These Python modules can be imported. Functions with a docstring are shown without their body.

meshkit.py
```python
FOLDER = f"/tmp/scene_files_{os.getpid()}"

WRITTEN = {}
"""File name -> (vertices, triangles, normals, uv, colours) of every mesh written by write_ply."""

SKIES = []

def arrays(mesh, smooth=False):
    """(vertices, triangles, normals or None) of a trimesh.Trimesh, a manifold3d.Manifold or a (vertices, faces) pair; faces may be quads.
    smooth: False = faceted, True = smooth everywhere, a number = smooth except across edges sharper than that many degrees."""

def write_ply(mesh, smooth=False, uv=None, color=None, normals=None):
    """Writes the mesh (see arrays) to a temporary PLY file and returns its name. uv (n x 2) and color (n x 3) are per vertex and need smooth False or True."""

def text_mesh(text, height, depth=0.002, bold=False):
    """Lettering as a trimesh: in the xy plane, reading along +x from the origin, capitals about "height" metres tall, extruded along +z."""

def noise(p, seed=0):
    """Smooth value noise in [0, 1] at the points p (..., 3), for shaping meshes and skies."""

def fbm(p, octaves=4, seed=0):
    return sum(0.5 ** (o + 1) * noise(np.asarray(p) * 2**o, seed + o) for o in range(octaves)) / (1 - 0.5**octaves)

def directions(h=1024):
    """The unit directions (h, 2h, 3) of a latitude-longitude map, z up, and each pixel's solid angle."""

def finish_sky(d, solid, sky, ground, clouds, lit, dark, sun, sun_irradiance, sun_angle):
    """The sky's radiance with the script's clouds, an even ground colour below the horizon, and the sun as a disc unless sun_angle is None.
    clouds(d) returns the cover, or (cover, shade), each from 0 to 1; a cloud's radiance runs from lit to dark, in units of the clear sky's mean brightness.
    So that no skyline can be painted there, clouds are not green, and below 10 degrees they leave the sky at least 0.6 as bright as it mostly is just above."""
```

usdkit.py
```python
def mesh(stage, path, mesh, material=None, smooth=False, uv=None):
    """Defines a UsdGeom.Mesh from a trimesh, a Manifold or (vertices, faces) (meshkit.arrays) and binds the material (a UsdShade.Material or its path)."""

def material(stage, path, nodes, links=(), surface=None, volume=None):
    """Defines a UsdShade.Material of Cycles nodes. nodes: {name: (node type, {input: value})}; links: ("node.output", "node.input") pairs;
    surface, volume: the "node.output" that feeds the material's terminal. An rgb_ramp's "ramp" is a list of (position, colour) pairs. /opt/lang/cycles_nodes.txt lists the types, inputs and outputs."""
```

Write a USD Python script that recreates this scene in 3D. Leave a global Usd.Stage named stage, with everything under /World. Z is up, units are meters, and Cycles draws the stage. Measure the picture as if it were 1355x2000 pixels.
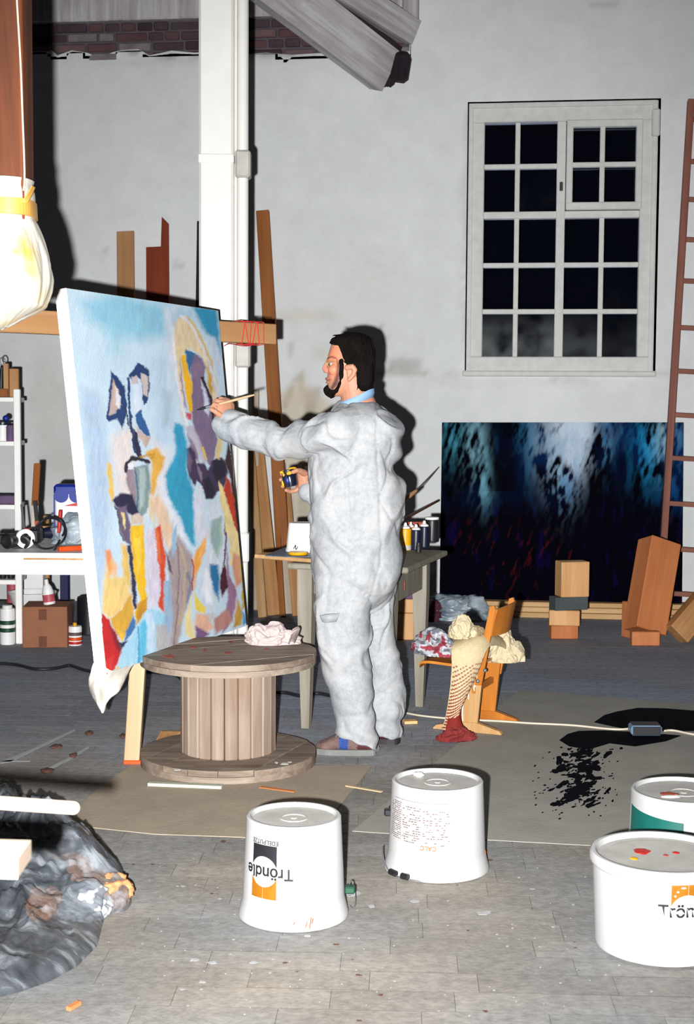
import math, random
import numpy as np, trimesh, shapely, shapely.geometry as sg, shapely.affinity as sa, shapely.ops
import manifold3d as m3
import meshkit, usdkit
from scipy.ndimage import zoom as nzoom
from pxr import Usd, UsdGeom, UsdLux, UsdShade, Gf, Sdf, Vt

stage = Usd.Stage.CreateInMemory()
UsdGeom.SetStageUpAxis(stage, 'Z'); UsdGeom.SetStageMetersPerUnit(stage, 1.0)
UsdGeom.Xform.Define(stage, '/World')
random.seed(7)
RNG = np.random.default_rng(7)

# ---------------------------------------------------------------- camera
W, H, FPX = 1355.0, 2000.0, 2800.0
CAMZ = 1.42
PITCH = math.radians(4.09); ROLL = math.radians(0.35)
fwd = np.array([0, math.cos(PITCH), -math.sin(PITCH)])
up0 = np.array([0, math.sin(PITCH), math.cos(PITCH)]); rt0 = np.array([1.0, 0, 0])
RT = math.cos(ROLL) * rt0 + math.sin(ROLL) * up0
UP = -math.sin(ROLL) * rt0 + math.cos(ROLL) * up0
CAM = np.array([0, 0, CAMZ])
cam = UsdGeom.Camera.Define(stage, '/World/camera')
m = np.eye(4); m[0, :3] = RT; m[1, :3] = UP; m[2, :3] = -fwd; m[3, :3] = CAM
cam.AddTransformOp().Set(Gf.Matrix4d(*m.ravel().tolist()))
cam.CreateFocalLengthAttr(50.0)
cam.CreateHorizontalApertureAttr(50.0 * W / FPX)
cam.CreateVerticalApertureAttr(50.0 * H / FPX)
cam.CreateFStopAttr(9.0); cam.CreateFocusDistanceAttr(5.6)
cam.CreateClippingRangeAttr((0.05, 500.0))
cam.CreateExposureAttr(0.0)

# ---------------------------------------------------------------- light: the camera's flash and the night sky
FLASH = CAM + RT * -0.108 + UP * -0.068 + fwd * 0.03
fl = UsdLux.SphereLight.Define(stage, '/World/flash')      # the unit's beam, soft towards its edge
fl.CreateRadiusAttr(0.018); fl.CreateIntensityAttr(254000.0); fl.CreateColorAttr(Gf.Vec3f(0.985, 0.99, 1.0))
sh = UsdLux.ShapingAPI.Apply(fl.GetPrim()); sh.CreateShapingConeAngleAttr(35.0); sh.CreateShapingConeSoftnessAttr(1.0)
m = np.eye(4); m[0, :3] = RT; m[1, :3] = UP; m[2, :3] = -fwd; m[3, :3] = FLASH
fl.AddTransformOp().Set(Gf.Matrix4d(*m.ravel().tolist()))
dome = UsdLux.DomeLight.Define(stage, '/World/night_sky')
dome.CreateColorAttr(Gf.Vec3f(0.12, 0.25, 1.0)); dome.CreateIntensityAttr(0.003)

# ---------------------------------------------------------------- pixel -> world
def ray(u, v):
    return fwd + RT * ((u - W / 2) / FPX) + UP * ((H / 2 - v) / FPX)
def at(u, v, Y):
    d = ray(u, v); return CAM + d * (Y / d[1])
def gr(u, v, z=0.0):
    d = ray(u, v); return CAM + d * ((z - CAMZ) / d[2])
WA = math.radians(7.0)
W0 = np.array([1.3, 10.1, 0]); WT = np.array([math.cos(WA), -math.sin(WA), 0]); WN = np.array([-math.sin(WA), -math.cos(WA), 0])
def wl(u, v, off=0.0):
    d = ray(u, v); return CAM + d * (np.dot(W0 + WN * off - CAM, WN) / np.dot(d, WN))
def wallxy(p):      # world -> (along, z)
    p = np.asarray(p); return np.array([np.dot(p - W0, WT), p[2]])
def pm(n, Y):       # n pixels at depth Y, in metres
    return n * Y / FPX
def proj(p):
    p = np.asarray(p, float) - CAM
    z = p @ fwd
    return np.stack([W / 2 + FPX * (p @ RT) / z, H / 2 - FPX * (p @ UP) / z], -1)

# ---------------------------------------------------------------- naming, things, parts
used = {}
def _path(parent, name):
    k = (parent, name); n = used.get(k, 0); used[k] = n + 1
    return f'{parent}/{name}' if n == 0 else f'{parent}/{name}_{n:03d}'
BASE = {}
def meta(prim, label=None, cat=None, group=None, kind=None):
    for k, v in (('label', label), ('category', cat), ('group', group), ('kind', kind)):
        if v: prim.SetCustomDataByKey(k, v)
def thing(name, label=None, cat=None, base=(0, 0, 0), group=None, kind=None):
    p = _path('/World', name)
    x = UsdGeom.Xform.Define(stage, p)
    base = np.asarray(base, float); x.AddTranslateOp().Set(Gf.Vec3d(*base.tolist()))
    meta(x.GetPrim(), label, cat, group, kind); BASE[p] = base
    return p
def _tri(mesh):
    if hasattr(mesh, 'to_mesh'):
        q = mesh.to_mesh(); return np.array(q.vert_properties[:, :3], float), np.array(q.tri_verts, int)
    if isinstance(mesh, tuple):
        v, f = np.asarray(mesh[0], float), np.asarray(mesh[1], int)
        if f.shape[1] == 4: f = np.vstack([f[:, [0, 1, 2]], f[:, [0, 2, 3]]])
        return v, f
    return np.array(mesh.vertices, float), np.array(mesh.faces, int)
def part(parent, name, mesh, mat, smooth=False, xf=None, label=None, kind=None, col=None, cat=None, group=None):
    """One Mesh under parent. mesh in world coordinates, or local with xf (4x4, local to world)."""
    b = BASE.get(parent, np.zeros(3))
    p = _path(parent, name)
    v, f = _tri(mesh)
    if xf is None: v = v - b
    g = usdkit.mesh(stage, p, (v, f), '/World/Looks/' + mat, smooth=(True if col is not None and smooth else smooth))
    if xf is not None:
        M = np.array(xf, float).copy(); M[:3, 3] -= b
        g.AddTransformOp().Set(Gf.Matrix4d(*M.T.ravel().tolist())); BASE[p] = None
    else: BASE[p] = b
    if col is not None:
        pv = UsdGeom.PrimvarsAPI(g).CreatePrimvar('col', Sdf.ValueTypeNames.Color3fArray, 'vertex')
        pv.Set(Vt.Vec3fArray.FromNumpy(np.asarray(col, np.float32)))
    meta(g.GetPrim(), label, cat, group, kind)
    return p
def solo(name, label, cat, mesh, mat, smooth=False, group=None, kind=None, xf=None, col=None):
    """A thing that is one mesh."""
    p = _path('/World', name)
    v, f = _tri(mesh)
    if xf is None:
        b = np.array([*(v[:, :2].min(0) + v[:, :2].max(0)) / 2, v[:, 2].min()]); v = v - b
    g = usdkit.mesh(stage, p, (v, f), '/World/Looks/' + mat, smooth=(True if col is not None and smooth else smooth))
    if xf is None: g.AddTranslateOp().Set(Gf.Vec3d(*b.tolist())); BASE[p] = b
    else: g.AddTransformOp().Set(Gf.Matrix4d(*np.asarray(xf, float).T.ravel().tolist())); BASE[p] = None
    if col is not None:
        pv = UsdGeom.PrimvarsAPI(g).CreatePrimvar('col', Sdf.ValueTypeNames.Color3fArray, 'vertex')
        pv.Set(Vt.Vec3fArray.FromNumpy(np.asarray(col, np.float32)))
    meta(g.GetPrim(), label, cat, group, kind)
    return p

# ---------------------------------------------------------------- colours and materials
def lin(c):
    c = np.asarray(c, float) / 255.0
    return np.where(c <= 0.04045, c / 12.92, ((c + 0.055) / 1.055) ** 2.4)
def C(r, g, b, k=1.0): return tuple((lin((r, g, b)) * k).tolist())
LOOKS = '/World/Looks'
def plain(name, c, rough=0.6, var=0.12, scale=14.0, bump=0.0, bscale=60.0, metallic=0.0, spec=0.4, sss=0.0):
    c = np.asarray(c)
    n = {'t': ('texture_coordinate', {}), 'n': ('noise_texture', {'scale': scale, 'detail': 5.0, 'roughness': 0.6}),
         'r': ('rgb_ramp', {'ramp': [(0.25, tuple(c * (1 - var))), (0.75, tuple(np.minimum(c * (1 + var), 1)))]}),
         'p': ('principled_bsdf', {'roughness': rough, 'metallic': metallic, 'specular_ior_level': spec})}
    l = [('t.object', 'n.vector'), ('n.fac', 'r.fac'), ('r.color', 'p.base_color')]
    if bump:
        n['bn'] = ('noise_texture', {'scale': bscale, 'detail': 4.0}); n['b'] = ('bump', {'strength': 1.0, 'distance': bump})
        l += [('t.object', 'bn.vector'), ('bn.fac', 'b.height'), ('b.normal', 'p.normal')]
    usdkit.material(stage, f'{LOOKS}/{name}', n, l, surface='p.BSDF'); return name
def wood(name, c1, c2, axis='z', s=1.0, rough=0.65, bump=0.0008, knots=True):
    sc = {'x': (1.2, 22, 22), 'y': (22, 1.2, 22), 'z': (22, 22, 1.2)}[axis]
    n = {'t': ('texture_coordinate', {}), 'o': ('object_info', {}), 'mu': ('math', {'math_type': 'multiply', 'value2': 13.0}),
         'ad': ('vector_math', {'math_type': 'add'}), 'm': ('mapping', {'scale': tuple(s * q for q in sc)}),
         'n': ('noise_texture', {'scale': 1.0, 'detail': 6.0, 'roughness': 0.65, 'distortion': 0.6}),
         'n2': ('noise_texture', {'scale': 3.0, 'detail': 3.0}),
         'mx': ('mix_float', {'fac': 0.3}), 'r': ('rgb_ramp', {'ramp': [(0.32, c2), (0.5, tuple(0.5 * (np.array(c1) + np.array(c2)))), (0.64, c1)]}),
         'b': ('bump', {'strength': 0.6, 'distance': bump}), 'p': ('principled_bsdf', {'roughness': rough, 'specular_ior_level': 0.25})}
    l = [('o.random', 'mu.value1'), ('t.object', 'ad.vector1'), ('mu.value', 'ad.vector2'), ('ad.vector', 'm.vector'), ('m.vector', 'n.vector'), ('ad.vector', 'n2.vector'),
         ('n.fac', 'mx.a'), ('n2.fac', 'mx.b'), ('mx.result', 'r.fac'), ('r.color', 'p.base_color'), ('n.fac', 'b.height'), ('b.normal', 'p.normal')]
    usdkit.material(stage, f'{LOOKS}/{name}', n, l, surface='p.BSDF'); return name
def vcol(name, rough=0.6, bump=0.0, bscale=40.0, spec=0.3, grain=0.0, gscale=60.0):
    n = {'a': ('attribute', {'attribute': 'col'}), 't': ('texture_coordinate', {}), 'p': ('principled_bsdf', {'roughness': rough, 'specular_ior_level': spec})}
    l = []
    if grain:
        n['gn'] = ('noise_texture', {'scale': gscale, 'detail': 4.0, 'roughness': 0.7})
        n['gr'] = ('rgb_ramp', {'ramp': [(0.3, (1 - grain,) * 3), (0.7, (1 + grain,) * 3)]})
        n['gm'] = ('mix_color', {'blend_type': 'multiply', 'fac': 1.0, 'use_clamp': False})
        l += [('t.object', 'gn.vector'), ('gn.fac', 'gr.fac'), ('a.color', 'gm.a'), ('gr.color', 'gm.b'), ('gm.result', 'p.base_color')]
    else: l += [('a.color', 'p.base_color')]
    if bump:
        n['bn'] = ('noise_texture', {'scale': bscale, 'detail': 4.0}); n['b'] = ('bump', {'strength': 1.0, 'distance': bump})
        l += [('t.object', 'bn.vector'), ('bn.fac', 'b.height'), ('b.normal', 'p.normal')]
    usdkit.material(stage, f'{LOOKS}/{name}', n, l, surface='p.BSDF'); return name

# ---------------------------------------------------------------- shapes
def chull(pts): return trimesh.convex.convex_hull(np.asarray(pts, float))
def cbox(sx, sy, sz, b=0.003, c=(0, 0, 0)):
    """Chamfered box centred at c."""
    h = np.array([sx, sy, sz]) / 2; b = min(b, h.min() * 0.45); P = []
    for s in np.ndindex(2, 2, 2):
        sg_ = np.array(s) * 2 - 1
        for k in range(3):
            q = h - b; q[k] = h[k]; P.append(sg_ * q)
    return chull(np.array(P) + np.asarray(c))
def frame(p0, p1, side):
    """4x4 with local z from p0 to p1, local x near side, origin mid."""
    p0, p1 = np.asarray(p0, float), np.asarray(p1, float); z = p1 - p0; L = np.linalg.norm(z); z = z / L
    x = np.asarray(side, float); x = x - z * (x @ z); x /= np.linalg.norm(x); y = np.cross(z, x)
    M = np.eye(4); M[:3, 0], M[:3, 1], M[:3, 2], M[:3, 3] = x, y, z, (p0 + p1) / 2
    return M, L
def board(p0, p1, w, t, side=(1, 0, 0), b=0.003):
    """(local mesh, matrix): length along local z, w along side, t across."""
    M, L = frame(p0, p1, side); return cbox(w, t, L, b), M
def place(mesh, M): q = mesh.copy(); q.apply_transform(M); return q
def spline(pts, n=8):
    P = np.asarray(pts, float)
    if len(P) < 3: return P
    from scipy.interpolate import CubicSpline
    d = np.r_[0, np.cumsum(np.sqrt(np.linalg.norm(np.diff(P, axis=0), axis=1)))]
    return CubicSpline(d, P)(np.linspace(0, d[-1], (len(P) - 1) * n + 1))
def tube(pts, r, sides=8, n=8, smooth=True):
    P = spline(pts, n) if smooth else np.asarray(pts, float)
    R = np.interp(np.linspace(0, 1, len(P)), np.linspace(0, 1, len(np.atleast_1d(r))), np.atleast_1d(r)) if np.ndim(r) else np.full(len(P), r)
    t = np.gradient(P, axis=0); t /= np.linalg.norm(t, axis=1, keepdims=True) + 1e-12
    a = np.cross(t[0], [0, 0, 1.0] if abs(t[0][2]) < 0.9 else [1.0, 0, 0]); A = []
    for k in range(len(P)):
        a = a - t[k] * (a @ t[k]); a /= np.linalg.norm(a) + 1e-12; A.append(a)
    A = np.array(A); B = np.cross(t, A); ang = np.arange(sides) * 2 * np.pi / sides
    v = (P[:, None] + R[:, None, None] * (np.cos(ang)[None, :, None] * A[:, None] + np.sin(ang)[None, :, None] * B[:, None])).reshape(-1, 3)
    f = []
    for i in range(len(P) - 1):
        for j in range(sides):
            q = [i * sides + j, i * sides + (j + 1) % sides, (i + 1) * sides + (j + 1) % sides, (i + 1) * sides + j]
            f += [[q[0], q[1], q[2]], [q[0], q[2], q[3]]]
    v = np.vstack([v, P[0], P[-1]]); e = len(v)
    for j in range(sides):
        f += [[e - 2, (j + 1) % sides, j], [e - 1, (len(P) - 1) * sides + j, (len(P) - 1) * sides + (j + 1) % sides]]
    return trimesh.Trimesh(v, f, process=False)
def lathe(profile, c=(0, 0, 0), n=48):
    """profile (r, z) list, bottom to top along the outside."""
    P = np.asarray(profile, float); a = np.arange(n) * 2 * np.pi / n
    v = np.stack([P[:, 0, None] * np.cos(a), P[:, 0, None] * np.sin(a), np.repeat(P[:, 1, None], n, 1)], -1).reshape(-1, 3); f = []
    for i in range(len(P) - 1):
        for j in range(n):
            q = [i * n + j, i * n + (j + 1) % n, (i + 1) * n + (j + 1) % n, (i + 1) * n + j]
            f += [[q[0], q[1], q[2]], [q[0], q[2], q[3]]]
    q = trimesh.Trimesh(v, f, process=False); q.merge_vertices(); q.update_faces(q.nondegenerate_faces()); q.apply_translation(c); return q
def extr(poly, t, M=None):
    if not isinstance(poly, (sg.Polygon, sg.MultiPolygon)): poly = sg.Polygon(poly)
    q = trimesh.util.concatenate([trimesh.creation.extrude_polygon(g, t, engine='earcut') for g in getattr(poly, 'geoms', [poly])])
    if M is not None: q.apply_transform(M)
    return q
def cat(*ms): return trimesh.util.concatenate([q for q in ms])
def blob(c, r, seed=0, amp=0.25, freq=3.0, sub=3, flat=0.0, ridged=False):
    """Noise-shaped lump with radii r; its lowest part is flattened to c.z - r.z*(1-flat)."""
    s = trimesh.creation.icosphere(sub); v = np.array(s.vertices)
    n = meshkit.fbm(v * freq + 10 + seed * 3.7, 4, seed)
    if ridged: n = 1 - np.abs(2 * n - 1)
    v = v * (1 + amp * (2 * n - 1))[:, None] * np.asarray(r)
    if flat: v[:, 2] = np.maximum(v[:, 2], -r[2] * (1 - flat))
    s.vertices = v + np.asarray(c); return s
def grid(nu, nv):
    i, j = np.meshgrid(np.arange(nv - 1), np.arange(nu - 1), indexing='ij'); k = i * nu + j
    return np.stack([k, k + 1, k + nu + 1, k + nu], -1).reshape(-1, 4)
def sheet(P, t=0.004, back=None):
    """P (nv, nu, 3) grid of points -> closed thin solid, thickness along -normal."""
    nv, nu = P.shape[:2]; F = grid(nu, nv); V = P.reshape(-1, 3)
    tm = trimesh.Trimesh(V, np.vstack([F[:, [0, 1, 2]], F[:, [0, 2, 3]]]), process=False)
    N = tm.vertex_normals if back is None else np.broadcast_to(np.asarray(back) * -1.0, V.shape)
    V2 = V - N * t; n = len(V)
    ring = list(range(nu)) + [i * nu + nu - 1 for i in range(1, nv)] + [(nv - 1) * nu + j for j in range(nu - 2, -1, -1)] + [i * nu for i in range(nv - 2, 0, -1)]
    S = [[ring[k], ring[(k + 1) % len(ring)]] for k in range(len(ring))]
    side = np.array([[b, a, a + n, b + n] for a, b in S])
    f = np.vstack([F, F[:, ::-1] + n, side]); return (np.vstack([V, V2]), np.vstack([f[:, [0, 1, 2]], f[:, [0, 2, 3]]]))
def dense(rows, nu, nv):
    """Control grid of points (r, c, 3) -> (nv, nu, 3), smooth."""
    R = np.asarray(rows, float)
    from scipy.interpolate import make_interp_spline
    def rs(A, n):
        x = np.linspace(0, 1, len(A)); return make_interp_spline(x, A, k=min(3, len(A) - 1))(np.linspace(0, 1, n))
    R = rs(R, nv); return np.swapaxes(rs(np.swapaxes(R, 0, 1), nu), 0, 1)
def ms(c, r): return m3.Manifold.sphere(float(r), 20).translate([float(x) for x in c])
def caps(*cr):
    """Chain of tapered capsules through (point, radius) pairs."""
    S = [ms(c, r) for c, r in cr]
    return m3.Manifold.batch_boolean([m3.Manifold.batch_hull([S[i], S[i + 1]]) for i in range(len(S) - 1)], m3.OpType.Add) if len(S) > 1 else S[0]
def union(*a): return m3.Manifold.batch_boolean(list(a), m3.OpType.Add)
def to_tm(man):
    v, f = _tri(man); q = trimesh.Trimesh(v, f, process=True); return q
def mani(tm): return m3.Manifold(m3.Mesh(np.asarray(tm.vertices, np.float32), np.asarray(tm.faces, np.uint32)))
def soft(q, lamb=0.5, nu=0.52, iterations=8, lim=0.02):
    a = np.array(q.vertices); q = trimesh.smoothing.filter_taubin(q, lamb=lamb, nu=nu, iterations=iterations); b = np.array(q.vertices)
    bad = ~(np.linalg.norm(b - a, axis=1) < lim); b[bad] = a[bad]; q.vertices = b; return q
def loft(secs, n=40, ex=2.3):
    """secs: (centre 3, half x, half y) horizontal sections, top to bottom or bottom to top -> Manifold."""
    a = np.arange(n) * 2 * np.pi / n; c, s = np.cos(a), np.sin(a)
    cx, sy = np.sign(c) * np.abs(c) ** (2 / ex), np.sign(s) * np.abs(s) ** (2 / ex); V = []
    secs = sorted(secs, key=lambda q: q[0][2])
    for cc, hx, hy in secs: V.append(np.stack([cc[0] + hx * cx, cc[1] + hy * sy, np.full(n, cc[2])], -1))
    V = np.vstack(V + [np.array([secs[0][0], secs[-1][0]])]); k = len(secs); f = []
    for i in range(k - 1):
        for j in range(n):
            q = [i * n + j, i * n + (j + 1) % n, (i + 1) * n + (j + 1) % n, (i + 1) * n + j]; f += [[q[0], q[1], q[2]], [q[0], q[2], q[3]]]
    for j in range(n): f += [[k * n, (j + 1) % n, j], [k * n + 1, (k - 1) * n + j, (k - 1) * n + (j + 1) % n]]
    return m3.Manifold(m3.Mesh(V.astype(np.float32), np.array(f, np.uint32)))
def dens(secs, n):
    S = np.array([[*s_[0], s_[1], s_[2]] for s_ in sorted(secs, key=lambda q: q[0][2])]); from scipy.interpolate import PchipInterpolator
    z = np.linspace(S[0, 2], S[-1, 2], n); R = PchipInterpolator(S[:, 2], S)(z); return [(r[:3], r[3], r[4]) for r in R]

# ---------------------------------------------------------------- paint strokes laid on a grid of points given in reference pixels
def seg_dist(P, poly, closed=True):
    Q = np.asarray(poly, float); n = len(Q); d = np.full(len(P), 1e9); inside = np.zeros(len(P), bool)
    for i in range(n if closed else n - 1):
        a, b = Q[i], Q[(i + 1) % n]; ab = b - a; t = np.clip(((P - a) @ ab) / max(ab @ ab, 1e-9), 0, 1)
        d = np.minimum(d, np.linalg.norm(P - a - t[:, None] * ab, axis=1))
        if closed:
            with np.errstate(divide='ignore', invalid='ignore'):
                hit = ((a[1] > P[:, 1]) != (b[1] > P[:, 1])) & (P[:, 0] < (b[0] - a[0]) * (P[:, 1] - a[1]) / (b[1] - a[1]) + a[0])
            inside ^= hit
    return np.where(inside, -d, d) if closed else d
FEATHER = 1.0
def paint(P, col, ops, warp=2.5, wf=0.06, streak=0.06, seed=3):
    """ops: (rgb, feather, points[, width or None[, opacity]]) in order; a width makes an open stroke."""
    q = np.c_[P * wf, np.zeros(len(P))]
    Pw = P + warp * (np.stack([meshkit.fbm(q, 3, seed), meshkit.fbm(q + 31, 3, seed + 5)], -1) - 0.5) * 2
    Pw = Pw + 0.45 * warp * (np.stack([meshkit.fbm(q * 5, 2, seed + 11), meshkit.fbm(q * 5 + 17, 2, seed + 13)], -1) - 0.5) * 2
    for op in ops:
        rgb, fe, pts = op[:3]; fe = fe * FEATHER; wd = op[3] if len(op) > 3 else None; opa = op[4] if len(op) > 4 else 1.0
        A = np.asarray(pts, float); pad = fe + (wd or 0) + 3 * warp
        s = np.where((Pw > A.min(0) - pad).all(1) & (Pw < A.max(0) + pad).all(1))[0]
        if not len(s): continue
        d = seg_dist(Pw[s], A, wd is None) - ((wd or 0) / 2)
        al = np.clip(0.5 - d / max(fe, 0.5), 0, 1) * opa
        c = lin(rgb)[None] * (1 + streak * 2 * (meshkit.fbm(np.c_[P[s, 0] * 0.16, P[s, 1] * 0.05, np.full(len(s), 0.3 * len(A))], 3, seed + 9) - 0.5))[:, None] * (1 + np.array([0.5, 0.2, -0.4]) * streak * (meshkit.noise(np.c_[P[s] * 0.09, np.zeros(len(s))], seed + 4) - 0.5)[:, None])
        col[s] = col[s] * (1 - al[:, None]) + c * al[:, None]
    return np.clip(col, 0.0, 1.0)
# ================================================================ the setting
vcol('wall_paint', rough=0.9, bump=0.004, bscale=9.0, spec=0.1, grain=0.05, gscale=6.0)
plain('mortar', C(88, 82, 86), 0.95, 0.2, 12, 0.004, 40)
wood('grey_timber', C(212, 208, 210), C(142, 134, 138), 'z', 0.8, 0.85, 0.002)
wood('dark_timber', C(58, 44, 50), C(22, 18, 26), 'z', 0.8, 0.85, 0.002)
for i, c in enumerate(((104, 74, 78), (84, 66, 74), (122, 96, 98), (70, 52, 62), (140, 128, 132))): plain(f'brick_{i}', C(*c, 0.8), 0.9, 0.25, 10, 0.003, 50)
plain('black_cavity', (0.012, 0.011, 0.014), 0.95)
plain('floor_base', C(120, 116, 108, 0.8), 0.95, 0.15, 8)
plain('roof_boards', C(96, 90, 90), 0.9, 0.2, 6)
vcol('floor_paint', rough=0.85, bump=0.0012, bscale=70.0, spec=0.15, grain=0.22, gscale=30.0)
plain('window_paint', C(214, 214, 209, 0.98), 0.6, 0.1, 16, 0.0015, 30, spec=0.2)
plain('night_dark', (0.002, 0.0025, 0.006), 1.0, spec=0.0)
usdkit.material(stage, LOOKS + '/window_glass', {
    'f': ('fresnel', {'IOR': 1.5}), 'g': ('glossy_bsdf', {'roughness': 0.02, 'color': (0.9, 0.93, 1.0)}), 't': ('transparent_bsdf', {'color': (0.86, 0.9, 1.0)}),
    'a': ('attribute', {'attribute': 'col'}), 'd': ('diffuse_bsdf', {'color': C(170, 172, 165)}), 'sc': ('separate_color', {}),
    'm': ('mix_closure', {}), 'm2': ('mix_closure', {})},
    [('f.fac', 'm.fac'), ('t.BSDF', 'm.closure1'), ('g.BSDF', 'm.closure2'), ('a.color', 'sc.color'), ('sc.r', 'm2.fac'), ('m.closure', 'm2.closure1'), ('d.BSDF', 'm2.closure2')], surface='m2.closure')

WH = 5.6                                  # the wall's height
def wpt(s, z, off=0.0):                   # along the wall, height, distance proud of it
    return W0 + WT * s + WN * off + np.array([0, 0, z])
def wallbox(s0, s1, z0, z1, o0, o1, b=0.0):
    M = np.eye(4); M[:3, 0], M[:3, 1], M[:3, 2] = WT, -WN, [0, 0, 1]; M[:3, 3] = wpt((s0 + s1) / 2, (z0 + z1) / 2, (o0 + o1) / 2)
    q = cbox(abs(s1 - s0), abs(o1 - o0), abs(z1 - z0), b) if b else trimesh.creation.box([abs(s1 - s0), abs(o1 - o0), abs(z1 - z0)])
    return place(q, M)
def sz(u, v, off=0.0):
    p = wl(u, v, off); return float((p - W0) @ WT), float(p[2])

# wall: a painted plaster skin with the window's hole and a torn top edge, over masonry
wS0, wZ1 = sz(919, 207); wS1, wZ0 = sz(1270, 727)
sP, _ = sz(800, 60)                        # left of this the plaster ends below the roof
tear = [sz(u, v) for u, v in ((-60, 96), (100, 97), (112, 108), (140, 98), (170, 103), (195, 112), (222, 101), (240, 97), (270, 96), (292, 108), (312, 104), (335, 99), (380, 103), (430, 100), (480, 106), (520, 103), (570, 107), (620, 104), (680, 106), (745, 104), (795, 100))]
outline = [(-9.0, 0), (4.5, 0), (4.5, WH), (sP, WH), (sP, tear[-1][1])] + tear[::-1] + [(-9.0, tear[0][1])]
plaster = sg.Polygon(outline).difference(sg.box(wS0, wZ0, wS1, wZ1))
res = 0.04                                  # a grid cut to the outline, so that stains can be laid on its points
def wall_px(s, z): return proj(W0[None] + WT[None] * s[:, None] + np.array([0, 0, 1.0])[None] * z[:, None])
def gridded(poly, res, smin, smax, zmin, zmax):
    V, F = [], []; cells = []
    pp = shapely.prepared.prep(poly)
    for i in range(int((smax - smin) / res) + 1):
        for j in range(int((zmax - zmin) / res) + 1):
            c = sg.box(smin + i * res, zmin + j * res, smin + (i + 1) * res, zmin + (j + 1) * res)
            if pp.contains(c): cells.append(c)
            elif pp.intersects(c):
                q = poly.intersection(c)
                cells += [g for g in getattr(q, 'geoms', [q]) if g.geom_type == 'Polygon' and g.area > 1e-7]
    for c in cells:
        xy = np.array(c.exterior.coords)[:-1][::-1]
        if len(xy) == 4 or len(xy) == 3 or shapely.convex_hull(c).area - c.area < 1e-9: tr = [[0, k, k + 1] for k in range(1, len(xy) - 1)]
        else:
            import mapbox_earcut as me
            tr = np.array(me.triangulate_float64(xy.astype(float), np.array([len(xy)], np.uint32))).reshape(-1, 3).tolist()
        n = len(V); V += xy.tolist(); F += [[n + a for a in t] for t in tr]
    q = trimesh.Trimesh(np.c_[np.array(V), np.zeros(len(V))], F, process=False); q.merge_vertices(digits_vertex=5); return np.array(q.vertices)[:, :2], np.array(q.faces)
SZ, F = gridded(plaster, res, -4.2, 2.2, 0, 4.7)
fx = [sg.box(-9, 0, -4.2, tear[0][1]), sg.box(2.2, 0, 4.5, WH), sg.box(sP, 4.7, 2.2, WH)]      # the rest of it, plain
n0 = len(SZ); SZ = list(map(tuple, SZ)); F = F.tolist()
for b_ in fx:
    k = len(SZ); x0, z0, x1, z1 = b_.bounds; SZ += [(x0, z0), (x0, z1), (x1, z1), (x1, z0)]; F += [[k, k + 1, k + 2], [k, k + 2, k + 3]]
SZ = np.array(SZ); F = np.array(F)
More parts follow.
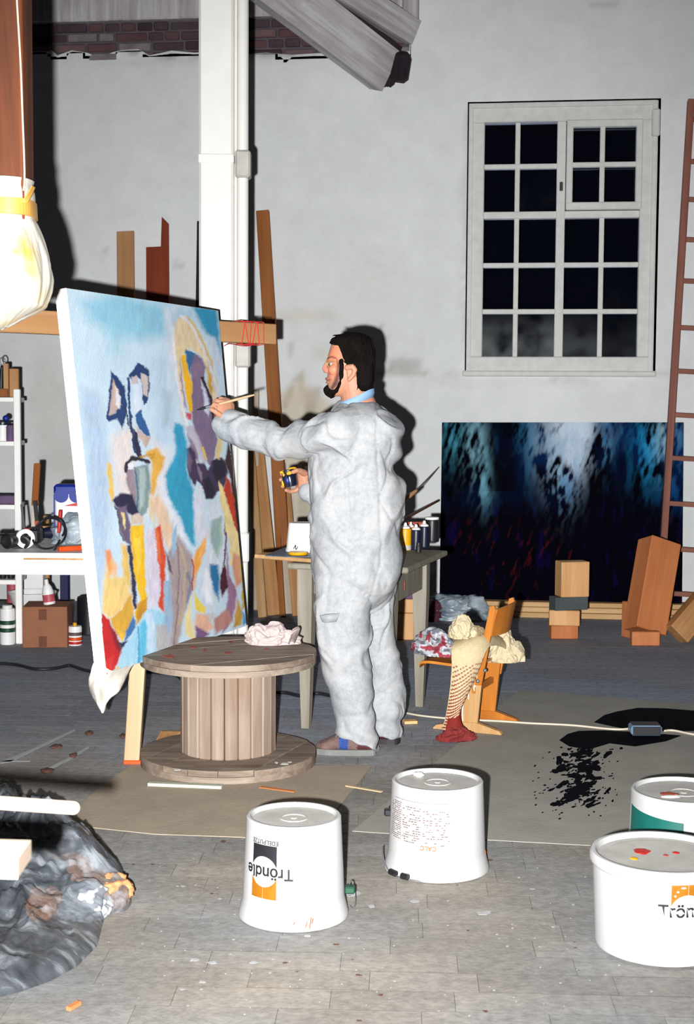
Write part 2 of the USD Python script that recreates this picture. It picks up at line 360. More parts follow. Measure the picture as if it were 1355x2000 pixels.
# the lower coat of whitewash stands a little proud; its top edge shows as a thin ledge
ledge = np.array([(440, 631), (560, 633), (640, 634), (742, 636), (752, 660), (760, 700), (764, 723), (830, 727), (908, 729), (1355, 729)], float)
PX = wall_px(SZ[:, 0], SZ[:, 1])
lo = np.clip((PX[:, 1] - np.interp(PX[:, 0], ledge[:, 0], ledge[:, 1])) / 6.0, 0, 1) * np.clip((PX[:, 0] - 430) / 8.0, 0, 1) * (PX[:, 0] < 912)
off = 0.012 * lo + 0.010 * (meshkit.fbm(np.c_[SZ * 1.3, np.zeros(len(SZ))], 3, 2) - 0.5) + 0.004 * (meshkit.fbm(np.c_[SZ * 7, np.zeros(len(SZ))], 3, 6) - 0.5)
V = W0[None] + WT[None] * SZ[:, :1] + WN[None] * off[:, None] + np.c_[np.zeros((len(SZ), 2)), SZ[:, 1]]
col = np.tile(lin((231, 233, 232)), (len(SZ), 1)) * 0.93
col *= (1 + 0.10 * (meshkit.fbm(np.c_[SZ * 1.1, np.ones(len(SZ))], 4, 12) - 0.5))[:, None]
stain = []
for (u, v, ru, rv, c, o) in ((790, 712, 34, 12, (150, 146, 138), .55), (780, 730, 60, 5, (165, 160, 150), .5), (210, 490, 6, 4, (110, 108, 104), .7), (350, 515, 8, 6, (150, 148, 144), .6), (180, 800, 60, 60, (196, 192, 184), .5), (90, 780, 40, 90, (205, 200, 192), .5),
                             (120, 900, 50, 50, (190, 186, 178), .5), (640, 690, 30, 20, (200, 196, 180), .4), (566, 685, 4, 14, (160, 160, 158), .6), (1180, 8, 30, 5, (190, 188, 184), .6), (1000, 745, 200, 8, (205, 203, 198), .4), (600, 615, 70, 12, (205, 198, 180), .5), (720, 540, 60, 50, (220, 216, 210), .4)):
    a_ = np.linspace(0, 2 * np.pi, 14)[:-1]; stain.append((c, min(ru, rv) * 1.2, np.c_[u + ru * np.cos(a_), v + rv * np.sin(a_)], None, o))
stain += [((206, 194, 172), 16, [(545, 772), (590, 745), (650, 790), (700, 800), (780, 840), (640, 1100), (545, 1100)], None, .85),
          ((176, 160, 132), 9, [(552, 800), (575, 742), (586, 735)], 9, .7), ((180, 165, 130), 8, [(592, 730), (597, 790), (600, 830)], 8, .7), ((170, 160, 140), 12, [(620, 760), (600, 830), (590, 1000)], 14, .6),
          ((150, 140, 118), 8, [(560, 980), (570, 1090)], 20, .6), ((186, 176, 152), 10, [(600, 980), (604, 1080)], 16, .6),
          ((178, 174, 164), 2.5, ledge[:8].tolist(), 2.5, .8), ((196, 194, 188), 3, [(835, 727), (910, 729)], 2.5, .6),
          ((120, 116, 112), 3, [(100, 98), (240, 98), (300, 108), (480, 106), (690, 108), (795, 102)], 5, .6),
          ((205, 203, 196), 8, [(100, 118), (300, 122), (480, 118), (690, 118)], 8, .5), ((190, 190, 186), 3, [(1355, 735), (1260, 730), (1000, 748)], 4, .4),
          ((150, 148, 142), 3, [(912, 730), (906, 560), (912, 400), (914, 212), (1280, 199), (1284, 300), (1272, 470), (1276, 735)], 3.5, .3), ((168, 165, 158), 8, [(908, 250), (902, 600)], 6, .3)]
col = paint(PX, col, stain, warp=4, wf=0.05, streak=0.10, seed=8)
part('/World', 'wall_back', (V, F), 'wall_paint', smooth=True, col=col, kind='structure', label='whitewashed rear wall of the studio with stains and a torn upper edge')
BASE['/World/wall_back'] = np.zeros(3)

# bare masonry above the torn plaster: each brick its own piece, behind the plaster's face
mas = thing('wall_masonry', 'bare brickwork above the torn plaster of the rear wall', kind='structure')
zT = tear[0][1]; part(mas, 'mortar_bed', wallbox(-9, sP + 0.1, zT - 0.2, sz(400, 42)[1] + 0.06, -0.10, -0.030), 'mortar')
z1b = sz(300, 40)[1]; r0 = sz(300, 118)[1]; hr = (z1b - r0) / 4.0; rb = random.Random(4)
s_left = sz(90, 70)[0]
for row in range(4):
    s = s_left - 0.3 + (0.12 if row % 2 else 0)
    while s < sP + 0.05:
        Lb = rb.choice((0.24, 0.25, 0.23, 0.12)); pr = rb.uniform(-0.022, 0.006)
        part(mas, 'brick', wallbox(s, s + Lb - 0.016, r0 + row * hr + 0.006, r0 + (row + 1) * hr - 0.008, -0.055, pr - 0.004, 0.007), f'brick_{rb.choice((0, 0, 1, 1, 2, 3, 4))}')
        s += Lb
part(mas, 'masonry_backing', wallbox(-9, sP + 0.02, 0.0, zT - 0.19, -0.30, -0.05), 'mortar')
part(mas, 'masonry_backing', wallbox(sP + 0.02, wS0 - 0.3, 0.0, WH, -0.30, -0.05), 'mortar')
part(mas, 'masonry_backing', wallbox(wS1 + 0.3, 4.5, 0.0, WH, -0.30, -0.05), 'mortar')
part(mas, 'masonry_backing', wallbox(wS0 - 0.3, wS1 + 0.3, wZ1 + 0.02, WH, -0.30, -0.05), 'mortar')
part(mas, 'masonry_backing', wallbox(wS0 - 0.3, wS1 + 0.3, 0.0, wZ0 - 0.02, -0.30, -0.05), 'mortar')
# timber wall plate over the bricks, and boards above
zp0 = z1b + 0.005
part('/World', 'trim_1', wallbox(-9, sP, zp0, zp0 + 0.30, -0.09, 0.02, 0.01), 'grey_timber', kind='structure', label='grey timber wall plate above the bare brick')
part('/World', 'ceiling', (np.array([[-7, -2, WH], [7, -2, WH], [7, 11.5, WH], [-7, 11.5, WH]]), [[0, 3, 2, 1]]), 'roof_boards', kind='structure', label='dim boarded roof above the studio')
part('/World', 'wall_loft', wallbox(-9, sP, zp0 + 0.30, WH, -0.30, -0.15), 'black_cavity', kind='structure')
# the roof brace: two diagonal timbers and a short post against the wall
br = thing('roof_brace', 'pair of rough grey diagonal roof timbers ending on the rear wall', 'beam', base=wl(770, 140), kind=None)
def wdir(a, b): return np.asarray(b) - np.asarray(a)
e0 = wl(752, 138, 0.05); e1 = at(478, -72, 9.25)
q, M = board(e0, e1, 0.30, 0.14, side=(0.4, 0, 0.9)); part(br, 'brace_timber', q, 'grey_timber', xf=M)
e2 = wl(800, 62, 0.05); e3 = at(556, -96, 9.32)
q, M = board(e2, e3, 0.17, 0.15, side=(0.4, 0, 0.9)); part(br, 'brace_timber', q, 'grey_timber', xf=M)
q, M = board(e0 * 0.5 + e2 * 0.5 + np.array([0, 0.06, 0]), e1 * 0.5 + e3 * 0.5 + np.array([0, 0.06, 0]), 0.10, 0.06, side=(0.4, 0, 0.9)); part(br, 'packing_timber', q, 'dark_timber', xf=M)
part(br, 'end_cap', place(cbox(0.13, 0.14, 0.20, 0.05), frame(wl(785, 112, 0.05), wl(779, 150, 0.05), WT)[0]), 'dark_timber')
part(br, 'torn_bracket', blob(wl(757, 150, 0.03), (0.05, 0.04, 0.07), 3, 0.5, 2.0), 'dark_timber', smooth=True)
s5, z5 = sz(803, 46); part(br, 'post', wallbox(s5 - 0.055, s5 + 0.055, z5, WH, 0.0, 0.11, 0.01), 'grey_timber')
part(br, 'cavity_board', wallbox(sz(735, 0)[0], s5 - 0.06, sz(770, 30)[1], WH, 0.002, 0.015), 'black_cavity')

# ---------------------------------------------------------------- window
win = thing('window_1', 'old white multi-pane window with a small hinged casement, night outside', kind='structure', base=wpt((wS0 + wS1) / 2, wZ0))
fs0, fs1, fz0, fz1 = wS0 - .006, wS1 + .006, wZ0 - .004, wZ1 + .006
gS0, gS1 = sz(944, 450)[0], sz(1248, 450)[0]; gZ1, gZ0 = sz(1090, 237)[1], sz(1090, 697)[1]
o0, o1 = -0.10, 0.012
def wb(name, s0, s1, z0, z1, a, b, mat='window_paint', bv=0.006, **k): part(win, name, wallbox(s0, s1, z0, z1, a, b, bv), mat, **k)
wb('frame_rail', fs0, fs1, gZ1, fz1, o0, o1); wb('frame_rail', fs0, fs1, fz0, gZ0, o0, o1 + 0.012)
wb('frame_stile', fs0, gS0, gZ0, gZ1, o0, o1); wb('frame_stile', gS1, fs1, gZ0, gZ1, o0, o1)
wb('frame_moulding', fs0 - 0.004, fs0 + 0.028, fz0, fz1, o1, o1 + 0.014, bv=0.004); wb('frame_moulding', fs0 - .004, fs1 + .004, fz1 - 0.028, fz1 + 0.006, o1, o1 + 0.0165, bv=0.004); wb('frame_moulding', fs1 - 0.028, fs1 + 0.004, fz0, fz1, o1, o1 + 0.014, bv=0.004)
mull = [sz(u, 560)[0] for u in (1007, 1093, 1173)]
mull[1] = sz(1092, 560)[0]
hb = [sz(1090, v)[1] for v in (323, 419, 517, 608)]
hw = 0.017
ztr = hb[1]
for k, s in enumerate(mull):
    w = 0.030 if k == 1 else hw
    wb('mullion' if k == 1 else 'glazing_bar', s - w, s + w, gZ0, gZ1 if k < 2 else ztr, -0.07, 0.0 if k == 1 else -0.022, bv=0.004)
for k, z in enumerate(hb):
    w = 0.024 if k == 1 else hw
    wb('transom' if k == 1 else 'glazing_bar', gS0, gS1 if k else mull[1], z - w, z + w, -0.072, -0.005 if k == 1 else -0.018, bv=0.004)
# hinged casement, upper right
ca0, ca1, cz0, cz1 = mull[1] + 0.034, gS1 + 0.012, ztr + 0.028, gZ1 + 0.004
wb('casement_rail', ca0, ca1, cz1 - 0.050, cz1, -0.03, 0.03); wb('casement_rail', ca0, ca1, cz0, cz0 + 0.052, -0.03, 0.03)
wb('casement_stile', ca0, ca0 + 0.045, cz0 + .001, cz1 - .001, -0.032, 0.0265); wb('casement_stile', ca1 - 0.045, ca1, cz0 + .001, cz1 - .001, -0.032, 0.0265)
cs = sz(1176, 300)[0]; cz = sz(1176, 322)[1]
wb('casement_bar', cs - hw, cs + hw, cz0 + .004, cz1 - .004, -0.02, 0.018, bv=0.004); wb('casement_bar', ca0 + .004, ca1 - .004, cz - hw, cz + hw, -0.022, 0.0215, bv=0.004)
wb('hinge_block', fs1 - 0.035, fs1 + 0.02, sz(1270, 268)[1], sz(1270, 215)[1], 0.0, 0.06, bv=0.01)
plain('old_iron', C(60, 58, 56), 0.7, 0.2, 20)
wb('window_catch', mull[1] - 0.01, mull[1] + 0.012, hb[0] + 0.02 - 0.20, hb[0] - 0.12, 0.03, 0.045, 'old_iron', 0.003)
wb('sill', fs0 - 0.03, fs1 + 0.03, fz0 - 0.03, fz0 + 0.012, -0.02, 0.045, bv=0.012)
cols = [gS0, *mull, gS1]; rows_ = [gZ1, *hb, gZ0]
for r in range(5):
    for c in range(4):
        a, b, t, d = cols[c], cols[c + 1], rows_[r], rows_[r + 1]
        if r < 2 and c > 1: a, b, t, d = (ca0, cs) [0] if c == 2 else cs, cs if c == 2 else ca1, cz1 if r == 0 else cz, cz if r == 0 else cz0
        n = 14; ss, zz = np.meshgrid(np.linspace(a, b, n), np.linspace(d, t, n)); k = len(ss.ravel())
        tilt = rb.uniform(-0.006, 0.006)
        P = np.stack([wpt(s_, z_, -0.045 + tilt * ((s_ - a) / (b - a) - 0.5)) for s_, z_ in zip(ss.ravel(), zz.ravel())])
        f4 = grid(n, n)
        dz = (zz.ravel() - d) / (t - d); nn = meshkit.fbm(np.c_[ss.ravel() * 9, zz.ravel() * 9, np.full(k, r)], 3, 3)
        lvl = {(4, 0): 0.15, (4, 1): 0.15, (4, 2): 0.06, (4, 3): 0.02, (3, 3): .004, (1, 1): 0.006}.get((r, c), 0.0)
        dirt = np.clip(lvl * (1.35 - dz * 1.3) * np.clip(nn * 2.4 - 0.5, 0, 1.3), 0, 0.3) + 0.002
        sc = np.repeat(dirt[:, None], 3, 1)
        vs, fs = sheet(P.reshape(n, n, 3), 0.003, back=-WN)
        part(win, 'pane', (vs, fs), 'window_glass', col=np.vstack([sc, sc]))
part('/World', 'wall_outside', wallbox(wS0 - 1.5, wS1 + 1.5, 0.0, wZ1 + 1.5, -1.6, -1.5), 'night_dark', kind='structure', label='unlit yard wall in the night outside the window')

# ---------------------------------------------------------------- floor: worn wood blocks in courses, joints recessed
fl_ = thing('floor', 'worn grey wood-block floor of the studio with paint specks', kind='structure')
part(fl_, 'floor_base', (np.array([[-7, -1, -0.012], [7, -1, -0.012], [7, 11.6, -0.012], [-7, 11.6, -0.012], [-7, -1, -0.1], [7, -1, -0.1], [7, 11.6, -0.1], [-7, 11.6, -0.1]]),
     [[0, 1, 2], [0, 2, 3], [4, 6, 5], [4, 7, 6], [0, 5, 1], [0, 4, 5], [1, 6, 2], [1, 5, 6], [2, 7, 3], [2, 6, 7], [3, 4, 0], [3, 7, 4]]), 'floor_base')
FA = math.radians(-2.2); FXd = np.array([math.cos(FA), math.sin(FA), 0]); FYd = np.array([-math.sin(FA), math.cos(FA), 0])
rf = random.Random(11); blocks = []
def floor_col(P):
    """The floor's own colour: warm grey at the worn front, cooler grey behind, old paint marks."""
    P = np.asarray(P); n = meshkit.fbm(np.c_[P[:, :2] * 1.7, np.zeros(len(P))], 4, 21); n2 = meshkit.fbm(np.c_[P[:, 0] * 5, P[:, 1] * 16, np.zeros(len(P))], 3, 5)
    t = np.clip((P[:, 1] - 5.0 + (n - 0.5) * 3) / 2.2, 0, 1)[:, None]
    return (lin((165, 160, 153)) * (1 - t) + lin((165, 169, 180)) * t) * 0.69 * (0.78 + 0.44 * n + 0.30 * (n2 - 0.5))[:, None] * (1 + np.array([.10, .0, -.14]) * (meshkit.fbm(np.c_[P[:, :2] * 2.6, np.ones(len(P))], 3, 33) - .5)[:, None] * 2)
row = 0; y = 2.6
while y < 10.9:
    d = 0.118 if y < 9 else 0.118
    x = -2.9 + (0.16 if row % 2 else 0) + rf.uniform(-.03, .03)
    while x < 3.0:
        w = rf.choice((0.30, 0.34, 0.27, 0.38)); c0 = FXd * (x + w / 2) + FYd * (y + d / 2)
        blocks.append((c0, w, d)); x += w
    y += d; row += 1
vis = []
for k, (c0, w, d) in enumerate(blocks):
    u, v = proj(np.array([c0]))[0]
    if -70 < u < 1425 and v < 2060 and c0[1] > 2.8: vis.append((c0[1], k))
near = set(k for _, k in sorted(vis)[:298])
FV, FF, FD, nF = [], [], [], 0
bx = np.array([[-1, -1, 0], [1, -1, 0], [1, 1, 0], [-1, 1, 0]]) * 0.5
for k, (c0, w, d) in enumerate(blocks):
    g = 0.0021; h = rf.uniform(-0.0010, 0.0); e = 0.0004
    top = np.array([c0 + FXd * (sx * (w / 2 - .0003 - e)) + FYd * (sy * (d / 2 - g - e)) + [0, 0, h] for sx, sy in ((-1, -1), (1, -1), (1, 1), (-1, 1))])
    low = np.array([c0 + FXd * (sx * (w / 2 - .0003)) + FYd * (sy * (d / 2 - g)) + [0, 0, h - 0.0002] for sx, sy in ((-1, -1), (1, -1), (1, 1), (-1, 1))])
    bot = low - np.array([0, 0, 0.012 + h - 0.0002])
    if k in near:                            # finer top, so that its tone can vary along the grain
        nx = 6; tx = np.linspace(0, 1, nx); topg = np.array([top[0] * (1 - a) + top[1] * a for a in tx] + [top[3] * (1 - a) + top[2] * a for a in tx])
        V_ = np.vstack([topg, low, bot]); F_ = [[i, i + 1, nx + i + 1] for i in range(nx - 1)] + [[i, nx + i + 1, nx + i] for i in range(nx - 1)]
        T = [0, nx - 1, 2 * nx - 1, nx]; L = [2 * nx + i for i in range(4)]; B = [2 * nx + 4 + i for i in range(4)]
    else:
        V_ = np.vstack([top, low, bot]); F_ = [[0, 1, 2], [0, 2, 3]]; T, L, B = [0, 1, 2, 3], [4, 5, 6, 7], [8, 9, 10, 11]
    for i in range(4):
        j = (i + 1) % 4; F_ += [[L[i], L[j], T[j]], [L[i], T[j], T[i]], [B[i], B[j], L[j]], [B[i], L[j], L[i]]]
    dk = np.ones(len(V_)); dk[-4:] = .12; dk[-8:-4] = .35
    if k in near:
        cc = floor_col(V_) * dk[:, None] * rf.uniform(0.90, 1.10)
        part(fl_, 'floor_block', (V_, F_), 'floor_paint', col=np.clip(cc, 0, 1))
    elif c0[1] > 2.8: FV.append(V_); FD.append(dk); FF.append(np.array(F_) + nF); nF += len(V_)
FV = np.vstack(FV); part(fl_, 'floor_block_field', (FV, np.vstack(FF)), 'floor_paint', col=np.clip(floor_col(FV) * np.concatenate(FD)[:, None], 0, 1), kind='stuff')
# ================================================================ wood and plastic used all over
wood('pine', C(232, 190, 138, .62), C(196, 146, 92, .62), 'z', 0.7)
wood('pine_pale', C(240, 214, 172, .62), C(214, 178, 132, .6), 'z', 0.6)
wood('brown_board', C(168, 104, 52, .9), C(128, 72, 30, .9), 'z', 0.6)
wood('tan_board', C(186, 142, 98), C(160, 116, 74), 'z', 0.5)
wood('red_board', C(136, 58, 28), C(112, 42, 20), 'z', 0.4)
wood('old_plank', C(196, 150, 100), C(150, 100, 58), 'z', 0.7)
wood('grey_plank', C(196, 186, 170), C(158, 136, 110), 'z', 0.7)
wood('post_wood', C(176, 92, 42, .40), C(96, 50, 28, .32), 'z', 0.7)
wood('block_wood', C(206, 132, 82), C(176, 100, 56), 'z', 0.6)
wood('block_pale', C(226, 178, 126), C(200, 146, 92), 'z', 0.6)
wood('reel_wood', C(196, 176, 158, .62), C(146, 116, 94, .6), 'z', 0.9, 0.8, 0.002)
wood('reel_top', C(168, 152, 136, .8), C(112, 92, 78, .75), 'x', 0.9, 0.85, 0.003)
wood('table_wood', C(170, 164, 148, .72), C(132, 124, 108, .7), 'z', 0.6, 0.8)
wood('chair_wood', C(222, 142, 58, .72), C(190, 108, 34, .7), 'z', 0.5, 0.4)
wood('chair_worn', C(222, 182, 128, .72), C(190, 138, 80, .7), 'z', 0.8, 0.55)
plain('white_column', C(240, 238, 231, 0.82), 0.5, 0.04, 8, 0.001, 20, spec=0.2)
plain('white_gloss', C(240, 238, 232, 0.85), 0.4, 0.04, 8)
plain('white_plastic', C(246, 245, 243, 0.9), 0.42, 0.03, 9, spec=0.35)
plain('bucket_white', C(246, 245, 243, 0.46), 0.5, 0.03, 9, spec=0.2)
plain('grey_plastic', C(196, 192, 184, 0.75), 0.5, 0.18, 14, spec=0.3)
plain('black_plastic', (0.012, 0.012, 0.014), 0.4, 0.2, 10)
plain('dark_blue_plastic', C(18, 24, 44), 0.35, 0.1, 10)
plain('yellow_paint', C(240, 176, 16, .75), 0.4, 0.15, 20)
plain('orange_paint', C(228, 84, 28, .8), 0.4, 0.15, 20)
plain('red_paint', C(196, 40, 34, .8), 0.5, 0.1, 20)
plain('blue_plastic', C(30, 50, 150, .7), 0.45, 0.2, 15)
plain('green_paint', C(36, 84, 60, .6), 0.5, 0.15, 15)
plain('teal_print', C(20, 140, 128, .35), 0.5, 0.1, 15)
plain('orange_print', C(238, 150, 24, .32), 0.5, 0.2, 30)
plain('ink_black', (0.012, 0.011, 0.014), 0.5, 0.2, 20)
plain('faded_ink', C(150, 118, 112, .40), 0.6, 0.15, 40)
plain('cardboard', C(150, 98, 70, .9), 0.85, 0.1, 10, 0.0008, 80)
plain('cardboard_dark', C(112, 68, 50, .9), 0.85, 0.1, 10)
plain('cable_black', (0.014, 0.014, 0.02), 0.5, 0.1, 10)
plain('cable_white', C(216, 206, 184, .8), 0.5, 0.1, 10)
plain('red_string', C(206, 52, 48, .9), 0.7, 0.15, 40)
plain('steel', C(150, 154, 160, .9), 0.35, 0.15, 20, metallic=0.7)
plain('purple_dull', C(96, 72, 104), 0.7, 0.3, 12)
vcol('art_paint', rough=0.5, bump=0.0010, bscale=120.0, spec=0.25, grain=0.05, gscale=90.0)
vcol('dark_art', rough=0.95, bump=0.0004, bscale=90.0, spec=0.0, grain=0.08, gscale=60.0)
vcol('printed', rough=0.6, spec=0.25)
plain('canvas_cloth', C(244, 236, 222, .72), 0.85, 0.05, 30, 0.0006, 300, spec=0.1)

# ================================================================ iron column with its pipe
YC = 7.2
cx0, cx1, cxp0, cxp1 = (at(388, 400, YC)[0], at(456, 400, YC)[0], at(461, 400, YC)[0], at(484, 400, YC)[0])
colm = thing('column', 'white-painted square roof column with a thin pipe up its right side', 'column', base=((cx0 + cx1) / 2, YC + 0.09, 0))
def vbox(x0, x1, y0, y1, z0, z1, b=0.006): return place(cbox(x1 - x0, y1 - y0, z1 - z0, b), trimesh.transformations.translation_matrix([(x0 + x1) / 2, (y0 + y1) / 2, (z0 + z1) / 2]))
part(colm, 'shaft', vbox(cx0, cx1, YC, YC + 0.18, 0, WH, 0.012), 'white_column')
part(colm, 'flange', vbox(cx1, cxp0 + 0.03, YC + 0.05, YC + 0.13, 0, WH), 'white_column')
part(colm, 'pipe', place(trimesh.creation.cylinder(radius=(cxp1 - cxp0) / 2, height=WH, sections=24), trimesh.transformations.translation_matrix([(cxp0 + cxp1) / 2, YC + 0.045, WH / 2])), 'white_column', smooth=30)
for v0, v1 in ((292, 346), (670, 718)):
    za, zb = at(470, v1, YC)[2], at(470, v0, YC)[2]
    part(colm, 'pipe_collar', vbox(cxp0 - 0.006, cxp1 + 0.012, YC - 0.002, YC + 0.10, za, zb, 0.01), 'grey_plastic')
za, zb = at(430, 318, YC)[2], at(430, 300, YC)[2]
part(colm, 'band', vbox(cx0 - 0.003, cx1 + 0.002, YC - 0.003, YC + 0.183, za, zb, 0.004), 'white_column')
za, zb = at(470, 1100, YC)[2], at(470, 1040, YC)[2]
part(colm, 'pipe_coupling', vbox(cxp0 - 0.004, cxp1 + 0.006, YC, YC + 0.09, za, zb, 0.01), 'white_column')

# ================================================================ the big canvas on its stand
d1 = 5.28
cq = dict(BL=at(209, 1317, d1), BR=at(481, 1222, 6.5), TL=at(130, 563, d1 + 0.10), TR=at(426, 607, 6.5 + 0.10))
uax = cq['BR'] - cq['BL']; vax = cq['TL'] - cq['BL']
cn = np.cross(uax, vax); cn /= np.linalg.norm(cn)
if cn[1] > 0: cn = -cn
print('canvas', np.linalg.norm(uax), np.linalg.norm(vax), np.linalg.norm(cq['TR'] - cq['BR']), cn)
nu, nv = 340, 680
a_, b_ = np.meshgrid(np.linspace(0, 1, nu), np.linspace(1, 0, nv))
P = ((1 - a_) * (1 - b_))[..., None] * cq['BL'] + (a_ * (1 - b_))[..., None] * cq['BR'] + ((1 - a_) * b_)[..., None] * cq['TL'] + (a_ * b_)[..., None] * cq['TR']
PXc = proj(P.reshape(-1, 3))
base = np.tile(lin((198, 220, 234)), (len(PXc), 1))
base = base * (1 + 0.10 * (meshkit.fbm(np.c_[PXc * 0.025, np.zeros(len(PXc))], 4, 3) - 0.5))[:, None]
NAVY, BEIGE, MAUVE, DVIO = (26, 58, 108), (196, 172, 164), (126, 106, 136), (62, 46, 78)
